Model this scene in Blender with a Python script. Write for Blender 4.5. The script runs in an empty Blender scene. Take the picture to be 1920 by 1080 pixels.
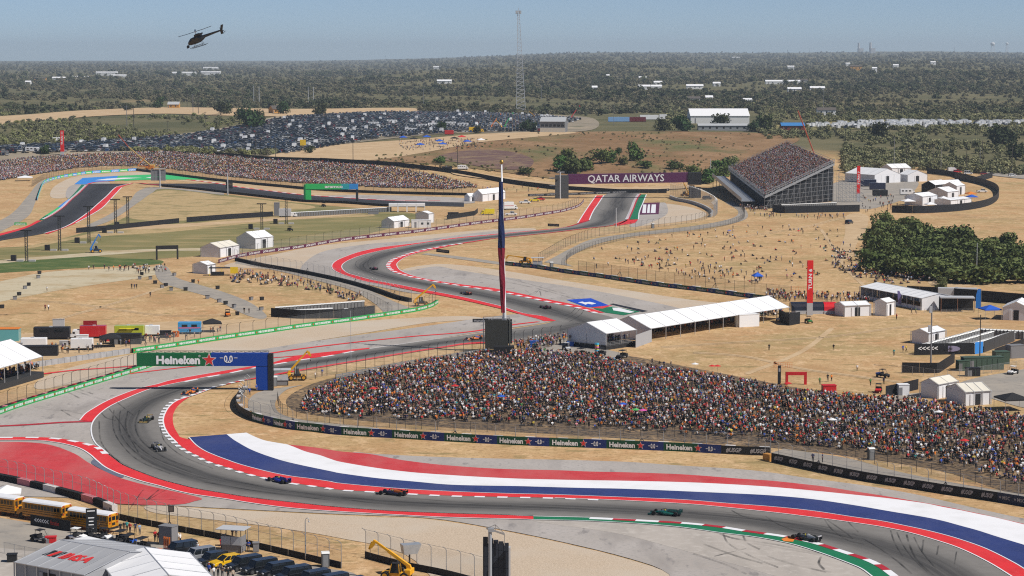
import bpy, bmesh, math, random
import numpy as np
from mathutils import Vector, Matrix
from mathutils.geometry import tessellate_polygon
R = math.radians
random.seed(7)
rng = np.random.default_rng(7)
scene = bpy.context.scene
COL = scene.collection
# ------------------------------------------------------------------ camera, sky, sun, exposure
CAM_H, FOCAL, HORIZON = 75.0,4170.0,105.0
PITCH = math.atan((540 - HORIZON) / FOCAL)
cam = bpy.data.cameras.new('camera')
cam.sensor_width = 36.0
cam.lens = 36.0 * FOCAL / 1920.0
cam.clip_start, cam.clip_end = 1.0,60000.0
cam_ob = bpy.data.objects.new('camera', cam)
COL.objects.link(cam_ob)
cam_ob.location = (0,0, CAM_H)
cam_ob.rotation_euler = (math.pi / 2 - PITCH, 0,0)
scene.camera = cam_ob
SUN_ELEV, SUN_AZ = R(48), math.atan2(-0.42,0.91)      # azimuth measured from +X towards +Y
world = bpy.data.worlds.new('World')
scene.world = world
world.use_nodes = True
wn = world.node_tree
sky = wn.nodes.new('ShaderNodeTexSky')
sky.sky_type = 'NISHITA'
sky.sun_disc = False
sky.sun_elevation = SUN_ELEV
sky.sun_rotation = math.pi / 2 - SUN_AZ
sky.altitude = 250
sky.air_density = 0.4
sky.dust_density = 0.2
sky.ozone_density = 2.2
wn.links.new(sky.outputs[0], wn.nodes['Background'].inputs[0])
wn.nodes['Background'].inputs[1].default_value = 0.088
sun = bpy.data.lights.new('sun', 'SUN')
sun.energy = 5.0
sun.angle = R(0.53)
sun.color = (1.0,0.955,0.89)
sun_ob = bpy.data.objects.new('sun', sun)
COL.objects.link(sun_ob)
to_sun = Vector((math.cos(SUN_AZ) * math.cos(SUN_ELEV), math.sin(SUN_AZ) * math.cos(SUN_ELEV), math.sin(SUN_ELEV)))
sun_ob.rotation_euler = to_sun.to_track_quat('Z', 'Y').to_euler()
sun_ob.location = to_sun * 500
scene.view_settings.view_transform = 'Standard'
scene.view_settings.look = 'None'
scene.view_settings.exposure = 0.0
scene.view_settings.gamma = 1.0
scene.view_settings.use_curve_mapping = False
scene.cycles.use_denoising = False
scene.cycles.filter_width = 1.15
scene.cycles.sample_clamp_indirect = 3.0
scene.cycles.max_bounces = 5
scene.cycles.diffuse_bounces = 3
scene.cycles.glossy_bounces = 2
scene.cycles.transparent_max_bounces = 24
scene.cycles.volume_bounces = 0
scene.cycles.use_adaptive_sampling = True
scene.cycles.adaptive_threshold = 0.005
# ------------------------------------------------------------------ terrain height and pixel survey
def sstep(a, b, x):
 t = np.clip((np.asarray(x, float) - a) / (b - a),0,1)
 return t * t * (3 - 2 * t)
FOOT_X = np.array([-700,-330,-259,-150,-49,28,100,200,330,450,900.])
FOOT_Y = np.array([1500,1490,1480,1372,1272,1240,1240,1330,1400,1405,1410.])
BANK_W = np.array([80,80,75,70,75,160,220,220,160,150,150.])
def H(x, y):
 """Height of the land in metres: level by the track, a bank behind it, then a long gentle rise and far hills."""
 x = np.asarray(x, float); y = np.asarray(y, float)
 foot = np.interp(x, FOOT_X, FOOT_Y)
 w = np.interp(x, FOOT_X, BANK_W)
 h = 9.0 * sstep(0,1,(y - foot) / w)
 h = h + 9.0 * sstep(0,1,(y - foot - w * 0.6) / 800.0)
 a = x / np.maximum(y, 1.0)
 # far hills: a wooded rise on the right, low ridges elsewhere
 h = h + sstep(3200,6500, y) * sstep(-0.10,0.07, a) * 34 * (0.8 + 0.25 * np.sin(a * 37 + 1.0))
 h = h + sstep(2600,4200, y) * (1 - sstep(4300,6000, y)) * sstep(0.0,0.16, a) * 10
 h = h + 16 * np.exp(-((y - 5200) / 900) ** 2 - ((a + 0.03) / 0.035) ** 2)
 h = h + sstep(6500,15000, y) * (1 + 3 * np.sin(a * 21) + sstep(-0.14,0.06, a) * 34)
 h = h + sstep(13000,19000, y) * (2 + 2 * np.sin(a * 13 + 2) + 24 * sstep(-0.08,0.12, a))
 h = h + sstep(1700,2600, y) * (2.2 * np.sin(x * 0.004 + y * 0.0021) + 1.6 * np.sin(x * 0.011 - y * 0.0037))
 return h
MARCH = np.concatenate([np.arange(1100,2000,5.0), np.geomspace(2000,20000,260)])
_c, _s = math.cos(PITCH), math.sin(PITCH)
def rays(p):
 p = np.atleast_2d(np.asarray(p, float))
 dx = (p[:, 0] - 960) / FOCAL
 dv = (540 - p[:, 1]) / FOCAL
 d = np.stack([dx, _c + dv * _s, -_s + dv * _c],1)
 return d
def Gn(p):
 """Survey: where the sight lines through these photo points meet the land (x, y, z)."""
 d = rays(p)
 d = d / d[:, 1:2]
 res = np.where(d[:, 2] < -1e-6,-CAM_H / np.minimum(d[:, 2],-1e-6),20000.0)
 far = res > np.interp(d[:, 0] * res, FOOT_X, FOOT_Y) - 1
 if far.any():
  dd = d[far]
  ys = MARCH
  z = CAM_H + dd[:, 2:3] * ys[None]
  under = z <= H(dd[:, :1] * ys[None], np.broadcast_to(ys[None], z.shape))
  k = np.where(under.any(1), under.argmax(1), len(ys) - 1)
  a, b = ys[np.maximum(k - 1,0)], ys[k]
  for _ in range(22):
   m = (a + b) / 2
   u = CAM_H + dd[:, 2] * m <= H(dd[:, 0] * m, m)
   b = np.where(u, m, b); a = np.where(u, a, m)
  res[far] = b
 return np.stack([d[:, 0] * res, res, H(d[:, 0] * res, res)],1)
def G(px, py):
 return Vector(Gn([(px, py)])[0])
def project(P):
 P = np.atleast_2d(np.asarray(P, float))
 z = P[:, 2] - CAM_H
 f = P[:, 1] * _c - z * _s
 u = P[:, 1] * _s + z * _c
 return np.stack([960 + FOCAL * P[:, 0] / f, 540 - FOCAL * u / f],1)
def mpp(px, py):
 """metres per photo pixel at the ground point seen there"""
 g = G(px, py)
 return math.sqrt(g.x ** 2 + g.y ** 2 + (CAM_H - g.z) ** 2) / FOCAL / math.sqrt(1 + ((px - 960) / FOCAL) ** 2 + ((py - 540) / FOCAL) ** 2)
def crspline(pts, n=8, closed=False):
 P = np.asarray(pts, float)
 if len(P) < 3:
  return np.concatenate([P[:1] + (P[-1:] - P[:1]) * k / n for k in range(n + 1)])
 if closed:
  Q = np.concatenate([P[-1:], P, P[:2]])
 else:
  Q = np.concatenate([2 * P[:1] - P[1:2], P, 2 * P[-1:] - P[-2:-1]])
 out = []
 for i in range(1, len(Q) - 2):
  p0, p1, p2, p3 = Q[i - 1], Q[i], Q[i + 1], Q[i + 2]
  t = np.linspace(0,1, n, endpoint=False)[:, None]
  out.append(0.5 * ((2 * p1) + (-p0 + p2) * t + (2 * p0 - 5 * p1 + 4 * p2 - p3) * t ** 2 + (-p0 + 3 * p1 - 3 * p2 + p3) * t ** 3))
 out = np.concatenate(out)
 return out if closed else np.concatenate([out, Q[-2:-1]])
def resample(P, step=None, n=None):
 P = np.asarray(P, float)
 seg = np.linalg.norm(np.diff(P, axis=0), axis=1)
 s = np.concatenate([[0], np.cumsum(seg)])
 if n is None: n = max(2, int(round(s[-1] / step)) + 1)
 t = np.linspace(0, s[-1], n)
 return np.stack([np.interp(t, s, P[:, k]) for k in range(P.shape[1])],1)
def gpath(pts, n=8):
 """smooth ground path (world) through photo points"""
 return Gn(crspline(pts, n))
# ------------------------------------------------------------------ materials
MATS = {}
def _nodes(name):
 m = bpy.data.materials.new(name); m.use_nodes = True
 return m, m.node_tree, m.node_tree.nodes, m.node_tree.links, m.node_tree.nodes['Principled BSDF']
def lin(r, g, b):
 f = lambda c: (c / 255 / 12.92) if c / 255 <= 0.04045 else ((c / 255 + 0.055) / 1.055) ** 2.4
 return (f(r), f(g), f(b))
def mat(name, col, rough=0.7, metal=0.0, var=0.10, scale=2.0, spec=0.3, coat=0.0):
 """painted / plain surface with fine procedural variation of tone"""
 if name in MATS: return MATS[name]
 m, nt, N, L, b = _nodes(name)
 tc = N.new('ShaderNodeTexCoord')
 nz = N.new('ShaderNodeTexNoise'); nz.inputs['Scale'].default_value = scale; nz.inputs['Detail'].default_value = 5
 L.new(tc.outputs['Object'], nz.inputs['Vector'])
 mx = N.new('ShaderNodeMix'); mx.data_type = 'RGBA'
 mx.inputs[6].default_value = (*[c * (1 - var) for c in col],1)
 mx.inputs[7].default_value = (*[min(1, c * (1 + var)) for c in col],1)
 L.new(nz.outputs[0], mx.inputs[0]); L.new(mx.outputs[2], b.inputs['Base Color'])
 b.inputs['Roughness'].default_value = rough; b.inputs['Metallic'].default_value = metal
 b.inputs['Specular IOR Level'].default_value = spec
 if coat: b.inputs['Coat Weight'].default_value = coat
 MATS[name] = m
 return m
def tint_mat(name, attr, rough=0.8, spec=0.2, coat=0.0):
 """colour carried by each thing (cloth, car paint)"""
 if name in MATS: return MATS[name]
 m, nt, N, L, b = _nodes(name)
 a = N.new('ShaderNodeAttribute'); a.attribute_type = 'INSTANCER'; a.attribute_name = attr
 L.new(a.outputs['Color'], b.inputs['Base Color'])
 b.inputs['Roughness'].default_value = rough; b.inputs['Specular IOR Level'].default_value = spec
 if coat: b.inputs['Coat Weight'].default_value = coat
 MATS[name] = m
 return m
def ground_mat(name, layers, bump=0.0, bscale=30.0, rough=0.95):
 """layers: first colour, then (colour, noise scale, low, high, detail[, stretch vector]) blended on top, in world metres"""
 if name in MATS: return MATS[name]
 m, nt, N, L, b = _nodes(name)
 geo = N.new('ShaderNodeNewGeometry')
 base = N.new('ShaderNodeRGB'); base.outputs[0].default_value = (*layers[0],1)
 cur = base.outputs[0]
 for k, ly in enumerate(layers[1:]):
  col, sc, lo, hi, det = ly[:5]
  vec = geo.outputs['Position']
  mp = N.new('ShaderNodeMapping')
  mp.inputs['Location'].default_value = (k * 13.7, k * 5.1,0)
  if len(ly) > 5: mp.inputs['Scale'].default_value = ly[5]
  L.new(vec, mp.inputs['Vector'])
  nz = N.new('ShaderNodeTexNoise'); nz.inputs['Scale'].default_value = sc; nz.inputs['Detail'].default_value = det
  nz.inputs['Roughness'].default_value = 0.6
  L.new(mp.outputs[0], nz.inputs['Vector'])
  mr = N.new('ShaderNodeMapRange'); mr.inputs['From Min'].default_value = lo; mr.inputs['From Max'].default_value = hi
  L.new(nz.outputs[0], mr.inputs['Value'])
  mx = N.new('ShaderNodeMix'); mx.data_type = 'RGBA'
  L.new(mr.outputs[0], mx.inputs[0]); L.new(cur, mx.inputs[6]); mx.inputs[7].default_value = (*col, 1)
  cur = mx.outputs[2]
 L.new(cur, b.inputs['Base Color'])
 b.inputs['Roughness'].default_value = rough; b.inputs['Specular IOR Level'].default_value = 0.15
 if bump:
  nz = N.new('ShaderNodeTexNoise'); nz.inputs['Scale'].default_value = bscale; nz.inputs['Detail'].default_value = 4
  L.new(geo.outputs['Position'], nz.inputs['Vector'])
  bp = N.new('ShaderNodeBump'); bp.inputs['Strength'].default_value = bump; bp.inputs['Distance'].default_value = 0.1
  L.new(nz.outputs[0], bp.inputs['Height']); L.new(bp.outputs[0], b.inputs['Normal'])
 MATS[name] = m
 return m
# ------------------------------------------------------------------ meshes and things
def link(o, parent=None):
 COL.objects.link(o)
 if parent is not None: o.parent = parent
 return o
def me_obj(name, verts, faces, mats, parent=None, fmat=None, uv=None, smooth=False, loc=None):
 me = bpy.data.meshes.new(name)
 me.from_pydata([tuple(v) for v in verts],[],[tuple(f) for f in faces])
 for m in (mats if isinstance(mats, (list, tuple)) else [mats]): me.materials.append(m)
 if fmat is not None: me.polygons.foreach_set('material_index', np.asarray(fmat, np.int32))
 if smooth: me.polygons.foreach_set('use_smooth', np.ones(len(me.polygons), bool))
 if uv is not None:
  ul = me.uv_layers.new(name='UVMap')
  vi = np.empty(len(me.loops), np.int32); me.loops.foreach_get('vertex_index', vi)
  ul.data.foreach_set('uv', np.asarray(uv, np.float32)[vi].ravel())
 me.update()
 o = bpy.data.objects.new(name, me)
 if loc is not None: o.location = loc
 return link(o, parent)
def tag(o, label=None, cat=None, group=None, kind=None):
 if label: o['label'] = label
 if cat: o['category'] = cat
 if group: o['group'] = group
 if kind: o['kind'] = kind
 return o
def thing(name, label, cat, loc=(0,0,0), rz=0.0, group=None):
 o = bpy.data.objects.new(name, None)
 COL.objects.link(o)
 o.empty_display_size = 0.3
 o.location = loc; o.rotation_euler = (0,0, rz)
 return tag(o, label, cat, group)
def copy_tree(o, parent=None, kids=None):
 c = o.copy(); COL.objects.link(c); c.parent = parent
 for ch in KIDS.get(o.name, []) if kids is None else kids:
  copy_tree(ch, c)
 return c
KIDS = {}
def index_kids(root):
 def rec(o):
  ch = [c for c in bpy.data.objects if c.parent == o]
  KIDS[o.name] = ch
  for c in ch: rec(c)
 rec(root)
 return root
def dup(root, loc, rz, label=None, group=None):
 c = copy_tree(root)
 c.location = loc; c.rotation_euler = (0,0, rz)
 if label: c['label'] = label
 if group: c['group'] = group
 return c
class MB:
 """collects shapes for ONE mesh object"""
 def __init__(s): s.v = []; s.f = []; s.m = []
 def add(s, vs, fs, mi=0):
  o = len(s.v); s.v += [tuple(v) for v in vs]
  s.f += [tuple(i + o for i in f) for f in fs]; s.m += [mi] * len(fs)
  return s
 def box(s, c, d, mi=0, rz=0.0, M=None, taper=None):
  x, y, z = d[0] / 2, d[1] / 2, d[2] / 2
  tx, ty = taper if taper else (1,1)
  vs = [(-x, -y, -z),(x, -y, -z),(x, y, -z),(-x, y, -z),(-x * tx, -y * ty, z),(x * tx, -y * ty, z),(x * tx, y * ty, z),(-x * tx, y * ty, z)]
  T = Matrix.Translation(c) @ Matrix.Rotation(rz, 4, 'Z')
  if M is not None: T = M @ T
  return s.add([T @ Vector(v) for v in vs],[(0,3,2,1),(4,5,6,7),(0,1,5,4),(1,2,6,5),(2,3,7,6),(3,0,4,7)], mi)
 def bar(s, p, q, w, h=None, mi=0, up=(0,0,1)):
  p, q = Vector(p), Vector(q); d = (q - p)
  if d.length < 1e-6: return s
  h = h or w; d.normalize(); u = Vector(up)
  if abs(d.dot(u)) > 0.98: u = Vector((1,0,0))
  a = d.cross(u).normalized(); b = a.cross(d).normalized()
  vs = []
  for c in (p, q):
   for i, j in ((-1,-1),(1,-1),(1,1),(-1,1)): vs.append(c + a * i * w / 2 + b * j * h / 2)
  return s.add(vs, [(3,2,1,0),(4,5,6,7),(0,1,5,4),(1,2,6,5),(2,3,7,6),(3,0,4,7)], mi)
 def cyl(s, p, q, r0, r1=None, n=8, mi=0):
  p, q = Vector(p), Vector(q); r1 = r0 if r1 is None else r1
  d = (q - p).normalized(); u = Vector((0,0,1)) if abs(d.z) < 0.9 else Vector((1,0,0))
  a = d.cross(u).normalized(); b = d.cross(a)
  vs = []
  for c, r in ((p, r0),(q, r1)):
   for k in range(n):
    t = 2 * math.pi * k / n; vs.append(c + (a * math.cos(t) + b * math.sin(t)) * r)
  fs = [(k, (k + 1) % n, n + (k + 1) % n, n + k) for k in range(n)] + [tuple(range(n - 1,-1,-1)), tuple(range(n, 2 * n))]
  return s.add(vs, fs, mi)
 def tube(s, pts, r, n=6, mi=0):
  for a, b in zip(pts[:-1], pts[1:]): s.cyl(a, b, r, r, n, mi)
  return s
 def prism(s, prof, axis, a, b, mi=0):
  """profile [(u,v)] swept along axis 'x','y' or 'z' from a to b (ccw seen from +axis)"""
  n = len(prof)
  def P(u, v, t): return {'x': (t, u, v), 'y': (u, t, v), 'z': (u, v, t)}[axis]
  vs = [P(u, v, a) for u, v in prof] + [P(u, v, b) for u, v in prof]
  fs = [(i, (i + 1) % n, n + (i + 1) % n, n + i) for i in range(n)] + [tuple(range(n - 1,-1,-1)), tuple(range(n, 2 * n))]
  return s.add(vs, fs, mi)
 def loft(s, rings, mi=0, cap=True):
  n = len(rings[0]); vs = [v for r in rings for v in r]; fs = []
  for i in range(len(rings) - 1):
   for k in range(n): fs.append((i * n + k, i * n + (k + 1) % n, (i + 1) * n + (k + 1) % n, (i + 1) * n + k))
  if cap: fs += [tuple(range(n - 1,-1,-1)), tuple(range((len(rings) - 1) * n, len(rings) * n))]
  return s.add(vs, fs, mi)
 def ball(s, c, r, mi=0, n=8, k=5, sq=(1,1,1)):
  c = Vector(c); vs = [c + Vector((0,0,-r * sq[2]))]
  for i in range(1, k):
   t = math.pi * i / k
   for j in range(n):
    p = 2 * math.pi * j / n
    vs.append(c + Vector((math.sin(t) * math.cos(p) * r * sq[0], math.sin(t) * math.sin(p) * r * sq[1],-math.cos(t) * r * sq[2])))
  vs.append(c + Vector((0,0, r * sq[2]))); fs = []
  for j in range(n): fs.append((0,1 + (j + 1) % n, 1 + j))
  for i in range(k - 2):
   for j in range(n): a = 1 + i * n; fs.append((a + j, a + (j + 1) % n, a + n + (j + 1) % n, a + n + j))
  a = 1 + (k - 2) * n
  for j in range(n): fs.append((a + j, a + (j + 1) % n, len(vs) - 1))
  return s.add(vs, fs, mi)
 def build(s, name, mats, parent=None, loc=None, smooth=False, fix=True, bevel=0.0):
  o = me_obj(name, s.v, s.f, mats, parent, s.m, smooth=smooth, loc=loc)
  if fix:
   bm = bmesh.new(); bm.from_mesh(o.data); bmesh.ops.recalc_face_normals(bm, faces=bm.faces)
   if bevel: bmesh.ops.bevel(bm, geom=[e for e in bm.edges if e.is_manifold and e.calc_face_angle(0) > 0.5], offset=bevel, segments=1, affect='EDGES', clamp_overlap=True)
   bm.to_mesh(o.data); bm.free()
  return o
def drape(name, pix, z, m, n=6, smooth_edges=True, kind='structure', parent=None, cell=None, label=None):
 """a flat piece of land cover, outlined by surveyed photo points"""
 P = crspline(pix, n, closed=True) if smooth_edges else np.asarray(pix, float)
 W = Gn(P)
 tri = tessellate_polygon([[Vector((a[0], a[1],0)) for a in W]])
 if cell is None:
  o = me_obj(name, [(a[0], a[1], H(a[0], a[1]) + z) for a in W],[t for t in tri], m, parent)
 else:
  bm = bmesh.new(); vs = [bm.verts.new((a[0], a[1],0)) for a in W]
  for t in tri:
   try: bm.faces.new([vs[i] for i in t])
   except ValueError: pass
  for _ in range(7):
   long = [e for e in bm.edges if e.calc_length() > cell]
   if not long: break
   bmesh.ops.subdivide_edges(bm, edges=long, cuts=1)
   bmesh.ops.triangulate(bm, faces=bm.faces)
  for v in bm.verts: v.co.z = float(H(v.co.x, v.co.y)) + z
  bmesh.ops.recalc_face_normals(bm, faces=bm.faces)
  me = bpy.data.meshes.new(name); bm.to_mesh(me); bm.free(); me.materials.append(m)
  o = link(bpy.data.objects.new(name, me), parent)
 bm = bmesh.new(); bm.from_mesh(o.data)
 for f in bm.faces:
  if f.normal.z < 0: f.normal_flip()
 bm.to_mesh(o.data); bm.free()
 if parent is None: o['kind'] = kind
 return o
def strip(name, A, B, z, m, n=8, uvs=True, k=1, parent=None, kind='structure', cnt=None, world=False):
 """surface between two edge lines given as photo points"""
 PA = np.asarray(A, float) if world else gpath(A, n)
 PB = np.asarray(B, float) if world else gpath(B, n)
 if cnt is None: cnt = max(len(PA), len(PB))
 PA, PB = resample(PA, n=cnt), resample(PB, n=cnt)
 V, UV, F = [],[],[]
 s = np.concatenate([[0], np.cumsum(np.linalg.norm(np.diff((PA + PB) / 2, axis=0), axis=1))])
 for i in range(cnt):
  for j in range(k + 1):
   t = j / k; p = PA[i] * (1 - t) + PB[i] * t
   V.append((p[0], p[1], float(H(p[0], p[1])) + z)); UV.append((t, s[i]))
 for i in range(cnt - 1):
  for j in range(k):
   a = i * (k + 1) + j; F.append((a, a + 1, a + k + 2, a + k + 1))
 o = me_obj(name, V, F, m, parent, uv=UV if uvs else None)
 bm = bmesh.new(); bm.from_mesh(o.data)
 for f in bm.faces:
  if f.normal.z < 0: f.normal_flip()
 bm.to_mesh(o.data); bm.free()
 if parent is None and kind: o['kind'] = kind
 return o
def line(name, pix, width, z, m, n=8, parent=None, world=False, kind='structure'):
 P = np.asarray(pix, float) if world else gpath(pix, n)
 d = np.gradient(P[:, :2], axis=0); d /= np.linalg.norm(d, axis=1)[:, None] + 1e-9
 nrm = np.stack([-d[:, 1], d[:, 0], np.zeros(len(d))],1) * width / 2
 return strip(name, P + nrm, P - nrm, z, m, parent=parent, world=True, kind=kind)
# ------------------------------------------------------------------ the land
def land_material():
 m, nt, N, L, b = _nodes('land')
 geo = N.new('ShaderNodeNewGeometry')
 def noise(sc, det=5, stretch=None, off=0):
  mp = N.new('ShaderNodeMapping'); mp.inputs['Location'].default_value = (off, off * 0.7,0)
  if stretch: mp.inputs['Scale'].default_value = stretch
  L.new(geo.outputs['Position'], mp.inputs['Vector'])
  n = N.new('ShaderNodeTexNoise'); n.inputs['Scale'].default_value = sc; n.inputs['Detail'].default_value = det; n.inputs['Roughness'].default_value = 0.62
  L.new(mp.outputs[0], n.inputs['Vector']); return n.outputs[0]
 def ramp(v, lo, hi):
  r = N.new('ShaderNodeMapRange'); r.inputs['From Min'].default_value = lo; r.inputs['From Max'].default_value = hi
  L.new(v, r.inputs['Value']); return r.outputs[0]
 def mix(f, a, c):
  x = N.new('ShaderNodeMix'); x.data_type = 'RGBA'; L.new(f, x.inputs[0])
  for s, v in ((6, a),(7, c)):
   if isinstance(v, tuple): x.inputs[s].default_value = (*v, 1)
   else: L.new(v, x.inputs[s])
  return x.outputs[2]
 dry = mix(ramp(noise(0.35,6),0.3,0.7),(0.475,0.315,0.155),(0.58,0.40,0.215))
 dry = mix(ramp(noise(0.045,5, off=40),0.46,0.66), dry, (0.47,0.275,0.135))
 dry = mix(ramp(noise(0.02,5, off=90),0.48,0.68), dry, (0.34,0.26,0.12))
 dry = mix(ramp(noise(0.3,6, stretch=(1,0.6,1), off=61),0.50,0.68), dry, (0.64,0.44,0.255))
 dry = mix(ramp(noise(0.035,6, stretch=(1,0.7,1), off=71),0.50,0.66), dry, (0.43,0.265,0.13))
 dry = mix(ramp(noise(0.9,4, off=9),0.50,0.68), dry, (0.33,0.21,0.10))
 dry = mix(ramp(noise(0.22,5, stretch=(0.5,1,1), off=33),0.56,0.66), dry, (0.29,0.215,0.10))
 scrub = mix(ramp(noise(0.012,6),0.38,0.62),(0.092,0.092,0.046),(0.16,0.14,0.074))
 scrub = mix(ramp(noise(0.0035,5, stretch=(1,0.35,1), off=20),0.62,0.72), scrub, (0.27,0.20,0.11))
 at = N.new('ShaderNodeAttribute'); at.attribute_name = 'scrub'
 col = mix(at.outputs['Fac'], dry, scrub)
 L.new(col, b.inputs['Base Color'])
 b.inputs['Roughness'].default_value = 1.0; b.inputs['Specular IOR Level'].default_value = 0.1
 bp = N.new('ShaderNodeBump'); bp.inputs['Strength'].default_value = 0.5; bp.inputs['Distance'].default_value = 0.25
 L.new(noise(1.6,6), bp.inputs['Height']); L.new(bp.outputs[0], b.inputs['Normal'])
 return m
def build_land():
 ys = [-400,-200,0,120,200]
 while ys[-1] < 1200: ys.append(ys[-1] + 25)
 while ys[-1] < 1900: ys.append(ys[-1] + 7)
 while ys[-1] < 24000: ys.append(ys[-1] * 1.02)
 us = np.linspace(-1,1,171)
 us = np.sign(us) * np.abs(us) ** 1.0
 V, S = [],[]
 for y in ys:
  x = us * (320 + 0.42 * max(y, 0)); Y = np.full(len(x), y)
  h = H(x, Y)
  V.append(np.stack([x, Y, h],1))
  foot = np.interp(x, FOOT_X, FOOT_Y); w = np.interp(x, FOOT_X, BANK_W)
  S.append(sstep(np.interp(x, [150,330],[.9,.0]), np.interp(x, [150,330],[1.7,.5]),(Y - foot) / w))
 V = np.concatenate(V); S = np.concatenate(S)
 nx, ny = len(us), len(ys)
 i = np.arange(ny - 1)[:, None] * nx + np.arange(nx - 1)[None]
 F = np.stack([i, i + 1, i + nx + 1, i + nx],-1).reshape(-1,4)
 me = bpy.data.meshes.new('ground')
 me.vertices.add(len(V)); me.vertices.foreach_set('co', V.astype(np.float32).ravel())
 me.loops.add(F.size); me.loops.foreach_set('vertex_index', F.astype(np.int32).ravel())
 me.polygons.add(len(F)); me.polygons.foreach_set('loop_start', np.arange(0, F.size, 4, dtype=np.int32))
 me.polygons.foreach_set('use_smooth', np.ones(len(F), bool))
 me.update()
 a = me.attributes.new('scrub', 'FLOAT', 'POINT'); a.data.foreach_set('value', S.astype(np.float32))
 me.materials.append(land_material())
 o = link(bpy.data.objects.new('ground', me)); o['kind'] = 'structure'
 return o
build_land()
M_gravel = ground_mat('gravel', [(0.47,0.375,0.275),((0.56,0.45,0.34),3.2,0.42,0.6,3),((0.30,0.235,0.17),5.0,0.60,0.72,2),((0.52,0.44,0.35),0.05,0.45,0.65,4)], bump=0.6, bscale=6)
M_runoff = ground_mat('runoff_asphalt', [(0.37,0.335,0.305),((0.42,0.385,0.36),0.05,0.4,0.65,5),((0.27,0.245,0.23),0.16,0.52,0.75,6,(1,0.25,1)),((0.32,0.30,0.28),1.4,0.5,0.7,3),((0.25,0.23,0.22),0.35,0.60,0.68,6,(1,0.3,1))])
M_concrete = ground_mat('pale_concrete', [(0.42,0.38,0.34),((0.33,0.30,0.27),0.12,0.45,0.7,6,(1,0.2,1)),((0.47,0.43,0.39),0.6,0.5,0.7,4)])
M_road = ground_mat('service_road', [(0.29,0.265,0.235),((0.36,0.32,0.27),0.12,0.4,0.65,5),((0.20,0.185,0.17),0.35,0.55,0.75,5)])
M_dirt = ground_mat('bare_dirt', [(0.47,0.33,0.19),((0.56,0.41,0.25),0.08,0.4,0.65,5),((0.36,0.25,0.14),0.4,0.55,0.75,4)])
M_tramp = ground_mat('trampled_ground', [(0.20,0.14,0.085),((0.42,0.28,0.15),0.10,0.54,0.68,5),((0.06,0.05,0.045),0.9,0.45,0.60,4)])
M_palesoil = ground_mat('pale_soil', [(0.50,0.43,0.30),((0.40,0.30,0.17),0.06,0.48,0.68,5),((0.30,0.26,0.15),0.3,0.56,0.75,5)])
M_greengrass = ground_mat('green_grass', [(0.215,0.19,0.08),((0.15,0.15,0.058),0.05,0.48,0.66,5,(0.5,1,1)),((0.36,0.27,0.13),0.09,0.50,0.70,6,(0.4,1,1))])
M_greener = ground_mat('watered_grass', [(0.075,0.115,0.035),((0.16,0.17,0.06),0.12,0.45,0.7,5)])
M_meadow = ground_mat('hillside_meadow', [(0.225,0.13,0.062),((0.31,0.19,0.10),0.03,0.42,0.62,6,(1,0.5,1)),((0.13,0.13,0.05),0.018,0.50,0.64,6,(1,0.5,1)),((0.15,0.10,0.05),0.2,0.5,0.70,5)])
M_purple = ground_mat('heathery_patch', [(0.145,0.085,0.075),((0.24,0.165,0.10),0.08,0.45,0.62,6),((0.12,0.07,0.065),0.3,0.5,0.7,4)])
M_worn = ground_mat('worn_straw', [(0.40,0.29,0.14),((0.50,0.37,0.20),0.5,0.4,0.65,6),((0.24,0.20,0.09),0.08,0.5,0.66,6),((0.30,0.21,0.10),0.9,0.52,0.74,5)])
M_lot = ground_mat('car_park_ground', [(0.26,0.22,0.165),((0.38,0.31,0.22),0.02,0.45,0.65,5),((0.16,0.15,0.10),0.05,0.55,0.7,5)])
# fields behind the far bank
drape('meadow', [(640,302),(760,285),(880,262),(1010,250),(1200,247),(1420,250),(1500,262),(1400,300),(1330,330),(1190,342),(1060,338),(900,318),(780,306)],0.3, M_meadow, cell=22)
drape('heath_patch', [(845,288),(900,282),(965,287),(1000,302),(985,318),(930,318),(880,310),(820,298)],0.55, M_purple, cell=15)
drape('dirt_field', [(500,296),(560,282),(660,270),(780,262),(900,252),(1030,248),(1080,250),(1000,258),(900,268),(790,288),(690,302),(560,304)],0.45, M_dirt, cell=22)
drape('car_park', [(-40,300),(40,278),(160,272),(260,262),(420,240),(540,216),(700,209),(900,210),(1000,214),(1110,222),(1110,244),(1000,250),(860,250),(720,262),(620,276),(540,292),(420,290),(300,288),(150,292),(40,302)],0.35, M_lot, cell=25)
drape('dirt_track', [(-60,224),(60,215),(150,208),(300,202),(420,203),(560,205),(760,203),(780,210),(640,217),(520,219),(400,217),(300,214),(160,220),(60,232),(-60,240)],0.5, M_dirt, cell=30)
drape('dirt_track', [(300,283),(420,286),(470,297),(540,301),(540,306),(420,300),(330,292)],0.6, M_lot, cell=20)
drape('dirt_path', [(860,322),(980,338),(1060,345),(1160,352),(1280,350),(1280,355),(1160,357),(1060,351),(980,344),(860,330)],0.5, M_dirt, cell=15)
drape('car_park', [(1450,236),(1560,228),(1700,226),(1920,228),(1980,228),(1980,238),(1800,242),(1600,243),(1480,244)],0.35, M_greengrass, cell=30)
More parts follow.
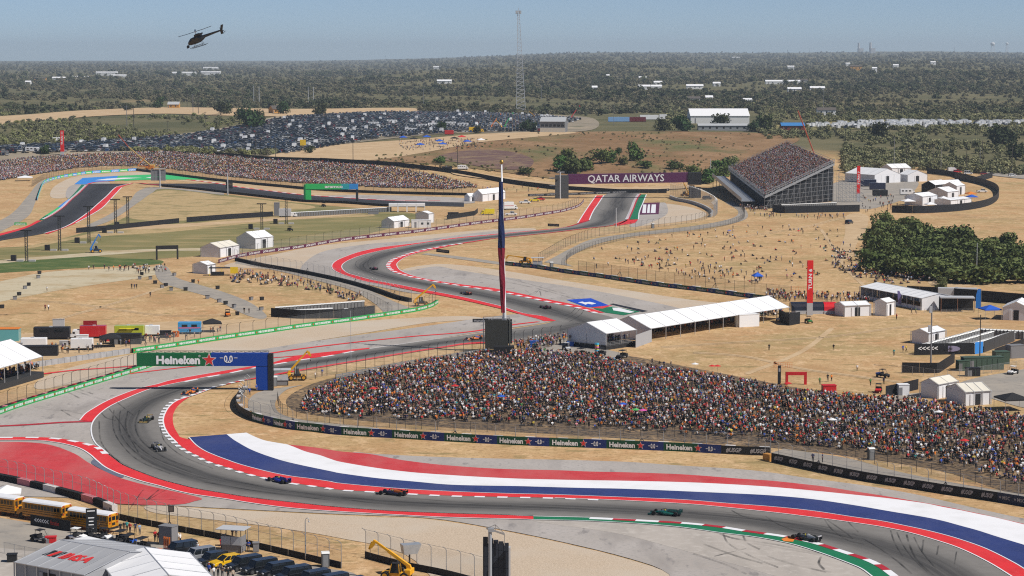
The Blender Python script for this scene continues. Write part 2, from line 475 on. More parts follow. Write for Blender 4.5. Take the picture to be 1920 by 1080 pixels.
# near land cover
drape('green_infield', [(300,352),(420,364),(520,376),(620,386),(760,398),(790,410),(700,436),(600,452),(520,466),(400,478),(280,486),(120,495),(0,505),(-40,470),(60,460),(150,438),(230,410),(270,380)],0.02, M_greengrass)
drape('dry_infield', [(245,420),(330,422),(520,400),(640,398),(700,405),(520,414),(330,434),(160,446),(60,465),(60,460),(160,440)],0.035, M_worn)
drape('dry_infield', [(285,362),(340,358),(440,370),(540,380),(590,390),(470,402),(340,414),(260,412),(240,400)],0.035, M_worn)
drape('watered_grass', [(-40,492),(60,484),(150,479),(220,484),(300,488),(290,496),(180,501),(80,507),(-40,512)],0.04, M_greener)
drape('pale_ground', [(-40,540),(0,528),(90,510),(200,504),(290,500),(310,508),(270,520),(190,532),(90,548),(0,566),(-40,572)],0.035, M_palesoil)
drape('hospitality_yard', [(20,632),(140,616),(300,604),(430,600),(560,590),(700,572),(720,578),(600,604),(420,626),(250,656),(110,675),(20,660)],0.03, M_dirt)
drape('crowd_ground', [(540,745),(600,715),(720,690),(860,668),(1000,660),(1150,664),(1300,690),(1500,728),(1700,760),(1930,800),(1930,925),(1750,880),(1500,845),(1300,830),(1000,812),(760,796),(600,780),(548,768)],0.03, M_tramp)
drape('footway', [(290,500),(312,500),(330,520),(370,533),(420,548),(470,568),(500,592),(486,598),(450,586),(400,560),(340,542),(300,528)],0.05, M_road)
drape('worn_track', [(0,488),(120,478),(220,470),(330,466),(390,466),(390,470),(300,471),(180,480),(60,488),(0,494)],0.06, M_palesoil)
drape('worn_track', [(230,424),(330,420),(480,412),(600,402),(680,396),(680,400),(590,409),(450,418),(330,427),(240,430)],0.06, M_dirt)
drape('dirt_lane', [(1588,404),(1626,404),(1624,430),(1606,458),(1596,482),(1560,494),(1572,470),(1584,440)],0.04, M_dirt)
drape('dirt_lane', [(1740,528),(1790,520),(1850,524),(1830,534),(1770,540)],0.04, M_dirt)
# gravel beds and run-off
drape('gravel_bed', [(420,498),(520,476),(600,461),(717,449),(850,436),(930,430),(1000,428),(990,438),(900,446),(780,462),(690,478),(630,500),(640,516),(700,534),(640,528),(560,510),(490,504)],0.06, M_gravel)
drape('gravel_bed', [(750,510),(800,497),(860,497),(960,510),(1060,527),(1180,545),(1300,563),(1400,574),(1440,590),(1300,600),(1150,600),(950,548),(820,528)],0.06, M_gravel)
drape('gravel_bed', [(70,715),(130,690),(250,664),(420,638),(620,608),(780,596),(870,593),(900,598),(800,606),(700,622),(600,638),(500,655),(420,668),(300,690),(200,706),(80,730)],0.06, M_gravel)
drape('gravel_bed', [(280,948),(400,955),(560,963),(700,970),(800,974),(920,992),(1050,1018),(1180,1050),(1260,1080),(1290,1130),(900,1130),(760,1040),(640,1010),(520,990),(400,975),(290,962)],0.06, M_gravel)
drape('gravel_bed', [(96,370),(98,354),(118,340),(150,330),(240,323),(300,324),(330,330),(300,334),(200,340),(150,352),(125,370)],0.06, M_gravel)
drape('gravel_bed', [(1198,412),(1206,384),(1250,382),(1300,390),(1325,402),(1300,412),(1240,420),(1190,424)],0.06, M_gravel)
drape('gravel_bed', [(300,333),(420,341),(560,356),(700,366),(860,371),(880,378),(720,378),(560,370),(430,350),(340,340)],0.06, M_dirt)
drape('run_off', [(562,508),(600,474),(690,458),(783,451),(900,436),(980,431),(1000,433),(940,441),(840,450),(750,463),(670,480),(640,498),(650,512),(700,530),(790,550),(760,548),(680,532),(600,520)],0.09, M_runoff)
drape('run_off', [(738,498),(760,508),(817,500),(860,507),(960,522),(1070,538),(1180,558),(1290,584),(1260,600),(1140,605),(1020,575),(880,545),(770,524)],0.09, M_runoff)
drape('run_off', [(-60,800),(0,775),(140,728),(285,690),(420,668),(520,651),(640,633),(770,616),(960,590),(1030,596),(1020,606),(880,626),(700,656),(560,678),(440,700),(330,722),(250,760),(210,800),(215,850),(330,905),(600,945),(900,962),(1060,970),(1300,980),(1480,1006),(1600,1040),(1690,1085),(1700,1140),(1300,1140),(1255,1078),(1180,1048),(1050,1016),(920,990),(800,972),(640,965),(480,957),(280,946),(150,935),(-60,915)],0.09, M_runoff, n=4)
drape('run_off', [(1000,978),(1120,981),(1280,992),(1400,1007),(1500,1027),(1600,1064),(1640,1090),(1500,1090),(1380,1060),(1270,1030),(1150,1000)],0.10, M_concrete)
drape('run_off', [(660,850),(707,852),(807,857),(907,860),(1040,862.7),(1173,866.7),(1280,874),(1380,880),(1447,887),(1513,897),(1613,910),(1713,927),(1813,950),(1880,965),(1960,984),(1960,1010),(1720,960),(1500,925),(1200,905),(900,898),(700,878)],0.09, M_runoff)
drape('run_off', [(125,371),(128,352),(150,345),(200,340),(200,350),(150,372)],0.09, M_runoff)
drape('run_off', [(600,368),(700,366),(860,371),(890,378),(870,382),(760,380),(650,374)],0.09, M_runoff)
drape('run_off', [(1195,412),(1205,386),(1240,380),(1250,384),(1248,404),(1200,424),(1180,424)],0.09, M_runoff)
# service roads
strip('service_road', [(507,730),(480,738),(466,752),(470,770),(500,786),(560,795),(700,806)],[(570,722),(540,730),(522,745),(516,762),(530,778),(580,790),(700,802)],0.08, M_road)
strip('service_road', [(1440,852),(1560,878),(1700,902),(1840,926),(1960,950)],[(1470,842),(1590,860),(1680,884),(1800,908),(1960,935)],0.08, M_road)
strip('service_road', [(1020,492),(1040,482),(1070,466),(1110,449),(1180,438),(1300,424),(1370,410),(1384,396),(1360,380)],[(1075,500),(1060,490),(1090,470),(1130,455),(1190,443),(1310,430),(1392,414),(1400,396),(1375,376)],0.08, M_road)
strip('service_road', [(445,488),(520,500),(600,518),(680,540),(740,566),(770,578)],[(440,494),(520,508),(600,528),(660,545),(700,568),(720,586)],0.08, M_road)
strip('service_road', [(-30,428),(20,402),(50,370),(70,345),(82,338)],[(-10,440),(50,408),(66,380),(78,350),(100,338)],0.08, M_road)
strip('service_road', [(160,424),(200,405),(240,380),(260,358),(300,351),(420,362)],[(175,426),(215,410),(262,378),(285,362),(310,354),(420,366)],0.08, M_road)
strip('service_road', [(800,475),(860,481),(940,492)],[(790,477),(860,486),(940,497)],0.08, M_road)
strip('access_road', [(1280,728),(1400,738),(1480,742),(1560,748),(1640,745),(1740,735)],[(1280,733),(1400,745),(1480,752),(1580,758),(1660,752),(1760,740)],0.08, M_road)
drape('access_road', [(1800,718),(1880,700),(1990,690),(1990,770),(1920,765),(1850,745),(1800,735)],0.08, M_road)
drape('paddock_road', [(-60,965),(0,972),(80,985),(220,1005),(340,1030),(460,1045),(600,1065),(680,1090),(680,1200),(-60,1200)],0.10, M_road)
drape('paved_yard', [(-60,1030),(60,1035),(140,1040),(130,1100),(-60,1100)],0.115, M_concrete)
drape('stand_yard', [(1560,345),(1640,335),(1720,340),(1700,370),(1660,385),(1620,392),(1560,380)],0.05, M_road)
drape('lane', [(1840,318),(1900,324),(1980,332),(1980,340),(1900,334),(1840,326)],0.3, M_road)
drape('walkway', [(985,664),(1040,628),(1070,640),(1110,650),(1180,668),(1080,672)],0.06, M_road)
# ------------------------------------------------------------------ the circuit
def track_material(name, edge, mid):
 m, nt, N, L, b = _nodes(name)
 uv = N.new('ShaderNodeUVMap'); uv.uv_map = 'UVMap'
 sp = N.new('ShaderNodeSeparateXYZ'); L.new(uv.outputs[0], sp.inputs[0])
 geo = N.new('ShaderNodeNewGeometry')
 def noise(vec, sc, det=4):
  n = N.new('ShaderNodeTexNoise'); n.inputs['Scale'].default_value = sc; n.inputs['Detail'].default_value = det; L.new(vec, n.inputs['Vector']); return n.outputs[0]
 wob = N.new('ShaderNodeMath'); wob.operation = 'MULTIPLY_ADD'
 lo = N.new('ShaderNodeCombineXYZ'); L.new(sp.outputs[1], lo.inputs[1])
 L.new(noise(lo.outputs[0],0.012,2), wob.inputs[0]); wob.inputs[1].default_value = 0.55; L.new(sp.outputs[0], wob.inputs[2])
 ds = N.new('ShaderNodeMath'); ds.operation = 'SUBTRACT'; L.new(wob.outputs[0], ds.inputs[0]); ds.inputs[1].default_value = 0.74
 ab = N.new('ShaderNodeMath'); ab.operation = 'ABSOLUTE'; L.new(ds.outputs[0], ab.inputs[0])
 mr = N.new('ShaderNodeMapRange'); mr.interpolation_type = 'SMOOTHSTEP'; mr.inputs['From Min'].default_value = 0.42; mr.inputs['From Max'].default_value = 0.05
 L.new(ab.outputs[0], mr.inputs['Value'])
 st = N.new('ShaderNodeCombineXYZ'); ms = N.new('ShaderNodeMath'); ms.operation = 'MULTIPLY'; L.new(sp.outputs[0], ms.inputs[0]); ms.inputs[1].default_value = 16
 L.new(ms.outputs[0], st.inputs[0]); m2 = N.new('ShaderNodeMath'); m2.operation = 'MULTIPLY'; L.new(sp.outputs[1], m2.inputs[0]); m2.inputs[1].default_value = 0.02; L.new(m2.outputs[0], st.inputs[1])
 streak = N.new('ShaderNodeMapRange'); streak.inputs['From Min'].default_value = 0.35; streak.inputs['From Max'].default_value = 0.7; L.new(noise(st.outputs[0],1.0,5), streak.inputs['Value'])
 f = N.new('ShaderNodeMath'); f.operation = 'MULTIPLY'; L.new(mr.outputs[0], f.inputs[0])
 f2 = N.new('ShaderNodeMath'); f2.operation = 'MULTIPLY_ADD'; L.new(streak.outputs[0], f2.inputs[0]); f2.inputs[1].default_value = 0.4; f2.inputs[2].default_value = 0.7
 L.new(f2.outputs[0], f.inputs[1])
 mx = N.new('ShaderNodeMix'); mx.data_type = 'RGBA'; L.new(f.outputs[0], mx.inputs[0])
 mx.inputs[6].default_value = (*edge, 1); mx.inputs[7].default_value = (*mid, 1)
 gr = N.new('ShaderNodeMix'); gr.data_type = 'RGBA'; gr.blend_type = 'MULTIPLY'; gr.inputs[0].default_value = 1
 rr = N.new('ShaderNodeMapRange'); rr.inputs['To Min'].default_value = 0.82; rr.inputs['To Max'].default_value = 1.18; L.new(noise(geo.outputs['Position'],0.5,6), rr.inputs['Value'])
 L.new(mx.outputs[2], gr.inputs[6]); L.new(rr.outputs[0], gr.inputs[7])
 L.new(gr.outputs[2], b.inputs['Base Color']); b.inputs['Roughness'].default_value = 0.85; b.inputs['Specular IOR Level'].default_value = 0.2
 return m
M_track = track_material('track_asphalt', (0.20,0.188,0.175),(0.058,0.056,0.055))
M_newtrack = track_material('new_track_asphalt', (0.05,0.05,0.055),(0.032,0.032,0.036))
def strip_near(name, A, B, z, m, n=8, step=4.0, k=6):
 """track ribbon: every point of edge A joined to the closest point of edge B (kept in order)"""
 PA, PB = resample(gpath(A, n), step=step), resample(gpath(B, n), step=step / 2)
 j = 0; Q = []
 for p in PA:
  w = PB[j:j + 60]; j = j + int(np.argmin(np.linalg.norm(w - p, axis=1))); Q.append(PB[j])
 Q[0], Q[-1] = PB[0], PB[-1]
 return strip(name, PA, np.array(Q), z, m, k=k, world=True, cnt=len(PA))
T1_IN = [(1170,612),(1130,622),(1080,630),(1020,637),(962,642),(880,646),(843,651),(777,661),(710,672),(643,683),(580,693.5),(530,702),(478,711.5),(460,714),(417,724),(397,729.5),(367,741),(347,747),(330,753.5),(318,763),(310,775),(306,788),(308,801),(313,811),(318,818),(333,833),(353,847),(373,857),(393,867),(420,876),(443,883),(467,890),(497,897),(547,907),(573,910.5),(620,917),(640,920),(740,925.5),(840,930.7),(940,933),(1040,935),(1160,939.5),(1280,946),(1340,951),(1400,957),(1460,963.5),(1520,971),(1560,976),(1600,981.5),(1650,989),(1700,999),(1750,1013),(1800,1030),(1850,1054),(1893,1080),(1940,1112),(2010,1165)]
T1_OUT = [(1043,603),(1020,608),(962,617),(905,624.5),(880,628),(843,633.5),(767,644),(693,655),(660,659.5),(610,669),(560,676),(507,685),(478,690),(430,700),(397,706),(347,716),(313,723),(300,726),(273,733.5),(240,747),(208,762),(187,777),(175,791),(171,804),(173,820),(180,833),(192,843),(203,852.5),(217,863),(233,874),(267,888),(300,900),(333,909),(367,917.5),(417,926),(467,934),(517,940),(567,945.5),(640,953),(740,960),(840,964),(940,967),(1000,969.5),(1107,972),(1173,975),(1280,981),(1350,988),(1400,996),(1447,1002.5),(1477,1007),(1530,1018),(1563,1028),(1600,1040),(1633,1051),(1658,1063),(1682,1080),(1720,1110),(1780,1165)]
T2_L = [(1043,602.5),(1015,593),(980,587.5),(940,575),(920,570),(867,557.5),(817,548),(800,545),(750,535),(700,526),(670,518),(653,513),(643,506),(641,499),(647,492.5),(662,485),(683,478),(717,470),(783,458),(850,448.5),(920,441.5),(963,437),(1030,431),(1063,426),(1083,420),(1105,413),(1112,397),(1122,382),(1132,368),(1142,362)]
T2_R = [(1170,612.5),(1150,600),(1113,588),(1077,577.5),(1027,567.5),(977,557),(935,548),(920,546),(867,538),(817,530),(775,522),(760,518),(743,513),(730,507),(724,500),(725,495),(733,487.5),(747,482),(767,475),(792,469),(817,464),(867,456),(920,448),(937,446.5),(1030,437),(1097,429),(1155,422),(1180,411),(1187,393),(1193,373),(1200,362)]
T3_L = [(-60,458),(0,442.5),(33,433),(67,420),(83,412),(100,402),(120,388),(133,375),(147,363),(163,347.5),(183,342.5),(233,340),(283,338),(300,337.5),(358,338),(417,346),(450,352),(500,358),(567,366),(620,370),(650,371.5),(700,375),(767,378),(825,378),(870,380)]
T3_R = [(-60,470),(0,452),(50,444),(83,438),(117,428),(142,415),(167,397),(183,383),(200,368),(215,353),(225,349),(247,344.5),(283,347),(300,348.5),(367,354),(427,360.5),(483,367.5),(550,374),(620,379),(650,380),(733,385),(792,386),(870,388)]
strip_near('track', T1_OUT, T1_IN, 0.13, M_track, step=3)
strip_near('track', T2_R, T2_L, 0.125, M_track, step=3)
strip_near('track', T3_R, T3_L, 0.13, M_newtrack, step=5)
drape('track', [(1040,602),(1060,590),(1120,589),(1165,603),(1168,613),(1120,622),(1060,626),(1020,612)],0.118, M_track)
def wornpaint(name, col, dust=.25, amount=.62):
 d = (.42,.38,.33); mixc = lambda t: tuple(c * (1 - t) + q * t for c, q in zip(col, d))
 return ground_mat(name, [col, (tuple(c * .80 for c in col),0.25,0.45,0.72,6),(mixc(dust),0.06, amount - .12, amount + .12,6,(1,.4,1)),(mixc(dust * .6),1.6,0.55,0.75,4)], rough=.6)
P_red = wornpaint('red_paint', (0.70,0.036,0.040),.12)
P_dred = mat('dark_red_paint', (0.42,0.022,0.032),0.55, var=0.15, scale=0.6)
P_fred = wornpaint('faded_red_paint', (0.55,0.055,0.06),.25,.55)
P_white = mat('white_paint', (0.80,0.80,0.82),0.5, var=0.05, scale=0.5)
P_band = ground_mat('white_band_paint', [(.80,.80,.82),((.72,.72,.73),.2,.45,.72,6),((.66,.64,.62),.05,.58,.75,6,(1,.4,1))], rough=.6)
P_blue = wornpaint('navy_paint', (0.034,0.052,0.175),.10)
P_green = mat('green_paint', (0.012,0.17,0.072),0.55, var=0.12, scale=0.5)
P_sky = mat('sky_blue_paint', (0.045,0.25,0.68),0.5, var=0.05)
P_lime = mat('bright_green_paint', (0.05,0.50,0.15),0.5, var=0.05)
P_royal = mat('royal_blue_paint', (0.012,0.07,0.50),0.5, var=0.06)
P_maroon = mat('maroon_paint', (0.105,0.022,0.062),0.6, var=0.12)
# painted run-off stripes: navy, white, red
B_TOP = [(358,821),(390,818),(425,815.5)]
BW = [(425,815.5),(437,825),(450,833),(467,842.5),(487,851),(507,858),(533,866),(567,874),(620,885),(640,889),(707,898),(773,904),(840,910),(907,912),(973,913),(1040,915),(1107,916.7),(1173,918),(1280,922.5),(1360,926),(1440,930),(1520,937),(1600,948.5),(1667,960),(1733,971),(1767,978),(1800,987),(1833,996),(1867,1007),(1893,1015),(1940,1030),(2020,1062)]
RB = [(354,821),(367,835),(383,846),(403,855),(427,864),(450,872),(483,881),(517,889),(550,895),(583,899),(620,904.5),(640,908),(740,917),(840,922.7),(940,926.5),(1040,929),(1160,933.5),(1280,938.5),(1360,945),(1440,951),(1520,959),(1600,971),(1650,978),(1700,988),(1750,999),(1800,1013),(1850,1031),(1900,1056),(1930,1074),(2010,1120)]
WR = [(462,812.5),(480,821),(500,828),(540,835),(553,840),(573,848),(600,855),(620,862),(640,867.7),(707,879),(773,887),(840,892),(907,896),(973,899),(1040,900.7),(1107,902),(1173,903),(1280,905.5),(1360,909),(1440,914),(1520,921),(1600,929),(1667,936),(1733,945),(1767,952),(1800,958),(1833,965),(1867,972),(1920,985),(2000,1005)]
RT = [(540,835),(570,838),(600,841.7),(640,848),(693,852.7),(740,861.7),(773,866.7),(827,873),(907,879),(973,881.7),(1040,883),(1107,885.7),(1173,887),(1280,891),(1387,899),(1447,903),(1513,910),(1547,914),(1600,922.5),(1633,927.5),(1667,933),(1717,941.5),(1767,950.5),(1833,964),(1920,984),(2000,1004)]
strip('painted_stripe', RB, BW, 0.15, P_blue, n=6)
strip('painted_stripe', BW, WR, 0.154, P_band, n=6)
strip('painted_stripe', WR[3:], RT, 0.158, P_fred, n=6)
line('white_line', RB, 0.22,0.19, P_white)
# inner kerb of the near bend: red base with raised white teeth
KIN = T1_IN[12:42]
K_OUT = [(478,709.5),(440,717),(413,725),(392,730),(370,738),(352,747),(339,757),(330,767),(325,778),(324,790),(327,803),(334,815),(339,822),(354,821)] + RB[1:17]
kerb = strip_near('kerb', KIN, K_OUT, 0.16, P_red, step=2, k=2)
def teeth(parent, path, width, period, length, z, m, side=1, name='kerb_block', s0=0.0, joined=False, s1=None):
 P = resample(gpath(path, 10), step=0.5)
 s = np.concatenate([[0], np.cumsum(np.linalg.norm(np.diff(P, axis=0), axis=1))])
 d = np.gradient(P[:, :2], axis=0); d /= np.linalg.norm(d, axis=1)[:, None]
 nr = np.stack([-d[:, 1], d[:, 0]],1) * side
 at = lambda t: (np.array([np.interp(t, s, P[:, 0]), np.interp(t, s, P[:, 1])]), np.array([np.interp(t, s, nr[:, 0]), np.interp(t, s, nr[:, 1])]))
 mb = MB(); t = s0; end = s[-1] if s1 is None else min(s1, s[-1])
 while t + length < end:
  pts = []
  for q in np.linspace(t, t + length, 3):
   a, w = at(q); pts.append((a, a + w * width))
  vs = [(*p[0], z) for p in pts] + [(*p[1], z) for p in pts]
  top = [(0,1,4,3),(1,2,5,4)]
  vs2 = vs + [(v[0], v[1], z - 0.03) for v in vs]
  fs = top + [(0,3,9,6),(2,8,11,5),(0,6,7,1),(1,7,8,2),(3,4,10,9),(4,5,11,10)]
  if joined: mb.add(vs2, fs)
  else:
   b = MB(); b.add(vs2, fs); b.build(name, m, parent)
  t += period
 if joined: mb.build(name, m, parent)['kind'] = 'stuff'
teeth(kerb, KIN[1:],1.0,3.9,1.75,0.20, P_white, side=-1)
line('white_line', T1_IN[15:26],0.3,0.195, P_white)
strip_near('painted_stripe', T1_IN[39:], RB[15:],0.163, P_red, step=3, k=1)
line('white_line', T1_IN[40:],0.25,0.2, P_white)
# outer red bands of the near bend
O_IN = T1_OUT[4:24]
O_OUT = [(880,627),(767,643),(693,653),(627,659.5),(560,667.5),(507,682),(478,687),(447,692),(413,697.5),(363,706),(320,714),(293,721.7),(267,727.5),(233,739),(200,753),(175,767),(160,777),(149,789.5)]
ok_ = strip_near('kerb', T1_OUT[7:23], O_OUT[2:],0.16, P_red, step=3, k=1)
teeth(ok_, T1_OUT[8:17],0.8,8.5,4.6,0.185, P_white, side=1)
line('white_line', O_OUT[8:],0.25,0.19, P_white)
line('white_line', T1_OUT[14:46],0.28,0.19, P_white)
line('painted_stripe', [(-60,801),(0,800),(60,797),(120,793),(173,791.5)],1.6,0.16, P_dred)
LOW_TOP = [(-60,822),(0,821),(67,821),(107,823),(138,827.5),(160,832),(180,837.5),(192,843),(203,852.5),(217,863),(233,874),(267,888),(300,900),(333,909),(367,917.5),(417,926),(467,934),(517,940),(567,945.5),(640,953),(740,960),(840,964),(940,967),(1000,969.5)]
LOW_BOT = [(-60,827.5),(0,826.7),(67,827),(100,830),(127,835),(150,842),(167,852),(182,865),(197,877),(217,887),(233,893),(267,904),(300,912.5),(333,922),(367,929),(417,936),(467,944),(517,951),(567,956),(640,961),(740,966.7),(840,971.7),(973,975),(1000,976)]
lowkerb = strip_near('kerb', LOW_TOP, LOW_BOT, 0.16, P_red, step=2, k=1)
teeth(lowkerb, LOW_TOP[1:9],1.1,5.2,2.6,0.2, P_white, side=-1)
line('white_line', LOW_BOT, 0.28,0.19, P_white)
line('white_line', LOW_TOP[8:],0.25,0.19, P_white)
G_BOT = [(1000,976),(1107,978.5),(1207,984),(1280,990.5),(1347,1000),(1413,1008),(1463,1017),(1497,1025),(1547,1041),(1600,1061),(1617,1069),(1632,1080),(1670,1110),(1720,1160)]
greenk = strip_near('kerb', T1_OUT[42:], G_BOT, 0.16, P_green, step=2, k=1)
teeth(greenk, T1_OUT[43:],1.25,7.6,3.8,0.2, P_white, side=-1)
teeth(greenk, T1_OUT[43:],1.25,7.6,3.8,0.2, P_dred, side=-1, s0=3.8)
line('white_line', G_BOT, 0.25,0.19, P_white)
drape('painted_stripe', [(1465,1013),(1478,1009),(1490,1012),(1487,1018),(1470,1017)],0.205, mat('orange_paint', (0.75,0.22,0.03),0.6), smooth_edges=False)
# faded red run-off
drape('painted_run_off', [(-60,832),(0,830),(60,831),(100,837),(140,852),(163,867),(190,882),(230,899),(290,915),(340,926),(378,936),(365,941),(338,947),(270,948),(180,942),(120,925),(0,890),(-60,885)],0.15, P_fred, n=4)
drape('worn_blue_patch', [(171,869),(180,862),(195,876),(215,887),(232,894),(226,897),(205,889),(187,880)],0.155, mat('worn_navy', (0.13,0.14,0.19),0.7, var=0.35, scale=0.8))
# red edge lines on the run-off behind the outer barrier
line('painted_stripe', [(80,702),(140,695),(213,690),(300,683),(400,674),(480,667),(560,655.5),(650,644.5),(770,632),(880,623),(960,610),(1010,604)],1.5,0.16, P_red)
line('painted_stripe', [(225,704),(290,696),(370,687),(440,680),(500,673),(560,668),(608,664),(690,654)],1.1,0.163, P_red)
line('white_line', T1_OUT[2:8],0.22,0.19, P_white)
strip_near('painted_stripe', T1_IN[4:13],[(962,640.5),(880,643),(843,648.5),(777,658.5),(710,669.5),(643,680.5),(580,691),(530,699.5),(478,709)],0.16, P_red, step=3, k=1)
# the bend beyond the flagpole
U_OUT = [(1020,603),(1007,598),(982,592),(948,582),(920,575),(867,563),(817,553),(783,547),(733,537),(683,528),(653,519),(637,513),(625,506),(622.5,498),(630,490),(647,482),(675,472.5),(717,464),(783,456),(850,446.7),(920,440),(963,436),(1030,430)]
strip_near('painted_stripe', T2_L[:23], U_OUT, 0.15, P_red, step=3, k=1)
line('white_line', T2_L[1:24],0.25,0.19, P_white)
line('white_line', U_OUT[8:21],0.25,0.19, P_white)
V_OUT = [(1133,587),(1102,578),(1068,570),(1027,562),(985,553),(935,543),(920,540),(867,534),(825,528),(792,522),(767,515),(750,507),(744,498),(747,492),(760,483),(783,475),(817,467.5),(867,457.5),(920,448.8)]
upk = strip_near('kerb', T2_R[2:23], V_OUT, 0.16, P_red, step=2, k=1)
teeth(upk, T2_R[2:22],1.5,6.4,3.2,0.2, P_white, side=-1)
line('white_line', V_OUT[6:17],0.25,0.2, P_white)
line('painted_stripe', T2_R[22:28],1.0,0.165, P_red)
drape('painted_stripe', [(1083,419),(1097,397),(1110,378),(1118,367),(1132,367),(1122,382),(1112,397),(1105,413)],0.16, P_red, smooth_edges=False)
line('white_line', [(1083,419),(1097,397),(1110,378),(1118,367)],0.5,0.19, P_white)
line('white_line', [(1105,413),(1112,397),(1122,382),(1132,367)],0.5,0.19, P_white)
line('painted_stripe', [(1030,431),(1063,426),(1083,420.5),(1104,414)],1.3,0.17, P_dred)
drape('painted_stripe', [(1178,412),(1187,393),(1195,373),(1201,365),(1212,365),(1205,380),(1198,397),(1197,412)],0.16, P_green, smooth_edges=False)
line('white_line', [(1197,412),(1199,397),(1206,380),(1212,365)],0.5,0.19, P_white)
far_kerb = line('kerb', [(1178,411),(1186,393),(1193,375),(1200,364)],1.4,0.175, P_dred)
teeth(far_kerb, [(1178,411),(1186,393),(1193,375),(1200,364)],1.4,7,3.5,0.2, P_white, side=1)
drape('painted_stripe', [(1175,413),(1197,412),(1190,419),(1155,424),(1150,421)],0.165, P_red, smooth_edges=False)
drape('painted_panel', [(1199,403),(1205,381),(1237,380),(1235,402)],0.16, P_maroon, smooth_edges=False)
for a_, b_ in ((1206,1212),(1215,1219),(1222,1230)): drape('painted_mark', [(a_, 384),(b_, 384),(b_ - 1,400),(a_ - 2,400)],0.19, P_white, smooth_edges=False)
# painted panels by the long white marquee: star on blue, red, green
drape('painted_panel', [(1062,563),(1108,560),(1143,574),(1105,577),(1094,575)],0.17, P_royal, smooth_edges=False)
drape('painted_panel', [(1112,577),(1143,573.5),(1149,573),(1130,579.5),(1108,578)],0.172, P_red, smooth_edges=False)
drape('painted_panel', [(1113,579.5),(1150,576),(1200,585),(1170,592),(1135,587)],0.168, P_green, smooth_edges=False)
drape('painted_mark', [(1084,568),(1092,566.5),(1096,568),(1106,567),(1118,570),(1110,572),(1102,570.5),(1098,572.5),(1092,570)],0.19, P_white, smooth_edges=False)
drape('painted_mark', [(1148,578),(1160,578),(1190,586),(1180,588),(1150,583)],0.19, P_white, smooth_edges=False)
drape('painted_panel', [(1143,571),(1150,570),(1215,584),(1205,586)],0.165, mat('black_paint', (0.02,0.02,0.025),0.6), smooth_edges=False)
# far hairpin paint
C_OUT = [(70,414),(80,408),(103,393),(130,372),(153,347)]
C_IN = [(83,412),(100,402),(120,388),(133,375),(163,347.5)]
strip('kerb', [(72,414),(84,405)],[(80,413),(100,402)],0.16, P_green)
strip('kerb', [(84,405),(103,393),(118,381.5)],[(100,402),(118,389.5),(127,381)],0.16, P_lime)
strip('kerb', [(108,389),(118,381.5),(128,374)],[(119,389),(127,381),(135,373.5)],0.17, P_sky)
strip('kerb', [(128,374),(140,362),(153,346.5)],[(135,373.5),(147,363),(163,347)],0.16, P_green)
hk = line('kerb', [(84,411),(100,402),(119,388.5),(133,375),(147,363),(163,347.5)],1.3,0.175, P_dred)
teeth(hk, [(84,411),(100,402),(119,388.5),(133,375),(147,363),(163,347.5)],1.3,7,3.5,0.2, P_white, side=1)
strip('painted_stripe', [(-60,453),(0,438.5),(47,425.5),(70,414)],[(-60,457.5),(0,442.5),(50,428),(78,414)],0.16, P_red)
strip('painted_stripe', [(83,438),(117,428),(142,415),(167,397),(183,383),(200,368),(215,353),(225,349),(247,344)],[(90,439),(112,431),(142,419),(168,405),(192,390),(213,368),(228,352),(236,348),(249,344.5)],0.16, P_red)
line('white_line', [(83,438),(117,428),(142,415),(167,397),(183,383),(200,368),(215,353),(225,349),(247,344)],0.5,0.2, P_white)
line('white_line', [(142,419),(168,405),(192,390),(213,368),(228,352)],0.5,0.2, P_white)
line('painted_stripe', [(163,346),(183,341.5),(233,339)],1.6,0.18, P_red)
line('painted_stripe', [(247,343),(262,343.5),(283,346),(300,347.5)],1.6,0.18, P_red)
fk = line('kerb', [(350,337),(417,345.5),(450,351.5),(500,357.5),(567,365.5),(620,369.5),(700,374.5),(767,377),(825,377)],2.2,0.175, P_red)
teeth(fk, [(370,339),(417,345),(450,351),(500,357),(567,365),(620,369),(700,374),(767,376.5),(825,376.5)],1.6,12,5.5,0.2, P_white, side=-1)
drape('painted_run_off', [(139,346),(155,334),(222,330),(214,340),(183,341),(163,346)],0.15, P_sky, smooth_edges=False)
drape('painted_run_off', [(222,330),(283,327.5),(312,327.5),(387,337.3),(350,337.2),(283,337),(214,340)],0.15, P_lime, smooth_edges=False)
for pts in ([(177,338.5),(200,335.5),(232,333.5),(266,333.8),(240,335.5),(200,338.5)],[(273,333.5),(284,332),(284,334.2)]):
 drape('painted_mark', pts, 0.18, P_white, smooth_edges=False)
# tyre marks left on the asphalt
def skid_material():
 m, nt, N, L, b = _nodes('tyre_marks'); b.inputs['Base Color'].default_value = (.02,.02,.02,1); b.inputs['Roughness'].default_value = .9
 tr = N.new('ShaderNodeBsdfTransparent'); mx = N.new('ShaderNodeMixShader'); geo = N.new('ShaderNodeNewGeometry'); nz = N.new('ShaderNodeTexNoise'); nz.inputs['Scale'].default_value = .25; nz.inputs['Detail'].default_value = 6
 L.new(geo.outputs['Position'], nz.inputs['Vector']); mr = N.new('ShaderNodeMapRange'); mr.inputs['From Min'].default_value = .32; mr.inputs['From Max'].default_value = .72; mr.inputs['To Max'].default_value = .75
 L.new(nz.outputs[0], mr.inputs['Value']); L.new(mr.outputs[0], mx.inputs[0]); L.new(tr.outputs[0], mx.inputs[1]); L.new(b.outputs[0], mx.inputs[2]); L.new(mx.outputs[0], N['Material Output'].inputs[0])
 return m
M_skid = skid_material()
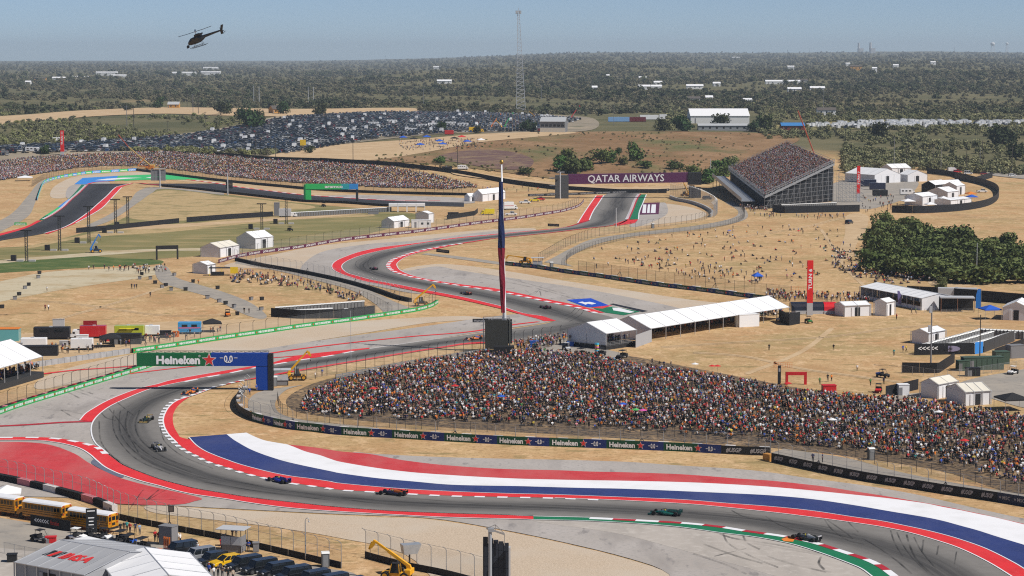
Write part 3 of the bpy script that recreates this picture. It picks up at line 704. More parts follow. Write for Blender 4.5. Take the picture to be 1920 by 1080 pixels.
SK = [[(1670,996),(1678,1020),(1693,1045)],[(1682,1000),(1693,1023),(1713,1050),(1740,1075)],[(1700,1004),(1707,1027),(1720,1052),(1750,1080)],[(1714,1009),(1728,1035),(1755,1068)],[(1732,1014),(1729,1036)],[(1760,1025),(1757,1042)],[(1794,1036),(1790,1060)],[(1600,1002),(1640,1024),(1680,1052),(1710,1078)],[(1545,974),(1560,994),(1590,1015),(1620,1022)],[(1550,976),(1585,1000),(1600,1012)],[(1590,980),(1610,1000)],[(1436,970),(1460,985),(1500,1000)],[(1372,959),(1400,972),(1450,980)],[(1290,962),(1350,965),(1430,975),(1520,992),(1600,1012)],[(1280,957),(1360,962),(1460,974),(1560,992)],
 [(1356,1002),(1364,1018),(1380,1030),(1420,1050),(1460,1066)],[(1394,1007),(1402,1020),(1425,1032)],[(1345,1001),(1380,1012),(1450,1022),(1540,1040)],[(1438,1044),(1480,1058),(1550,1075)],[(1300,1040),(1360,1060),(1400,1078)],[(1540,1045),(1536,1058),(1546,1070)],[(1410,1020),(1480,1032),(1580,1050)],[(1320,1022),(1380,1044),(1430,1058)],[(1340,1045),(1400,1030)],[(1440,1050),(1490,1056)],[(1520,1068),(1560,1075)],
 [(243,957),(265,925),(270,920)],[(275,940),(298,920)],[(280,938),(315,918)],[(200,936),(260,938),(330,938)],
 [(125,735),(150,748)],[(135,732),(165,742),(200,752)],[(142,729),(175,740)],[(60,762),(110,768),(155,778)],[(65,765),(100,770),(145,772)],[(115,770),(135,782),(150,788)],[(190,775),(200,785),(218,790)],[(215,752),(250,780)],[(205,768),(230,800),(260,850)],[(186,790),(190,830),(215,860),(250,880)],[(214,770),(212,800),(225,830),(260,865),(320,890)],[(226,770),(224,800),(236,830),(275,865),(340,890),(420,905)],[(240,772),(236,800),(250,828),(290,860),(360,888)],[(262,770),(254,800),(268,830),(310,860),(380,885)],[(300,800),(310,830),(345,858),(400,880)],[(182,830),(190,828)],[(420,900),(560,925),(700,938)],[(380,905),(500,925),(640,942)],[(640,935),(800,945),(960,950)],[(700,930),(900,946),(1100,956)],[(600,930),(700,945),(800,952)],
 [(1530,868),(1545,885)],[(1535,868),(1556,886)],[(1510,872),(1540,890)],[(985,545),(1000,553),(1012,543)],[(990,555),(1010,546),(1015,556)],[(1060,600),(1078,590),(1088,580)],[(1068,604),(1088,592),(1095,582)],[(1050,596),(1070,588),(1080,578)],[(870,505),(960,525),(1060,552)],[(900,520),(1000,540),(1080,562)],[(690,480),(670,490),(668,500),(690,512)],[(700,485),(684,494),(684,503),(710,515)],[(730,470),(700,480),(690,495),(700,510),(740,522)],[(1105,385),(1130,395),(1150,400)],[(1120,380),(1150,385),(1170,395)],[(1110,400),(1140,405),(1165,408)]]
for i, s_ in enumerate(SK): line('tyre_mark', s_, random.uniform(.16,.34),.205 + .0012 * (i % 9), M_skid)
for s_ in ([(1300,660),(1400,668),(1500,690),(1600,704),(1690,716)],[(1240,650),(1400,640),(1560,630),(1700,612),(1860,610)],[(1540,430),(1560,460),(1585,500),(1620,535)],[(1400,700),(1500,660),(1560,615)],[(100,600),(240,560),(330,530)],[(20,560),(150,570),(300,590),(430,590)],[(1150,480),(1300,455),(1480,430),(1590,405)],[(1780,400),(1880,410),(1990,402)]):
 for o_ in (0,.35): line('worn_path', [(x_, y_ + o_ * 6) for x_, y_ in s_], random.uniform(.7,1.3),.045 + .004 * o_, M_dirt)
# ------------------------------------------------------------------ lettering
_TXT = {}
def text_mesh(body, bold=0.0, shear=0.0, space=1.0):
 """flat lettering: verts (x along, y up; capital height 1, base at 0) and faces"""
 key = (body, bold, shear, space)
 if key in _TXT: return _TXT[key]
 cu = bpy.data.curves.new('txt', 'FONT'); cu.body = body; cu.size = 1.0; cu.offset = bold; cu.shear = shear; cu.space_character = space
 cu.resolution_u = 2; cu.fill_mode = 'FRONT'
 ob = bpy.data.objects.new('txt', cu); COL.objects.link(ob)
 dg = bpy.context.evaluated_depsgraph_get()
 me = bpy.data.meshes.new_from_object(ob.evaluated_get(dg))
 V = np.array([v.co[:] for v in me.vertices]).reshape(-1,3); F = [tuple(p.vertices) for p in me.polygons]
 bpy.data.objects.remove(ob); bpy.data.curves.remove(cu); bpy.data.meshes.remove(me)
 k = 1 / 0.70
 V = V[:, :2] * k; V[:, 0] -= V[:, 0].min()
 _TXT[key] = (V, F, float(V[:, 0].max()))
 return _TXT[key]
STAR = ([(0.5 * math.sin(2 * math.pi * k / 10) * (1 if k % 2 == 0 else 0.42),0.5 * math.cos(2 * math.pi * k / 10) * (1 if k % 2 == 0 else 0.42)) for k in range(10)])
def star_shape(c, r):
 return np.array([(c[0], c[1])] + [(c[0] + 2 * r * x, c[1] + 2 * r * y) for x, y in STAR]),[(0,1 + (k + 1) % 10,1 + k) for k in range(10)]
def flat_text(name, body, w, h, mat_, parent, M, bold=0.02, fit=True, shear=0.0, space=1.0, centre=(0,0)):
 """lettering on a flat face: M maps (x right, y up, z out) of the face to the parent's space"""
 V, F, L = text_mesh(body, bold, shear, space)
 sx = (w / L) if fit else h
 P = [M @ Vector(((v[0] - L / 2) * sx + centre[0],(v[1] - 0.5) * h + centre[1],0)) for v in V]
 return me_obj(name, P, F, mat_, parent)
def face_matrix(c, right, up):
 r = Vector(right).normalized(); u = Vector(up).normalized(); n = r.cross(u)
 return Matrix(((r.x, u.x, n.x, c[0]),(r.y, u.y, n.y, c[1]),(r.z, u.z, n.z, c[2]),(0,0,0,1)))
# ------------------------------------------------------------------ walls with printed panels
class Path:
 """a smooth line on the ground, walked in metres; its face looks to the side of the photographer"""
 def __init__(s, pix, n=8, step=0.6, world=None):
  P = np.asarray(world, float) if world is not None else gpath(pix, n)
  s.P = resample(P, step=step)
  s.s = np.concatenate([[0], np.cumsum(np.linalg.norm(np.diff(s.P, axis=0), axis=1))])
  d = np.gradient(s.P[:, :2], axis=0); d /= np.linalg.norm(d, axis=1)[:, None]
  k = 7
  if len(d) > 2 * k:
   ker = np.ones(k) / k
   pad = np.concatenate([np.repeat(d[:1], k // 2,0), d, np.repeat(d[-1:], k // 2,0)])
   d = np.stack([np.convolve(pad[:, 0], ker, 'valid'), np.convolve(pad[:, 1], ker, 'valid')],1)
   d /= np.linalg.norm(d, axis=1)[:, None]
  s.d = d; s.n = np.stack([d[:, 1],-d[:, 0]],1); s.L = float(s.s[-1])
 def at(s, t, off=0.0, z=0.0):
  t = np.asarray(t, float)
  f = lambda a: np.interp(t, s.s, a)
  ex = np.where(t < 0, t, np.where(t > s.L, t - s.L, 0.0))
  return np.stack([f(s.P[:, 0]) + f(s.n[:, 0]) * off + f(s.d[:, 0]) * ex, f(s.P[:, 1]) + f(s.n[:, 1]) * off + f(s.d[:, 1]) * ex, f(s.P[:, 2]) + np.asarray(z, float)],-1)
 def ang(s, t):
  return math.atan2(float(np.interp(t, s.s, s.d[:, 1])), float(np.interp(t, s.s, s.d[:, 0])))
 def s_of(s, px):
  """distance walked where the line passes photo column px"""
  q = project(s.P)[:, 0]
  return float(np.interp(px, q, s.s)) if q[-1] > q[0] else float(np.interp(-px, -q, s.s))
def wall_piece(name, path, a, b, z0, z1, thick, m, parent, org, off=0.0, seg=1.2):
 n = max(2, int((b - a) / seg) + 1); t = np.linspace(a, b, n)
 R_ = [path.at(t, off, z0), path.at(t, off, z1), path.at(t, off - thick, z1), path.at(t, off - thick, z0)]
 V = np.stack(R_, 1).reshape(-1,3) - np.array(org)
 F = []
 for i in range(n - 1):
  for k in range(4): F.append((i * 4 + k, (i + 1) * 4 + k, (i + 1) * 4 + (k + 1) % 4, i * 4 + (k + 1) % 4))
 F += [(0,1,2,3), tuple((n - 1) * 4 + k for k in (3,2,1,0))]
 return me_obj(name, V, F, m, parent)
def wall_print(name, path, shape, s_c, z_c, sx, sy, m, parent, org, off):
 V, F = shape[0], shape[1]
 P = path.at(s_c + V[:, 0] * sx, off, 0); P[:, 2] += z_c + V[:, 1] * sy
 return me_obj(name, P - np.array(org), F, m, parent)
def print_text(path, body, a, b, zc, h, m, parent, org, off=0.04, bold=0.02, shear=0.0, space=1.0, name='lettering'):
 V, F, L = text_mesh(body, bold, shear, space)
 W = V.copy(); W[:, 0] -= L / 2; W[:, 1] -= 0.5
 return wall_print(name, path, (W, F),(a + b) / 2, zc, (b - a) / L, h, m, parent, org, off)
W_green = mat('green_banner', (0.012,0.115,0.042),0.6, var=0.06)
W_dgreen = mat('deep_green_banner', (0.010,0.072,0.032),0.6, var=0.06)
W_navy = mat('navy_banner', (0.014,0.030,0.145),0.6, var=0.06)
W_black = mat('black_banner', (0.014,0.015,0.018),0.65, var=0.15)
W_maroon = mat('maroon_banner', (0.085,0.012,0.045),0.6, var=0.08)
W_letter = mat('white_print', (0.82,0.82,0.82),0.6, var=0.03)
W_dim = mat('grey_print', (0.36,0.35,0.36),0.6, var=0.06)
W_star = mat('red_print', (0.62,0.035,0.03),0.6, var=0.05)
W_lgreen = mat('light_green_banner', (0.018,0.30,0.075),0.6, var=0.05)
W_ablue = mat('light_blue_banner', (0.04,0.27,0.66),0.6, var=0.05)
W_agreen = mat('bright_green_banner', (0.03,0.46,0.12),0.6, var=0.05)
M_conc = mat('concrete', (0.42,0.41,0.40),0.9, var=0.2, scale=0.7)
M_rubber = mat('tyre_rubber', (0.018,0.018,0.019),0.9, var=0.3)
M_pink = mat('faded_tyre_paint', (0.55,0.20,0.22),0.85, var=0.3)
M_tywhite = mat('white_tyre_paint', (0.62,0.58,0.56),0.85, var=0.2)
M_steel = mat('galvanised_steel', (0.38,0.39,0.40),0.45, metal=0.6, var=0.15)
M_dsteel = mat('dark_steel', (0.045,0.047,0.05),0.6, metal=0.3, var=0.2)
M_tarp = mat('black_tarpaulin', (0.012,0.013,0.016),0.8, var=0.3)
def tyre_blocks(path, t, org, z, step=5.0, mats=(None,), off=-0.35, size=(1.9,0.9,0.3)):
 s = step * 0.4; k = 0
 while s < path.L - 1:
  p = path.at(s, off, z); b = MB(); b.box((0,0,0), size); o = b.build('tyre_pack', mats[k % len(mats)], t)
  o.location = Vector(p) - Vector(org); o.rotation_euler.z = path.ang(s); s += step; k += 1
def logo_panel(path, a, b, z0, z1, t, org, green, navy, star=True, dim=False):
 """green panel with the brewer's name, star and a navy end with 0.0"""
 m = a + (b - a) * 0.60; h = z1 - z0; lm = W_dim if dim else W_letter
 g = wall_piece('panel', path, a, m, z0, z1,0.12, green, t, org)
 n = wall_piece('panel', path, m, b, z0, z1,0.12, navy, t, org)
 print_text(path, 'Heineken', a + (b - a) * 0.05, a + (b - a) * 0.50, z0 + h * 0.50, h * 0.56, lm, g, org, bold=0.035)
 L = b - a
 V, F = star_shape((0,0),0.5)
 wall_print('star', path, (V, F), a + L * 0.60, z0 + h * 0.5, h * 0.92, h * 0.92, lm, n, org, 0.05)
 wall_print('star', path, (V, F), a + L * 0.60, z0 + h * 0.5, h * 0.78, h * 0.78, W_star, n, org, 0.075)
 print_text(path, '0.0', a + L * 0.775, a + L * 0.855, z0 + h * 0.5, h * 0.52, lm, n, org, bold=0.02)
 for u in (0.735,0.872):
  wall_piece('dash', path, a + L * u, a + L * (u + 0.03), z0 + h * 0.47, z0 + h * 0.53,0.02, lm, n, org, off=0.045)
def wall_thing(name, label, cat, path, group=None):
 org = path.P[0]
 return thing(name, label, cat, tuple(org),0, group), org
# long banner wall in front of the main crowd
p1 = Path([(458,735),(445,750),(442,764),(450,776),(470,787),(497,795),(530,802.5),(563,807.5),(600,811),(640,816),(740,822),(840,828),(973,835),(1140,841),(1280,847),(1353,851),(1443,855)])
t, org = wall_thing('banner_wall', 'long green and navy banner wall with red stars in front of the main crowd', 'barrier', p1)
wall_piece('panel', p1,0, p1.s_of(472),0,1.65,0.12, W_black, t, org)
XS = [472,512,553,640,735,833,932,1030,1137,1244,1352]
for x0, x1 in zip(XS[:-1], XS[1:]):
 logo_panel(p1, p1.s_of(x0), p1.s_of(x1),0,1.7, t, org, W_dgreen, W_navy)
for x0, x1 in ((1352,1397),(1397,1443)):
 a, b = p1.s_of(x0), p1.s_of(x1)
 q = wall_piece('panel', p1, a, b, 0,1.65,0.12, W_black, t, org)
 print_text(p1, '#USGP', a + (b - a) * 0.2, a + (b - a) * 0.85,0.85,0.75, W_dim, q, org, bold=0.04, shear=0.2)
wall_piece('tyre_wall', p1, p1.s_of(470), p1.L, 0,1.35,0.9, M_rubber, t, org, off=-0.14)
tyre_blocks(p1, t, org, 1.5,6.5,(M_tywhite, M_conc), off=-0.6)
p2 = Path([(1430,863),(1470,871),(1513,880.5),(1613,901),(1700,915),(1780,928),(1873,942),(1960,957),(2040,972)])
t, org = wall_thing('banner_wall', 'black banner wall with grey slanted lettering along the right run-off', 'barrier', p2)
wall_piece('end_block', p2,0, p2.s_of(1443),0,1.3,1.2, mat('orange_end_block', (0.55,0.26,0.06),0.7), t, org)
a = p2.s_of(1446); step = (p2.s_of(1870) - a) / 13
for k in range(13):
 q = wall_piece('panel', p2, a + k * step, a + (k + 1) * step, 0,1.7,0.12, W_black, t, org)
 print_text(p2, '#USGP', a + (k + 0.2) * step, a + (k + 0.8) * step, 0.95,0.72, W_dim, q, org, bold=0.04, shear=0.25)
a2 = a + 13 * step
for k in range(4):
 q = wall_piece('panel', p2, a2 + k * 2.9, a2 + (k + 1) * 2.9,0,1.7,0.12, mat('slate_navy_banner', (0.018,0.026,0.06),0.6), t, org)
 print_text(p2, 'MSC', a2 + k * 2.9 + 1.0, a2 + k * 2.9 + 2.5,0.95,0.6, W_dim, q, org, bold=0.02)
 V, F = star_shape((0,0),0.5)
 wall_print('emblem', p2,(V, F), a2 + k * 2.9 + 0.55,0.95,0.6,0.6, W_dim, q, org, 0.05)
def banner_run(name, label, path, z1, period, base, body, tm, fill=0.82, th=0.6, cat='barrier', s0=0.0, emblem=None, group=None, bold=0.03, shear=0.0):
 t, org = wall_thing(name, label, cat, path, group)
 n = max(1, int(round((path.L - s0) / period))); per = (path.L - s0) / n
 if s0 > 0.5: wall_piece('panel', path, 0, s0,0, z1,0.12, base[0], t, org)
 for k in range(n):
  a, b = s0 + k * per, s0 + (k + 1) * per
  q = wall_piece('panel', path, a, b, 0, z1,0.12, base[k % len(base)], t, org)
  if body:
   mid, hw = (a + b) / 2 + (0.04 * per if emblem else 0), per * fill / 2
   print_text(path, body, mid - hw, mid + hw, z1 * 0.52, z1 * th, tm, q, org, bold=bold, shear=shear)
  if emblem:
   V, F = star_shape((0,0),0.5)
   wall_print('emblem', path, (V, F), a + per * 0.05, z1 * 0.5, z1 * 0.5, z1 * 0.6, emblem, q, org, 0.05)
 return t, org
p5 = Path([(-30,788),(0,778),(42,763),(117,740),(193,717),(233,705),(270,693.5),(287,687)])
t, org = banner_run('banner_wall', 'bright green banner wall on the grey run-off beside the roofed grandstand', p5,1.3,4.6,[W_lgreen], 'WHEN YOU DRIVE NEVER DRINK', W_letter, th=0.42, emblem=W_star)
wall_piece('tyre_wall', p5,0, p5.L, 0,1.1,1.0, M_rubber, t, org, off=-0.15)
tyre_blocks(p5, t, org, 1.25,4.6,(M_pink, mat('red_tyre_paint', (0.45,0.03,0.05),0.8)), off=-0.7, size=(1.1,0.8,0.3))
strip('tarpaulin_strip', p5.at(np.linspace(0, p5.L, 40),-1.4), p5.at(np.linspace(0, p5.L, 40),-4.6),0.25, M_tarp, world=True)
p6 = Path([(250,662),(320,652),(430,635),(500,625),(560,616),(658,603),(698,597),(777,585),(808,577),(822,569)])
t, org = banner_run('banner_wall', 'bright green banner wall curving behind the far gravel bed', p6,1.3,7.6,[W_lgreen], 'WHEN YOU DRIVE NEVER DRINK', W_letter, th=0.42, emblem=W_star)
wall_piece('tyre_wall', p6,0, p6.L, 0,1.15,0.6, M_rubber, t, org, off=-0.15)
p3 = Path([(410,493.5),(463,480),(567,465),(640,452.5),(733,441.7),(780,436.5),(880,422.5),(930,416),(978,410),(1022,403),(1055,397.5),(1077,391),(1088,386),(1095,378)])
t, org = banner_run('banner_wall', 'maroon banner wall with white lettering above the middle gravel bed', p3,1.35,10.3,[W_maroon], 'QATAR AIRWAYS', W_letter, fill=0.80, th=0.55, bold=0.01)
p4 = Path([(990,368.5),(1068,366),(1120,364),(1190,361.5),(1255,358)])
banner_run('banner_wall', 'dark banner wall with dim lettering below the purple gantry', p4,1.4,10.5,[W_black], 'QATAR AIRWAYS', W_dim, th=0.5, bold=0.01)
p7 = Path([(944,497),(1002,503),(1060,512),(1127,521),(1180,529),(1243,538),(1327,548),(1393,557),(1450,564)])
t, org = wall_thing('banner_wall', 'green and navy banner wall below the dry spectator slope', 'barrier', p7)
n7 = int(p7.L / 8.7); per7 = p7.L / n7
for k in range(n7): logo_panel(p7, k * per7,(k + 1) * per7,0,1.35, t, org, W_dgreen, W_navy, dim=True)
wall_piece('tyre_wall', p7,0, p7.L, 0,1.2,0.8, M_rubber, t, org, off=-0.15)
tyre_blocks(p7, t, org, 1.3,8.7,(M_tywhite, M_conc), off=-0.6, size=(3.4,0.9,0.25))
p8 = Path([(70,376),(76,358),(83,343.5),(97,338),(117,333),(142,329),(163,325.8),(187,324),(208,323),(230,321.6),(256,320)])
banner_run('banner_wall', 'light blue and green banner wall round the far hairpin', p8,1.6,8.0,[W_ablue, W_agreen], 'aramco', W_letter, fill=0.75, th=0.55)
p9 = Path([(256,320),(310,327.5),(420,341),(520,350.5),(600,357.5),(700,362.5),(790,365),(880,367)])
t, org = wall_thing('barrier_wall', 'long dark tyre wall below the far crowd bank', 'barrier', p9)
wall_piece('tyre_wall', p9,0, p9.L, 0,1.5,0.8, W_black, t, org)
p10 = Path([(303,350),(367,355.5),(425,362.5),(483,369),(550,376.5),(575,379),(650,382),(720,387),(800,389)])
t, org = wall_thing('barrier_wall', 'black tyre wall along the inside of the far straight', 'barrier', p10)
s = 0.0
while s < p10.L - 2: wall_piece('tyre_bundle', p10, s, s + 3.4,0,1.25,0.9, M_rubber, t, org); s += 3.8
p11 = Path([(40,693),(78,687),(175,673),(250,662)])
t, org = wall_thing('concrete_barrier', 'grey mottled block barrier behind the gravel left of the blue gantry', 'barrier', p11)
s = 0.0; k = 0
M_marble = mat('mottled_concrete', (0.34,0.34,0.35),0.9, var=0.4, scale=0.6)
while s < p11.L - 1.5: wall_piece('block', p11, s, s + 1.92,0,1.25 + 0.05 * (k % 2),0.7, M_marble, t, org); s += 2.0; k += 1
p12 = Path([(205,962),(223,974),(331,996),(421,1013),(477,1027),(599,1056),(640,1066)])
t, org = wall_thing('barrier_wall', 'black panelled barrier between the parked cars and the gravel', 'barrier', p12)
s = 0.0
while s < p12.L - 1: wall_piece('panel', p12, s, min(s + 1.92, p12.L),0,0.95,0.15, W_black, t, org); s += 2.0
s = 1.96
while s < p12.L: wall_piece('joint_strip', p12, s - 0.07, s + 0.07,0.1,0.97,0.06, M_steel, t, org, off=0.04); s += 4.0
p13 = Path([(-20,898),(30,908),(100,925),(170,944),(205,958)])
t, org = wall_thing('barrier_wall', 'dark wall behind the school buses by the faded red run-off', 'barrier', p13)
s = 0.0; k = 0
while s < p13.L - 1:
 wall_piece('tyre_bundle', p13, s, s + 3.8,0,1.15,1.0,[M_rubber, M_rubber, M_pink, M_rubber, M_tywhite][k % 5], t, org); s += 4.0; k += 1
p14 = Path([(684,1046),(705,1052),(760,1066),(830,1080),(900,1098)])
t, org = wall_thing('barrier_wall', 'black barrier behind the yellow telehandler at the bottom edge', 'barrier', p14)
s = 0.0
while s < p14.L - 1: wall_piece('panel', p14, s, s + 1.92,0,1.0,0.15, W_black, t, org); s += 2.0
p15 = Path([(440,489),(490,500),(560,512),(640,529),(700,546),(740,560),(765,566)])
t, org = wall_thing('barrier_wall', 'black tyre wall between the middle bend and its service road', 'barrier', p15)
s = 0.0
while s < p15.L - 1: wall_piece('tyre_bundle', p15, s, s + 2.8,0,1.2,0.9, M_rubber, t, org); s += 3.0
p16 = Path([(1255,372),(1270,377),(1295,382),(1320,391),(1334,401),(1330,408)])
t, org = wall_thing('barrier_wall', 'pale concrete wall curving below the packed grandstand', 'barrier', p16)
s = 0.0
while s < p16.L - 2: wall_piece('block', p16, s, s + 3.8,0,1.6,0.8, M_conc, t, org); s += 4.0
for lab, pts in (('low banner sign beyond the middle kerb, in the tan grass', [(818,472),(842,475)]),('low banner sign left of the large red kerb', [(1027,424),(1048,425)])):
 pp = Path(pts, step=0.3)
 banner_run('banner_sign', lab, pp, 1.2, pp.L, [W_black], 'QATAR AIRWAYS', W_dim, cat='sign', th=0.4)
pp = Path([(886,605),(915,605)], step=0.3)
banner_run('banner_sign', 'dark banner sign beside the black screen tower', pp, 1.1, pp.L, [W_black], 'Heineken', W_dim, cat='sign', th=0.5)
pp = Path([(27,422.5),(50,422.5)], step=0.3)
banner_run('banner_sign', 'small green and blue sign beside the far-left track', pp, 1.3, pp.L, [W_agreen], 'aramco', W_letter, cat='sign', th=0.6)
# ------------------------------------------------------------------ fences
def net_material(name, col, dens):
 if name in MATS: return MATS[name]
 m, nt, N, L, b = _nodes(name)
 b.inputs['Base Color'].default_value = (*col, 1); b.inputs['Roughness'].default_value = 0.7
 tr = N.new('ShaderNodeBsdfTransparent'); mx = N.new('ShaderNodeMixShader'); mx.inputs[0].default_value = dens
 geo = N.new('ShaderNodeNewGeometry'); nz = N.new('ShaderNodeTexNoise'); nz.inputs['Scale'].default_value = 0.8
 L.new(geo.outputs['Position'], nz.inputs['Vector'])
 mr = N.new('ShaderNodeMapRange'); mr.inputs['To Min'].default_value = dens * 0.7; mr.inputs['To Max'].default_value = dens * 1.3
 L.new(nz.outputs[0], mr.inputs['Value']); L.new(mr.outputs[0], mx.inputs[0])
 L.new(tr.outputs[0], mx.inputs[1]); L.new(b.outputs[0], mx.inputs[2]); L.new(mx.outputs[0], N['Material Output'].inputs[0])
 MATS[name] = m
 return m
NET = net_material('wire_netting', (0.30,0.30,0.30),0.13)
NET_D = net_material('dark_wire_netting', (0.10,0.09,0.08),0.20)
NET_B = net_material('screen_netting', (0.03,0.03,0.03),0.55)
_POST = {}
def post_mesh(h, r, lean, m):
 key = (h, r, lean, m.name)
 if key not in _POST:
  b = MB()
  if lean:
   b.cyl((0,0,0),(0,0, h * 0.86), r, r * 0.9,6); b.cyl((0,0, h * 0.86),(0,-h * 0.09, h * 0.95), r * 0.9, r * 0.85,6); b.cyl((0,-h * 0.09, h * 0.95),(0,-h * 0.17, h), r * 0.85, r * 0.8,6)
  else: b.cyl((0,0,0),(0,0, h), r, r * 0.9,6)
  o = b.build('post', m); _POST[key] = o.data; bpy.data.objects.remove(o)
 return _POST[key]
def fence(label, path, h, spacing, m=None, net=None, r=0.06, lean=True, off=0.0, rails=(0.98,), name='debris_fence', group=None, braces=0):
 m = m or M_steel; net = net or NET
 org = path.at(0.0, off)
 t = thing(name, label, 'fence', tuple(org),0, group)
 me = post_mesh(h, r, lean, m)
 n = max(2, int(round(path.L / spacing)) + 1); ss = np.linspace(0, path.L, n)
 for k, s in enumerate(ss):
  o = bpy.data.objects.new('post', me); link(o, t); o.location = Vector(path.at(s, off)) - Vector(org); o.rotation_euler.z = path.ang(s)
 if braces:
  for s in ss[braces // 2::braces]:
   a = path.ang(s); b = MB()
   for q in (-1,1): b.cyl((0,0, h * 0.5),(q * h * 0.42,-0.1 * h, 0), r * 1.2, r * 1.2,5)
   o = b.build('brace', M_dsteel, t); o.location = Vector(path.at(s, off)) - Vector(org); o.rotation_euler.z = a
 q = np.linspace(0, path.L, max(8, int(path.L / 4)))
 top = h * 0.86 if lean else h * 0.98
 A, B = path.at(q, off, 0.05) - np.array(org), path.at(q, off, top) - np.array(org)
 V = np.concatenate([A, B]); k = len(q)
 me_obj('netting', V, [(i, i + 1, k + i + 1, k + i) for i in range(k - 1)], net, t)
 for f in rails:
  b = MB(); pts = path.at(q, off + (h * 0.17 if (lean and f > 0.95) else 0.02), h * f) - np.array(org)
  for u, v in zip(pts[:-1], pts[1:]): b.bar(u, v, 0.035)
  b.build('cable', m, t)
 return t
fence('tall wire debris fence behind the green and navy banner wall', p1,4.0,4.1, off=-1.3, rails=(0.99,0.5), braces=9)
fence('tall wire debris fence behind the black banner wall', p2,4.0,3.6, off=-0.6, rails=(0.99,0.5), braces=8)
cf = Path([(520,752),(526,770),(545,781),(640,796),(857,808),(1100,815),(1280,821),(1450,833),(1560,845),(1640,870),(1760,893),(1920,925),(2000,942)])
fence('low brown wire fence at the front edge of the main crowd', cf, 2.1,3.4, m=M_dsteel, net=NET_D, r=0.05, lean=False, name='wire_fence')
fs = Path([(556,714),(650,699),(740,684),(830,669),(905,657),(962,648),(1050,637)])
fence('debris fence between the sweeping straight and the main crowd', fs, 3.9,3.4, m=M_dsteel, off=0.0, rails=(0.99,))
wp = Path([(630,712),(740,690),(830,675),(905,663)])
t, org = wall_thing('guard_rail', 'grey guard rail behind the debris fence of the sweeping straight', 'barrier', wp)
for z in (0.35,0.7,1.05): wall_piece('rail', wp, 0, wp.L, z - 0.13, z + 0.13,0.05, M_steel, t, org)
s = 0.0
while s < wp.L: wall_piece('post', wp, s, s + 0.12,0,1.25,0.1, M_dsteel, t, org, off=-0.06); s += 2.6
fence('dark debris fence behind the curved green banner wall', p6,4.0,5.0, m=M_dsteel, off=-1.0)
fence('debris fence behind the green banner wall by the roofed grandstand', p5,3.2,4.2, m=M_dsteel, off=-5.0)
fence('debris fence on the black tyre wall of the middle bend', p15,4.2,4.6, m=M_steel, off=-1.2, braces=9)
sf = Path([(470,498),(560,524),(640,546),(690,562),(735,586)])
fence('plain wire fence between service road and spectators left of the middle bend', sf, 2.2,4.5, m=M_dsteel, lean=False, r=0.05, name='wire_fence')
f7 = Path([(1010,493),(1025,484),(1060,464),(1110,446),(1190,432),(1300,417),(1335,406)])
fence('debris fence beside the curving service road, track side', f7,4.0,5.2, m=M_dsteel)
f7b = Path([(1062,498),(1066,484),(1100,468),(1190,446),(1310,433),(1385,416),(1394,398),(1370,378),(1330,368)])
fence('dark wire fence along the lower edge of the dry spectator slope', f7b, 2.4,4.0, m=M_dsteel, net=NET_D, lean=False, r=0.05, rails=(0.99,0.45), name='wire_fence')
f8 = Path([(1080,508),(1160,519),(1243,530),(1327,540),(1400,550),(1480,558)])
fence('tall wire fence behind the upper green and navy banner wall', f8,3.6,4.8, m=M_dsteel, net=NET_D, off=-1.0, lean=False, braces=10)
f3 = Path([(440,482),(520,466),(640,447),(733,436),(820,426),(905,414),(1000,402),(1055,393),(1085,381)])
fence('debris fence behind the maroon banner wall', f3,3.6,7.0, m=M_dsteel)
f9 = Path([(-20,895),(30,905),(100,921),(170,938),(230,965),(331,992),(421,1009),(477,1023),(599,1052),(640,1062)])
fence('galvanised debris fence between the gravel and the buses and parked cars', f9,4.0,2.7, m=M_steel, off=0.0, rails=(0.99,0.6))
f10 = Path([(60,350),(85,336),(120,328),(163,321),(230,317),(310,324),(420,337),(520,347),(640,355),(790,360),(900,363)])
fence('long wire fence between the far track and the crowd bank', f10,3.4,5.5, m=M_dsteel, net=NET_D, lean=False, r=0.07)
f12 = Path([(1257,366),(1300,374),(1330,386),(1345,398),(1338,408)])
fence('dense steel debris fence above the pale curved wall', f12,7.0,2.6, m=M_steel, net=net_material('dense_netting', (0.3,0.31,0.33),0.22))
f14 = Path([(686,1040),(720,1049),(790,1067),(860,1082),(940,1104)])
fence('debris fence behind the yellow telehandler at the bottom edge', f14,4.2,2.9, off=0.0)
f15 = Path([(1690,700),(1780,710),(1840,702),(1920,690)])
fence('chain-link fence in front of the green generator units', f15,2.0,3.2, m=M_steel, lean=False, r=0.04, name='wire_fence')
f16 = Path([(8,1038),(50,1047),(90,1054)])
fence('low chain-link panel fence behind the grey marquee', f16,1.8,2.6, m=M_steel, lean=False, r=0.04, name='wire_fence')
# ------------------------------------------------------------------ vehicles (forward = +X, standing on z = 0)
M_tyre = mat('tyre', (0.016,0.016,0.017),0.85, var=0.2)
M_rim = mat('wheel_rim', (0.25,0.25,0.26),0.4, metal=0.8)
M_drim = mat('dark_wheel_rim', (0.03,0.03,0.032),0.4, metal=0.5)
M_glass = mat('tinted_glass', (0.012,0.015,0.018),0.08, var=0.02, spec=0.6)
M_lamp = mat('headlamp', (0.7,0.72,0.75),0.15, spec=0.6)
M_tail = mat('tail_lamp', (0.45,0.02,0.02),0.25)
M_carbon = mat('carbon_black', (0.016,0.016,0.018),0.45, var=0.1)
M_yellow = mat('plant_yellow', (0.72,0.36,0.015),0.4, var=0.06)
M_grey = mat('mid_grey', (0.20,0.20,0.21),0.6, var=0.1)
M_lgrey = mat('light_grey', (0.45,0.46,0.48),0.6, var=0.08)
M_white = mat('white_coat', (0.76,0.76,0.76),0.5, var=0.04)
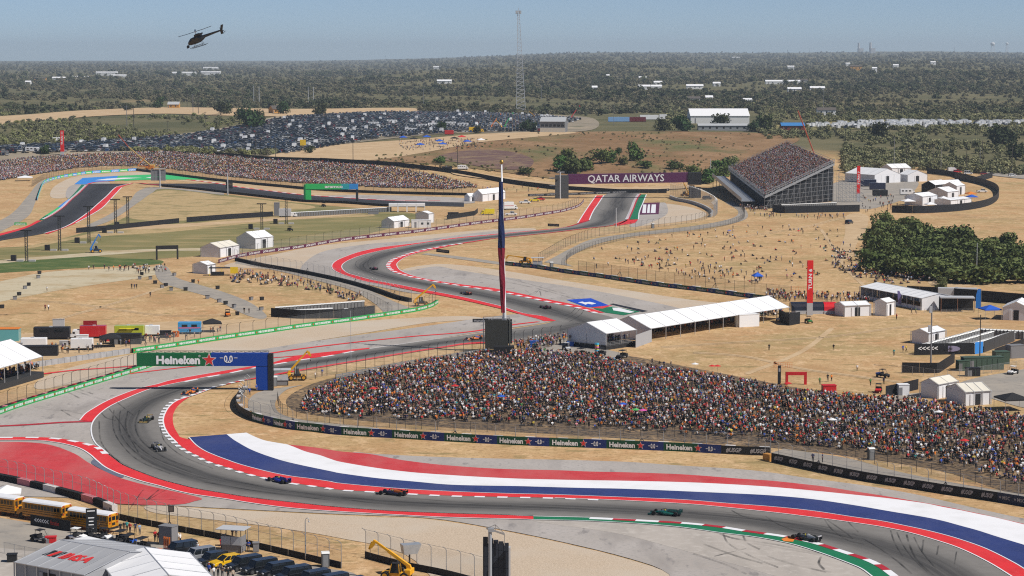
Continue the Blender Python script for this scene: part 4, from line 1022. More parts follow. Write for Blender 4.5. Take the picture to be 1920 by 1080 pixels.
M_black = mat('black_plastic', (0.02,0.02,0.022),0.6, var=0.15)
M_blackp = mat('black_car_paint', (0.010,0.012,0.016),0.22, var=0.05, spec=0.5, coat=0.5)
M_redc = mat('red_coat', (0.55,0.02,0.025),0.5, var=0.08)
M_orange = mat('orange_coat', (0.70,0.17,0.02),0.5, var=0.08)
M_bluec = mat('blue_coat', (0.02,0.10,0.42),0.5, var=0.08)
M_skin = mat('skin', (0.42,0.25,0.17),0.7, var=0.1)
def paint(name, col, rough=0.3, coat=0.4): return mat(name, col, rough, var=0.05, spec=0.4, coat=coat)
def heading(a, b):
 p, q = G(*a), G(*b)
 return math.atan2(q.y - p.y, q.x - p.x)
_WH = {}
def wheel(parent, x, y, r, w, rim=None, name='wheel'):
 rim = rim or M_rim
 key = (r, w, rim.name)
 if key not in _WH:
  a = MB(); a.cyl((0,-w / 2,0),(0, w / 2,0), r, r, 14); ta = a.build('tyre', M_tyre, bevel=min(0.03, r * 0.1))
  b = MB(); b.cyl((0,-w / 2 - 0.012,0),(0, w / 2 + 0.012,0), r * 0.6, r * 0.6,10)
  for k in range(5): t = 2 * math.pi * k / 5; b.box((math.cos(t) * r * 0.3,0, math.sin(t) * r * 0.3),(0.06, w + 0.04,0.06))
  tb = b.build('rim', rim)
  _WH[key] = (ta.data, tb.data); bpy.data.objects.remove(ta); bpy.data.objects.remove(tb)
 e = bpy.data.objects.new(name, None); link(e, parent); e.location = (x, y, r)
 link(bpy.data.objects.new('tyre', _WH[key][0]), e); link(bpy.data.objects.new('rim', _WH[key][1]), e)
 return e
def rrect(x, hw, z0, z1, c=0.3):
 """rounded cross-section ring at station x"""
 cz = (z1 - z0) * c; cy = hw * c
 return [(x, -hw, z0 + cz),(x, -hw + cy, z0),(x, hw - cy, z0),(x, hw, z0 + cz),(x, hw, z1 - cz),(x, hw - cy, z1),(x, -hw + cy, z1),(x, -hw, z1 - cz)]
def race_car(label, loc, rz, body, accent, helmet=(0.7,0.6,0.05)):
 t = thing('racing_car', label, 'racing car', loc, rz, 'racing cars on the track')
 mb_, ma = paint('race_%.2f_%.2f_%.2f' % body, body), paint('race_%.2f_%.2f_%.2f' % accent, accent)
 b = MB()
 b.loft([rrect(*r) for r in ((2.35,.08,.20,.30),(2.0,.13,.20,.42),(1.4,.20,.18,.56),(0.8,.29,.12,.66),(0.35,.36,.10,.70),(-0.45,.38,.10,.72))])
 b.build('chassis', mb_, t, bevel=0.0)
 c = MB(); c.loft([rrect(*r) for r in ((-0.42,.24,.30,.98),(-0.8,.22,.30,.97),(-1.6,.14,.30,.80),(-2.3,.06,.30,.56))]); cover = c.build('engine_cover', ma, t)
 f = MB(); f.box((-1.35,0,.62 + .2),(1.3,.02,.34)); f.build('shark_fin', mb_, cover)
 for s in (-1,1):
  p = MB()
  p.loft([[(v[0], v[1] + s * o, v[2]) for v in rrect(x, hw, z0, z1)] for x, hw, z0, z1, o in ((0.55,.14,.25,.58,.52),(0.1,.24,.16,.62,.56),(-0.9,.22,.12,.52,.50),(-1.9,.08,.12,.34,.30))])
  p.build('sidepod', mb_ if s < 0 else mb_, t)
 fl = MB(); fl.box((-0.45,0,.07),(3.2,1.5,.05)); fl.box((-2.35,0,.17),(0.5,1.0,.22)); fl.build('floor', M_carbon, t)
 w = MB()
 for k, (x, z) in enumerate(((2.55,.12),(2.38,.18),(2.22,.25))): w.box((x, 0, z),(.22,1.84,.03))
 fw = w.build('front_wing', ma, t)
 for s in (-1,1): e = MB(); e.box((2.4, s * .94,.22),(.62,.04,.26)); e.build('endplate', mb_, fw)
 w = MB(); w.box((-2.55,0,.88),(.34,1.0,.05)); w.box((-2.66,0,.98),(.18,1.0,.05)); w.box((-2.5,0,.60),(.08,.05,.55)); rw = w.build('rear_wing', ma, t)
 for s in (-1,1): e = MB(); e.box((-2.55, s * .52,.72),(.55,.04,.56)); e.build('endplate', mb_, rw)
 h = MB(); h.tube([(.62,0,.70),(.52,0,.92),(.2,.20,.98),(-.25,.25,.95),(-.45,.25,.78)],.035,5); h.tube([(.52,0,.92),(.2,-.20,.98),(-.25,-.25,.95),(-.45,-.25,.78)],.035,5); h.build('halo', M_carbon, t)
 d = MB(); d.ball((0.02,0,.82),.15, n=8, k=6); d.build('helmet', paint('helmet_%.2f' % helmet[1], helmet), t)
 a = MB()
 for s in (-1,1):
  for x in (1.6,1.85,1.72): a.bar((x, s * .2,.42),(1.7, s * .8,.34),.04)
  for x in (-1.9,-2.1): a.bar((x, s * .1,.36),(-1.95, s * .78,.34),.05)
  a.box((.75, s * .62,.70),(.12,.22,.10))
 a.build('suspension', M_carbon, t)
 for x, y, w_ in ((1.72,.80,.36),(1.72,-.80,.36),(-1.95,.78,.44),(-1.95,-.78,.44)): wheel(t, x, y, .36, w_, M_drim)
 return t
def road_car(name, label, cat, loc, rz, col, L=5.2, W=2.0, Ht=1.85, belt=1.05, hood=1.25, tail=0.15, wr=0.40, pillars=3, rim=None, group=None, slope=0.55, rearslope=0.25, roofcol=None, pick=None):
 t = thing(name, label, cat, loc, rz, group)
 m = col if not isinstance(col, tuple) else paint('paint_%.2f_%.2f_%.2f' % col, col)
 f, r = L / 2,-L / 2
 b = MB(); hw = W / 2
 prof = [(r + .05,.35),(f - .12,.32),(f, .50),(f - .04, belt - .28),(f - .25, belt - .14),(f - hood, belt),(r + .08, belt + .02),(r, belt - .25),(r, .5)]
 b.loft([[(u, -hw, v) for u, v in prof],[(u, hw, v) for u, v in prof]])
 b.build('body', m, t, bevel=0.07)
 bx0, bx1 = f - hood + .10,(r + tail) if pick is None else pick
 tx0, tx1 = bx0 - slope, bx1 + rearslope
 g = MB(); gi = hw - .06; gt = hw - .22
 g.loft([[(bx1,-gi, belt),(bx0,-gi, belt),(bx0, gi, belt),(bx1, gi, belt)],[(tx1,-gt, Ht - .06),(tx0,-gt, Ht - .06),(tx0, gt, Ht - .06),(tx1, gt, Ht - .06)]])
 g.build('windows', M_glass, t)
 ro = MB(); ro.box(((tx0 + tx1) / 2,0, Ht - .03),(tx0 - tx1 + .06, gt * 2 + .06,.07)); ro.build('roof', roofcol or m, t, bevel=0.02)
 for s in (-1,1):
  p = MB()
  for k in range(pillars + 1):
   u = k / pillars
   p.bar((bx1 + (bx0 - bx1) * u, s * (gi + .012), belt),(tx1 + (tx0 - tx1) * u, s * (gt + .012), Ht - .05),.10,.05)
  p.build('pillar', m, t)
 for s in (-1,1):
  h = MB(); h.box((f - .06, s * (hw - .28), belt - .33),(.14,.40,.16)); h.build('headlight', M_lamp, t)
  h = MB(); h.box((r + .04, s * (hw - .16), belt - .15),(.10,.20,.36)); h.build('taillight', M_tail, t)
  h = MB(); h.box((bx0 - .15, s * (hw + .09), belt + .10),(.14,.20,.15)); h.build('mirror', m, t)
 g = MB(); g.box((f - .01,0, belt - .42),(.06, W * .5,.26)); g.build('grille', M_black, t)
 if pick is not None:
  bed = MB(); bed.box(((r + pick) / 2 - .05,0, belt + .025),(pick - r - .35, W - .3,.03)); bed.build('truck_bed', M_black, t)
 for x in (f - .95, r + 1.0):
  for s in (-1,1): wheel(t, x, s * (hw - .12), wr, .26, rim)
 return t
def box_vehicle(name, label, cat, loc, rz, L, W, Ht, col, cabL=0.0, cabcol=None, wr=0.42, group=None, stripe=None, windows=0, axles=None, gap=0.0, z0=0.55):
 """van body, caravan, trailer or lorry: box with an optional cab in front"""
 t = thing(name, label, cat, loc, rz, group)
 f, r = L / 2,-L / 2; bf = f - cabL - gap
 b = MB(); b.box(((bf + r) / 2,0,(z0 + Ht) / 2),(bf - r, W, Ht - z0)); b.build('body', col, t, bevel=0.06)
 u = MB(); u.box(((bf + r) / 2,0, z0 - .1),(bf - r - .4, W * .8,.24)); u.build('chassis', M_black, t)
 if cabL:
  c = MB(); ch = min(Ht * .8,2.3) if gap == 0 else min(Ht * .85,2.7)
  c.prism([(bf + gap, z0 - .1),(f, z0 - .1),(f, z0 + .55),(f - .45, z0 + .75),(f - .75, ch),(bf + gap, ch)], 'y', -W / 2 + .08, W / 2 - .08); cab = c.build('cab', cabcol or col, t, bevel=.04)
  w = MB(); w.add([(f - .44,-W / 2 + .2, z0 + .80),(f - .44, W / 2 - .2, z0 + .80),(f - .70, W / 2 - .25, ch - .12),(f - .70,-W / 2 + .25, ch - .12)],[(0,1,2,3)]); w.build('windscreen', M_glass, cab)
  for s in (-1,1):
   w = MB(); w.box((f - 1.05 if cabL > 1.3 else f - .8, s * (W / 2 - .07), z0 + 1.05),(.6,.03,.5)); w.build('window', M_glass, cab)
 if stripe: s_ = MB(); s_.box(((bf + r) / 2,0, z0 + (Ht - z0) * .45),(bf - r - .3, W + .02,.28)); s_.build('stripe', stripe, t)
 for k in range(windows):
  x = r + (bf - r) * (k + .7) / (windows + .4)
  for s in (-1,1): w = MB(); w.box((x, s * (W / 2 + .005), z0 + (Ht - z0) * .66),((bf - r) / windows * .5,.03,(Ht - z0) * .24)); w.build('window', M_glass, t)
 rf = MB(); rf.box(((bf + r) / 2 - .3,0, Ht + .12),(.8,.7,.24)); rf.build('roof_unit', M_lgrey, t)
 for x in axles or (f - cabL * .45 - .3, r + 1.2):
  for s in (-1,1): wheel(t, x, s * (W / 2 - .15), wr, .28)
 return t
def buggy(label, loc, rz, col, roof=None, L=3.4, seats=1, group='utility buggies and carts', cat='buggy', name='utility_buggy', wr=.34, cage=True, bed=True):
 t = thing(name, label, cat, loc, rz, group)
 m = col
 b = MB(); b.box((0,0,.50),(L * .9,1.2,.26)); b.prism([(L * .22,.55),(L * .5,.52),(L * .5,.78),(L * .26,.98)], 'y', -.62,.62); b.build('body', m, t, bevel=.05)
 if bed: c = MB(); c.box((-L * .33,0,.82),(L * .3,1.3,.34)); c.build('cargo_bed', M_black if bed is True else bed, t)
 for k in range(seats):
  s = MB(); s.box((.1 - k * .9,0,.72),(.5,1.15,.18)); s.box((-.18 - k * .9,0,1.02),(.12,1.15,.5)); s.build('seat', M_black, t)
 if cage:
  c = MB()
  for s in (-1,1):
   c.tube([(L * .26, s * .6,.95),(L * .1, s * .55,1.82),(-L * .14 - .8 * (seats - 1), s * .55,1.85),(-L * .2 - .8 * (seats - 1), s * .6,.8)],.035,5)
  for x in (L * .1,-L * .14 - .8 * (seats - 1)): c.bar((x, -.55,1.84),(x, .55,1.84),.06)
  c.build('roll_cage', M_black, t)
 r_ = MB(); r_.box((-.02 * L - .4 * (seats - 1),0,1.9),(L * .36 + .8 * (seats - 1),1.25,.06)); r_.build('roof', roof or M_black, t)
 w = MB(); w.box((L * .3,0,1.0),(.05,.5,.05)); w.tube([(L * .2,.3,.95),(L * .1,.3,1.15)],.03,5); w.build('steering_column', M_black, t)
 for x in (L * .36,-L * .34):
  for s in (-1,1): wheel(t, x, s * .62, wr, .24, M_drim)
 return t
def telehandler(label, loc, rz, boom_up, boom_len, m=None, wr=.62, hook=True, group='yellow telehandlers', platform=None):
 t = thing('telehandler', label, 'telehandler', loc, rz, group); m = m or M_yellow
 c = MB(); c.box((0,0,.85),(4.2,1.5,.5)); c.box((-1.9,0,1.25),(.9,2.0,.8)); c.build('chassis', m, t, bevel=.06)
 e = MB(); e.box((.1,-.75,1.25),(1.7,.7,.6)); e.build('engine_cover', M_black, t, bevel=.05)
 k = MB(); k.loft([[(-.7,.15,1.1),(.8,.15,1.1),(.8,1.05,1.1),(-.7,1.05,1.1)],[(-.6,.2,2.45),(.45,.2,2.45),(.45,1.0,2.45),(-.6,1.0,2.45)]]); cab = k.build('cab', M_glass, t)
 r_ = MB(); r_.box((-.08,.6,2.48),(1.2,.95,.10)); r_.build('cab_roof', M_black, cab)
 p = MB()
 for x, x2 in ((-.7,-.6),(.8,.45)):
  for y in (.15,1.05): p.bar((x, y, 1.1),(x2, y, 2.45),.09)
 p.build('cab_frame', m, cab)
 a = math.cos(boom_up), math.sin(boom_up); o = Vector((-1.9,-.25,1.9)); ax = Vector((a[0],0, a[1]))
 b = MB(); b.bar(o, o + ax * boom_len * .6,.42,.46); boom = b.build('boom', m, t, bevel=.03)
 b2 = MB(); b2.bar(o + ax * boom_len * .55, o + ax * boom_len, .28,.32); b2.build('boom_extension', M_black if boom_len > 9 else m, boom)
 tip = o + ax * boom_len
 h = MB(); h.bar(tip - ax * .2 + Vector((0,0,.1)), tip + Vector((.55,0,-1.0)),.42,.5); h.bar(tip + Vector((.3,0,-.2)), tip + Vector((.75,0,-1.3)),.2,.3); h.build('boom_head', m, boom)
 if hook: q = MB(); q.bar(tip + Vector((.6,0,-1.0)), tip + Vector((.6,0,-2.2)),.05); q.box(tip + Vector((.6,0,-2.3)),(.2,.1,.25)); q.build('hook', M_black, boom)
 s = MB(); s.bar((-.4,-.25,1.2), o + ax * boom_len * .35 - Vector((0,0,.2)),.14); s.build('lift_cylinder', M_lgrey, boom)
 s = MB(); s.bar((-2.15,-.25,.9), o + ax * .3,.5,.6); s.build('boom_mount', m, t)
 for x in (1.5,-1.4):
  for y in (-.95,.95): wheel(t, x, y, wr, .42, paint('rim_yellow', (.6,.3,.02)))
 return t
# racing cars: the photo point is the middle of the car, the second point lies ahead of it
CARS = [
 ('dark red and black racing car rounding the middle bend, furthest up the track', (701,506),(690,502),(.05,.01,.015),(.30,.02,.03)),
 ('dark blue racing car with orange engine cover on the middle straight', (874,553),(845,547),(.012,.014,.03),(.62,.12,.02)),
 ('dark red racing car entering the bend by the small white marquee', (1023,579),(995,571),(.16,.008,.012),(.05,.01,.015)),
 ('orange racing car half hidden behind the black screen tower', (888,638),(860,641.5),(.60,.17,.03),(.08,.12,.30)),
 ('orange and blue racing car on the kerb in the gantry shadow', (357,739),(335,746),(.62,.17,.02),(.015,.05,.20)),
 ('black racing car with gold engine cover in the near bend', (275,791),(262,799),(.015,.03,.018),(.50,.36,.14)),
 ('black and white racing car with red side panels in the near bend', (298,844),(316,857),(.55,.54,.54),(.03,.03,.034)),
 ('blue racing car beside the white kerb teeth under the navy stripe', (523,905),(495,899),(.015,.035,.30),(.02,.04,.22)),
 ('dark blue racing car with red and yellow rear on the kerb below the stripes', (735,929),(705,926.5),(.012,.014,.04),(.55,.12,.02)),
 ('dark green racing car on the near straight right of the screen mast', (1247,967),(1215,965),(.008,.10,.085),(.01,.05,.045)),
 ('black and white racing car running over the green-edged kerb', (1510,1014),(1477,1008),(.03,.03,.034),(.62,.6,.6)),
]
for lab, p, q, c1, c2 in CARS:
 g = G(*p); race_car(lab, (g.x, g.y, 0.17), heading(p, q), c1, c2)
# ------------------------------------------------------------------ helicopter
def helicopter():
 d = rays([(371,74)])[0]; loc = Vector((0,0, CAM_H)) + Vector(d) * 610
 t = thing('helicopter', 'black camera helicopter flying nose down above the horizon', 'helicopter', loc)
 t.rotation_euler = (R(-4), R(19), R(174)); t.rotation_euler = (Matrix.Rotation(R(174),4, 'Z') @ Matrix.Rotation(R(17),4, 'Y') @ Matrix.Rotation(R(-8),4, 'X')).to_euler()
 m = paint('helicopter_black', (.010,.012,.014)); 
 b = MB(); b.loft([rrect(*r, .32) for r in ((3.0,.12,-.55,-.25),(2.75,.45,-.80,.05),(2.2,.75,-.92,.55),(1.4,.9,-.95,.92),(.3,.92,-.95,1.0),(-.7,.85,-.85,.95),(-1.6,.55,-.45,.75),(-2.2,.32,-.05,.62))])
 cab = b.build('cabin', m, t)
 w = MB(); w.add([(2.72,-.35,.12),(2.72,.35,.12),(1.75,.62,.86),(1.75,-.62,.86)],[(0,1,2,3)]); w.build('windscreen', M_glass, cab)
 for s in (-1,1):
  for x in (.1,1.15): w = MB(); w.box((x, s * .925,.35),(.75,.03,.6)); w.build('window', M_glass, cab)
 e = MB(); e.loft([rrect(*r, .3) for r in ((.7,.35,.9,1.35),(.2,.5,.9,1.62),(-.8,.5,.8,1.6),(-1.5,.3,.7,1.2))]); e.cyl((-1.2,.2,1.25),(-1.9,.25,1.35),.22,.2,8); e.build('engine_cowling', m, t)
 tb = MB(); tb.loft([rrect(*r, .3) for r in ((-1.9,.40,-.1,.74),(-4.5,.27,.14,.72),(-7.2,.17,.32,.70))]); boom = tb.build('tail_boom', m, t)
 f = MB(); f.loft([[(x, y, z) for x, y in ((0 + o, -.05),(.75 + o, -.05),(.75 + o, .05),(0 + o, .05))] for z, o in ((-.55,-7.4),(.5,-7.4),(1.9,-8.1))]); f.build('tail_fin', m, boom)
 h = MB(); h.box((-6.0,0,.5),(.55,2.4,.07)); h.build('stabiliser', m, boom)
 g = MB(); g.tube([(-6.9,0,.35),(-7.4,0,-.3),(-7.9,0,-.35),(-8.1,0,.1)],.03,5); g.build('tail_guard', m, boom)
 tr = MB()
 for a in (.9,.9 + math.pi): tr.bar((-7.35,.16,.55),(-7.35 + math.cos(a) * .95,.16,.55 + math.sin(a) * .95),.16,.03, up=(0,1,0))
 tr.cyl((-7.35,.05,.55),(-7.35,.24,.55),.09,.09,6); tr.build('tail_rotor', m, boom)
 ms = MB(); ms.cyl((0,0,1.5),(0,0,2.25),.09,.09,8); ms.cyl((0,0,2.1),(0,0,2.25),.35,.35,10); hub = ms.build('rotor_mast', M_lgrey, t)
 for a in (R(162), R(42), R(-78)):
  r_ = MB(); u = Vector((math.cos(a), math.sin(a),0)); v = Vector((-u.y, u.x, 0)); P = Vector((0,0,2.2))
  pts = [(0.3,0),(1.6,.02),(3.2,.07),(5.35,.22)]
  r_.loft([[P + u * d_ + v * .2 + Vector((0,0, z)), P + u * d_ - v * .2 + Vector((0,0, z)), P + u * d_ - v * .2 + Vector((0,0, z + .13)), P + u * d_ + v * .2 + Vector((0,0, z + .13))] for d_, z in pts]); r_.build('rotor_blade', m, hub)
 for s in (-1,1):
  k = MB(); k.tube([(2.6, s * 1.1,-1.62),(2.2, s * 1.1,-1.85),(1.4, s * 1.1,-1.9),(-1.9, s * 1.1,-1.9),(-2.1, s * 1.1,-1.85)],.06,6)
  for x in (1.3,-1.0): k.tube([(x, s * .5,-.9),(x, s * 1.0,-1.3),(x, s * 1.1,-1.9)],.05,6)
  k.build('skid', m, t)
  st = MB(); st.tube([(2.0, s * 1.1,-1.55),(-1.2, s * 1.1,-1.5)],.045,6); st.build('step_rail', m, t)
 cb = MB(); cb.ball((3.25,0,-1.1),.42, n=10, k=7); cb.bar((2.5,0,-.75),(3.25,0,-.85),.14,.14); cb.box((3.45,0,-1.35),(.35,.5,.3)); cb.build('camera_pod', M_black, t)
 return t
helicopter()
# ------------------------------------------------------------------ school buses
def school_bus(label, rear, rz):
 g = G(*rear); L, W, Ht = 10.2,2.45,3.15
 fwd = Vector((math.cos(rz), math.sin(rz),0))
 t = thing('school_bus', label, 'bus', Vector((g.x, g.y, .11)) + fwd * L / 2, rz, 'school buses behind the fence')
 my = paint('bus_yellow', (.50,.21,.009)); f, r = L / 2,-L / 2
 b = MB(); b.prism([(-W / 2,.55),(W / 2,.55),(W / 2,2.75),(W / 2 - .25,2.98),(-W / 2 + .25,2.98),(-W / 2,2.75)], 'x', r, f - 1.6); b.build('body', my, t, bevel=.04)
 h = MB(); h.prism([(f - 1.6,.55),(f, .55),(f - .05,1.3),(f - 1.6,1.65)], 'y', -W / 2 + .25, W / 2 - .25); h.build('bonnet', my, t, bevel=.06)
 ro = MB(); n = 7
 ring = lambda x, k: [(x, math.cos(math.pi * i / (n - 1)) * (W / 2 - .02) * k, 2.80 + math.sin(math.pi * i / (n - 1)) * .40 * k) for i in range(n)]
 ro.loft([ring(r + .02,.96), ring(r + .15,1), ring(f - 1.7,1), ring(f - 1.55,.96)]); ro.build('roof', mat('bus_roof_white', (.74,.75,.78),.5), t)
 for s in (-1,1):
  for k in range(11):
   w = MB(); w.box((r + .75 + k * .70, s * (W / 2 + .008),2.22),(.55,.04,.72)); w.build('window', M_glass, t)
  for z in (.85,1.25,1.62): q = MB(); q.box((-.8, s * (W / 2 + .015), z),(L - 1.7,.03,.07)); q.build('rub_rail', M_black, t)
 d = MB(); d.box((r - .02,0,1.75),(.05,.95,1.9)); door = d.build('rear_door', paint('bus_door', (.66,.27,.012)), t)
 for z, hh in ((2.25,.62),(1.35,.45)): w = MB(); w.box((r - .05,0, z),(.03,.75, hh)); w.build('pane', M_glass, door)
 for s in (-1,1):
  w = MB(); w.box((r - .03, s * .83,2.2),(.05,.48,.68)); w.build('rear_window', M_glass, t)
  for z in (1.55,2.82): w = MB(); w.box((r - .04, s * .85, z),(.06,.24,.2)); w.build('taillight', M_tail, t)
  w = MB(); w.box((r - .04, s * .55,2.82),(.06,.2,.18)); w.build('taillight', mat('amber_lamp', (.7,.25,.02),.3), t)
  w = MB(); w.tube([(f - 1.5, s * 1.0,2.3),(f - .6, s * 1.35,2.2)],.03,5); w.box((f - .6, s * 1.35,2.0),(.08,.22,.35)); w.build('mirror', M_black, t)
 bm_ = MB(); bm_.box((r - .1,0,.72),(.25, W, .3)); bm_.build('bumper', M_black, t)
 sg = MB(); sg.box((r - .02,0,2.88),(.05,1.0,.2)); sg.build('sign_plate', paint('bus_sign', (.75,.40,.03)), t)
 for x in (f - 1.3, r + 2.6):
  for s in (-1,1): wheel(t, x, s * (W / 2 - .2),.5,.32, M_drim)
 return t
BUS_H = math.atan2(.52,-.85)
school_bus('yellow school bus cut by the left edge, behind the fence', (38,968), BUS_H)
school_bus('yellow school bus behind the black chevron banner, middle of three', (126,982), BUS_H)
school_bus('yellow school bus beside the tall black notice board', (213,999), BUS_H)
# ------------------------------------------------------------------ cars in the near yard
SUVH = heading((540,1040),(480,1064))
SUVH = math.atan2(-.62,-.78)
def suv(label, p, col=None, rz=None, L=5.6, **k):
 g = G(*p); return road_car('parked_suv', label, 'car', (g.x, g.y, .12), SUVH if rz is None else rz, col or M_blackp, L=L, W=2.05, Ht=1.92, belt=1.1, hood=1.35, rearslope=.12, group='cars parked in the near yard', **k)
suv('black off-road car partly hidden behind the white marquee, beside the grey van', (338,1040))
suv('silver grey van with dark windows parked among the black cars', (372,1052), paint('silver_grey', (.22,.23,.25)), L=5.4)
suv('low black car parked between the grey van and the yellow car', (398,1060), L=4.9)
g = G(424,1062)
road_car('parked_sports_suv', 'bright yellow low sports car parked among black cars', 'car', (g.x, g.y, .12), SUVH, paint('sports_yellow', (.78,.46,.01)), L=5.1, W=2.0, Ht=1.62, belt=.98, hood=1.5, slope=.95, rearslope=.5, group='cars parked in the near yard')
ORD = ['first', 'second', 'third', 'fourth', 'fifth', 'sixth', 'seventh']
for k, p in enumerate([(458,1068),(487,1074),(518,1080),(550,1088),(586,1096),(620,1103),(655,1111)]):
 suv('large black car, %s to the right of the yellow sports car' % ORD[k], p)
for lab, p, dx, kw in (
 ('grey open utility buggy driving on the yard road', (76,1017),(20,3), dict(col=M_grey, bed=True)),
 ('white golf cart with flat roof beside the road', (143,1014),(20,2), dict(col=M_white, roof=M_white, name='golf_cart', cat='cart', bed=False)),
 ('black flat-bed buggy under the notice board', (172,1013),(20,3), dict(col=M_black)),
 ('white golf cart parked next to the black buggies', (196,1014),(16,5), dict(col=M_white, name='golf_cart', cat='cart', bed=False)),
 ('black off-road buggy furthest back in the parked row', (222,1020),(-18,6), dict(col=M_blackp, seats=2, L=4.0, wr=.42)),
 ('black off-road buggy with a blue side panel', (236,1028),(-18,6), dict(col=M_blackp, seats=2, L=4.2, wr=.44, bed=paint('buggy_blue', (.03,.12,.55)))),
 ('black off-road buggy with a red badge, nearest the grey cabin', (262,1034),(-18,6), dict(col=M_blackp, seats=2, L=4.2, wr=.44)),
 ('low black open kart parked beside the orange gear', (285,1043),(-18,5), dict(col=M_black, cage=False, bed=False, L=3.6)),
):
 g = G(*p); buggy(lab, (g.x, g.y, .12), heading(p, (p[0] + dx[0], p[1] + dx[1])), **kw)
for lab, p, dx, kw in (
 ('dark crew buggy parked by the small white marquee, nearest the crowd', (1166,672),(-18,5), dict(col=M_black, seats=2, L=4.6, wr=.42)),
 ('black buggy left of the stack of coloured rings', (1088,668),(-18,3), dict(col=M_black, seats=2, L=4.2)),
 ('black buggy right of the stack of coloured rings', (1124,668),(-18,3), dict(col=M_black, seats=2, L=4.2)),
 ('pale golf cart beside the raised deck of the small marquee', (1062,657),(12,5), dict(col=M_lgrey, roof=M_lgrey, name='golf_cart', cat='cart')),
 ('green utility buggy below the red turn sign', (1516,606),(14,5), dict(col=paint('tractor_green', (.03,.18,.04)))),
 ('white golf cart beside the black wall of the long marquee', (1478,608),(14,5), dict(col=M_white, roof=M_white, name='golf_cart', cat='cart')),
 ('grey utility buggy next to the long marquee end', (1463,602),(-14,4), dict(col=M_lgrey)),
 ('blue-loaded buggy on the access road with a person beside it', (1655,708),(14,2), dict(col=M_black, bed=M_bluec)),
 ('white golf cart driving on the grey road at the right edge', (1899,702),(-14,3), dict(col=M_white, roof=M_white, name='golf_cart', cat='cart')),
 ('red buggy behind the crowd near the black enclosure', (1647,736),(-3,6), dict(col=M_redc)),
 ('red utility buggy on the path left of the shaded stalls', (427,593),(4,6), dict(col=M_orange)),
 ('dark off-road buggy parked on the green infield', (544,433),(12,3), dict(col=M_black, seats=2, L=4.2, wr=.42)),
 ('dark off-road buggy on the infield below the green gantry', (607,388),(12,3), dict(col=M_black, seats=2, L=4.2, wr=.42)),
):
 g = G(*p); buggy(lab, (g.x, g.y, .1), heading(p, (p[0] + dx[0], p[1] + dx[1])), **kw)
# telehandlers
g = G(744,1087); telehandler('yellow telehandler with its boom raised at the bottom edge', (g.x, g.y, .1), math.atan2(.25,-.97), R(33),6.4)
g = G(557,713); telehandler('yellow telehandler right of the blue gantry leg', (g.x, g.y, .1), math.atan2(.12,.99), R(48),6.6)
g = G(790,574); telehandler('yellow telehandler behind the end of the curved green wall', (g.x, g.y, .1), math.atan2(.12,.99), R(40),7.2)
g = G(985,495); telehandler('yellow telehandler with lowered boom behind the upper banner wall', (g.x, g.y, .1), math.atan2(.2,-.98), R(7),8.4)
g = G(1284,368); telehandler('yellow telehandler under the purple gantry beside the dense fence', (g.x, g.y, .1), math.atan2(.5,-.86), R(62),8.0)
g = G(180,474); telehandler('blue boom lift on the straw infield', (g.x, g.y, .1), math.atan2(.3,.95), R(60),6.0, m=paint('lift_blue', (.02,.16,.5)), group='boom lifts')
def crane(label, p, base, mid, top, mname, col):
 """boom crane: base at a photo point, boom given by height and sideways reach in metres"""
 g = G(*p); m = paint(mname, col); t = thing('boom_crane', label, 'crane', g, 0)
 b = MB(); b.box((0,0,1.0),(5.5,2.4,1.1)); b.box((1.2,0,2.1),(2.4,2.2,1.3)); b.build('carrier', m, t, bevel=.08)
 q = MB(); q.bar((0,0,1.8), base, .7,.8); q.build('lower_boom', m, t)
 q = MB(); q.bar(base, mid, .55,.6); q.build('boom', m, t)
 if top: q = MB(); q.bar(mid, top, .4,.45); q.build('jib', paint(mname + '_jib', (.45,.08,.03)), t)
 for x in (-1.8,1.8):
  for y in (-1.1,1.1): wheel(t, x, y, .55,.4)
 return t
crane('orange and yellow boom lift above the far crowd', (281,318),(-8,0,2.6),(-3,0,8), None, 'crane_orange', (.60,.20,.02))
crane('red-orange crane boom behind the packed grandstand', (1540,330),(-2,3,8),(-14,8,40), None, 'crane_red', (.58,.10,.02))
crane('long orange boom leaning above the far-left crowd', (283,316),(-6,4,6),(-16,8,14),(-23,10,22), 'crane_sand', (.62,.42,.12))
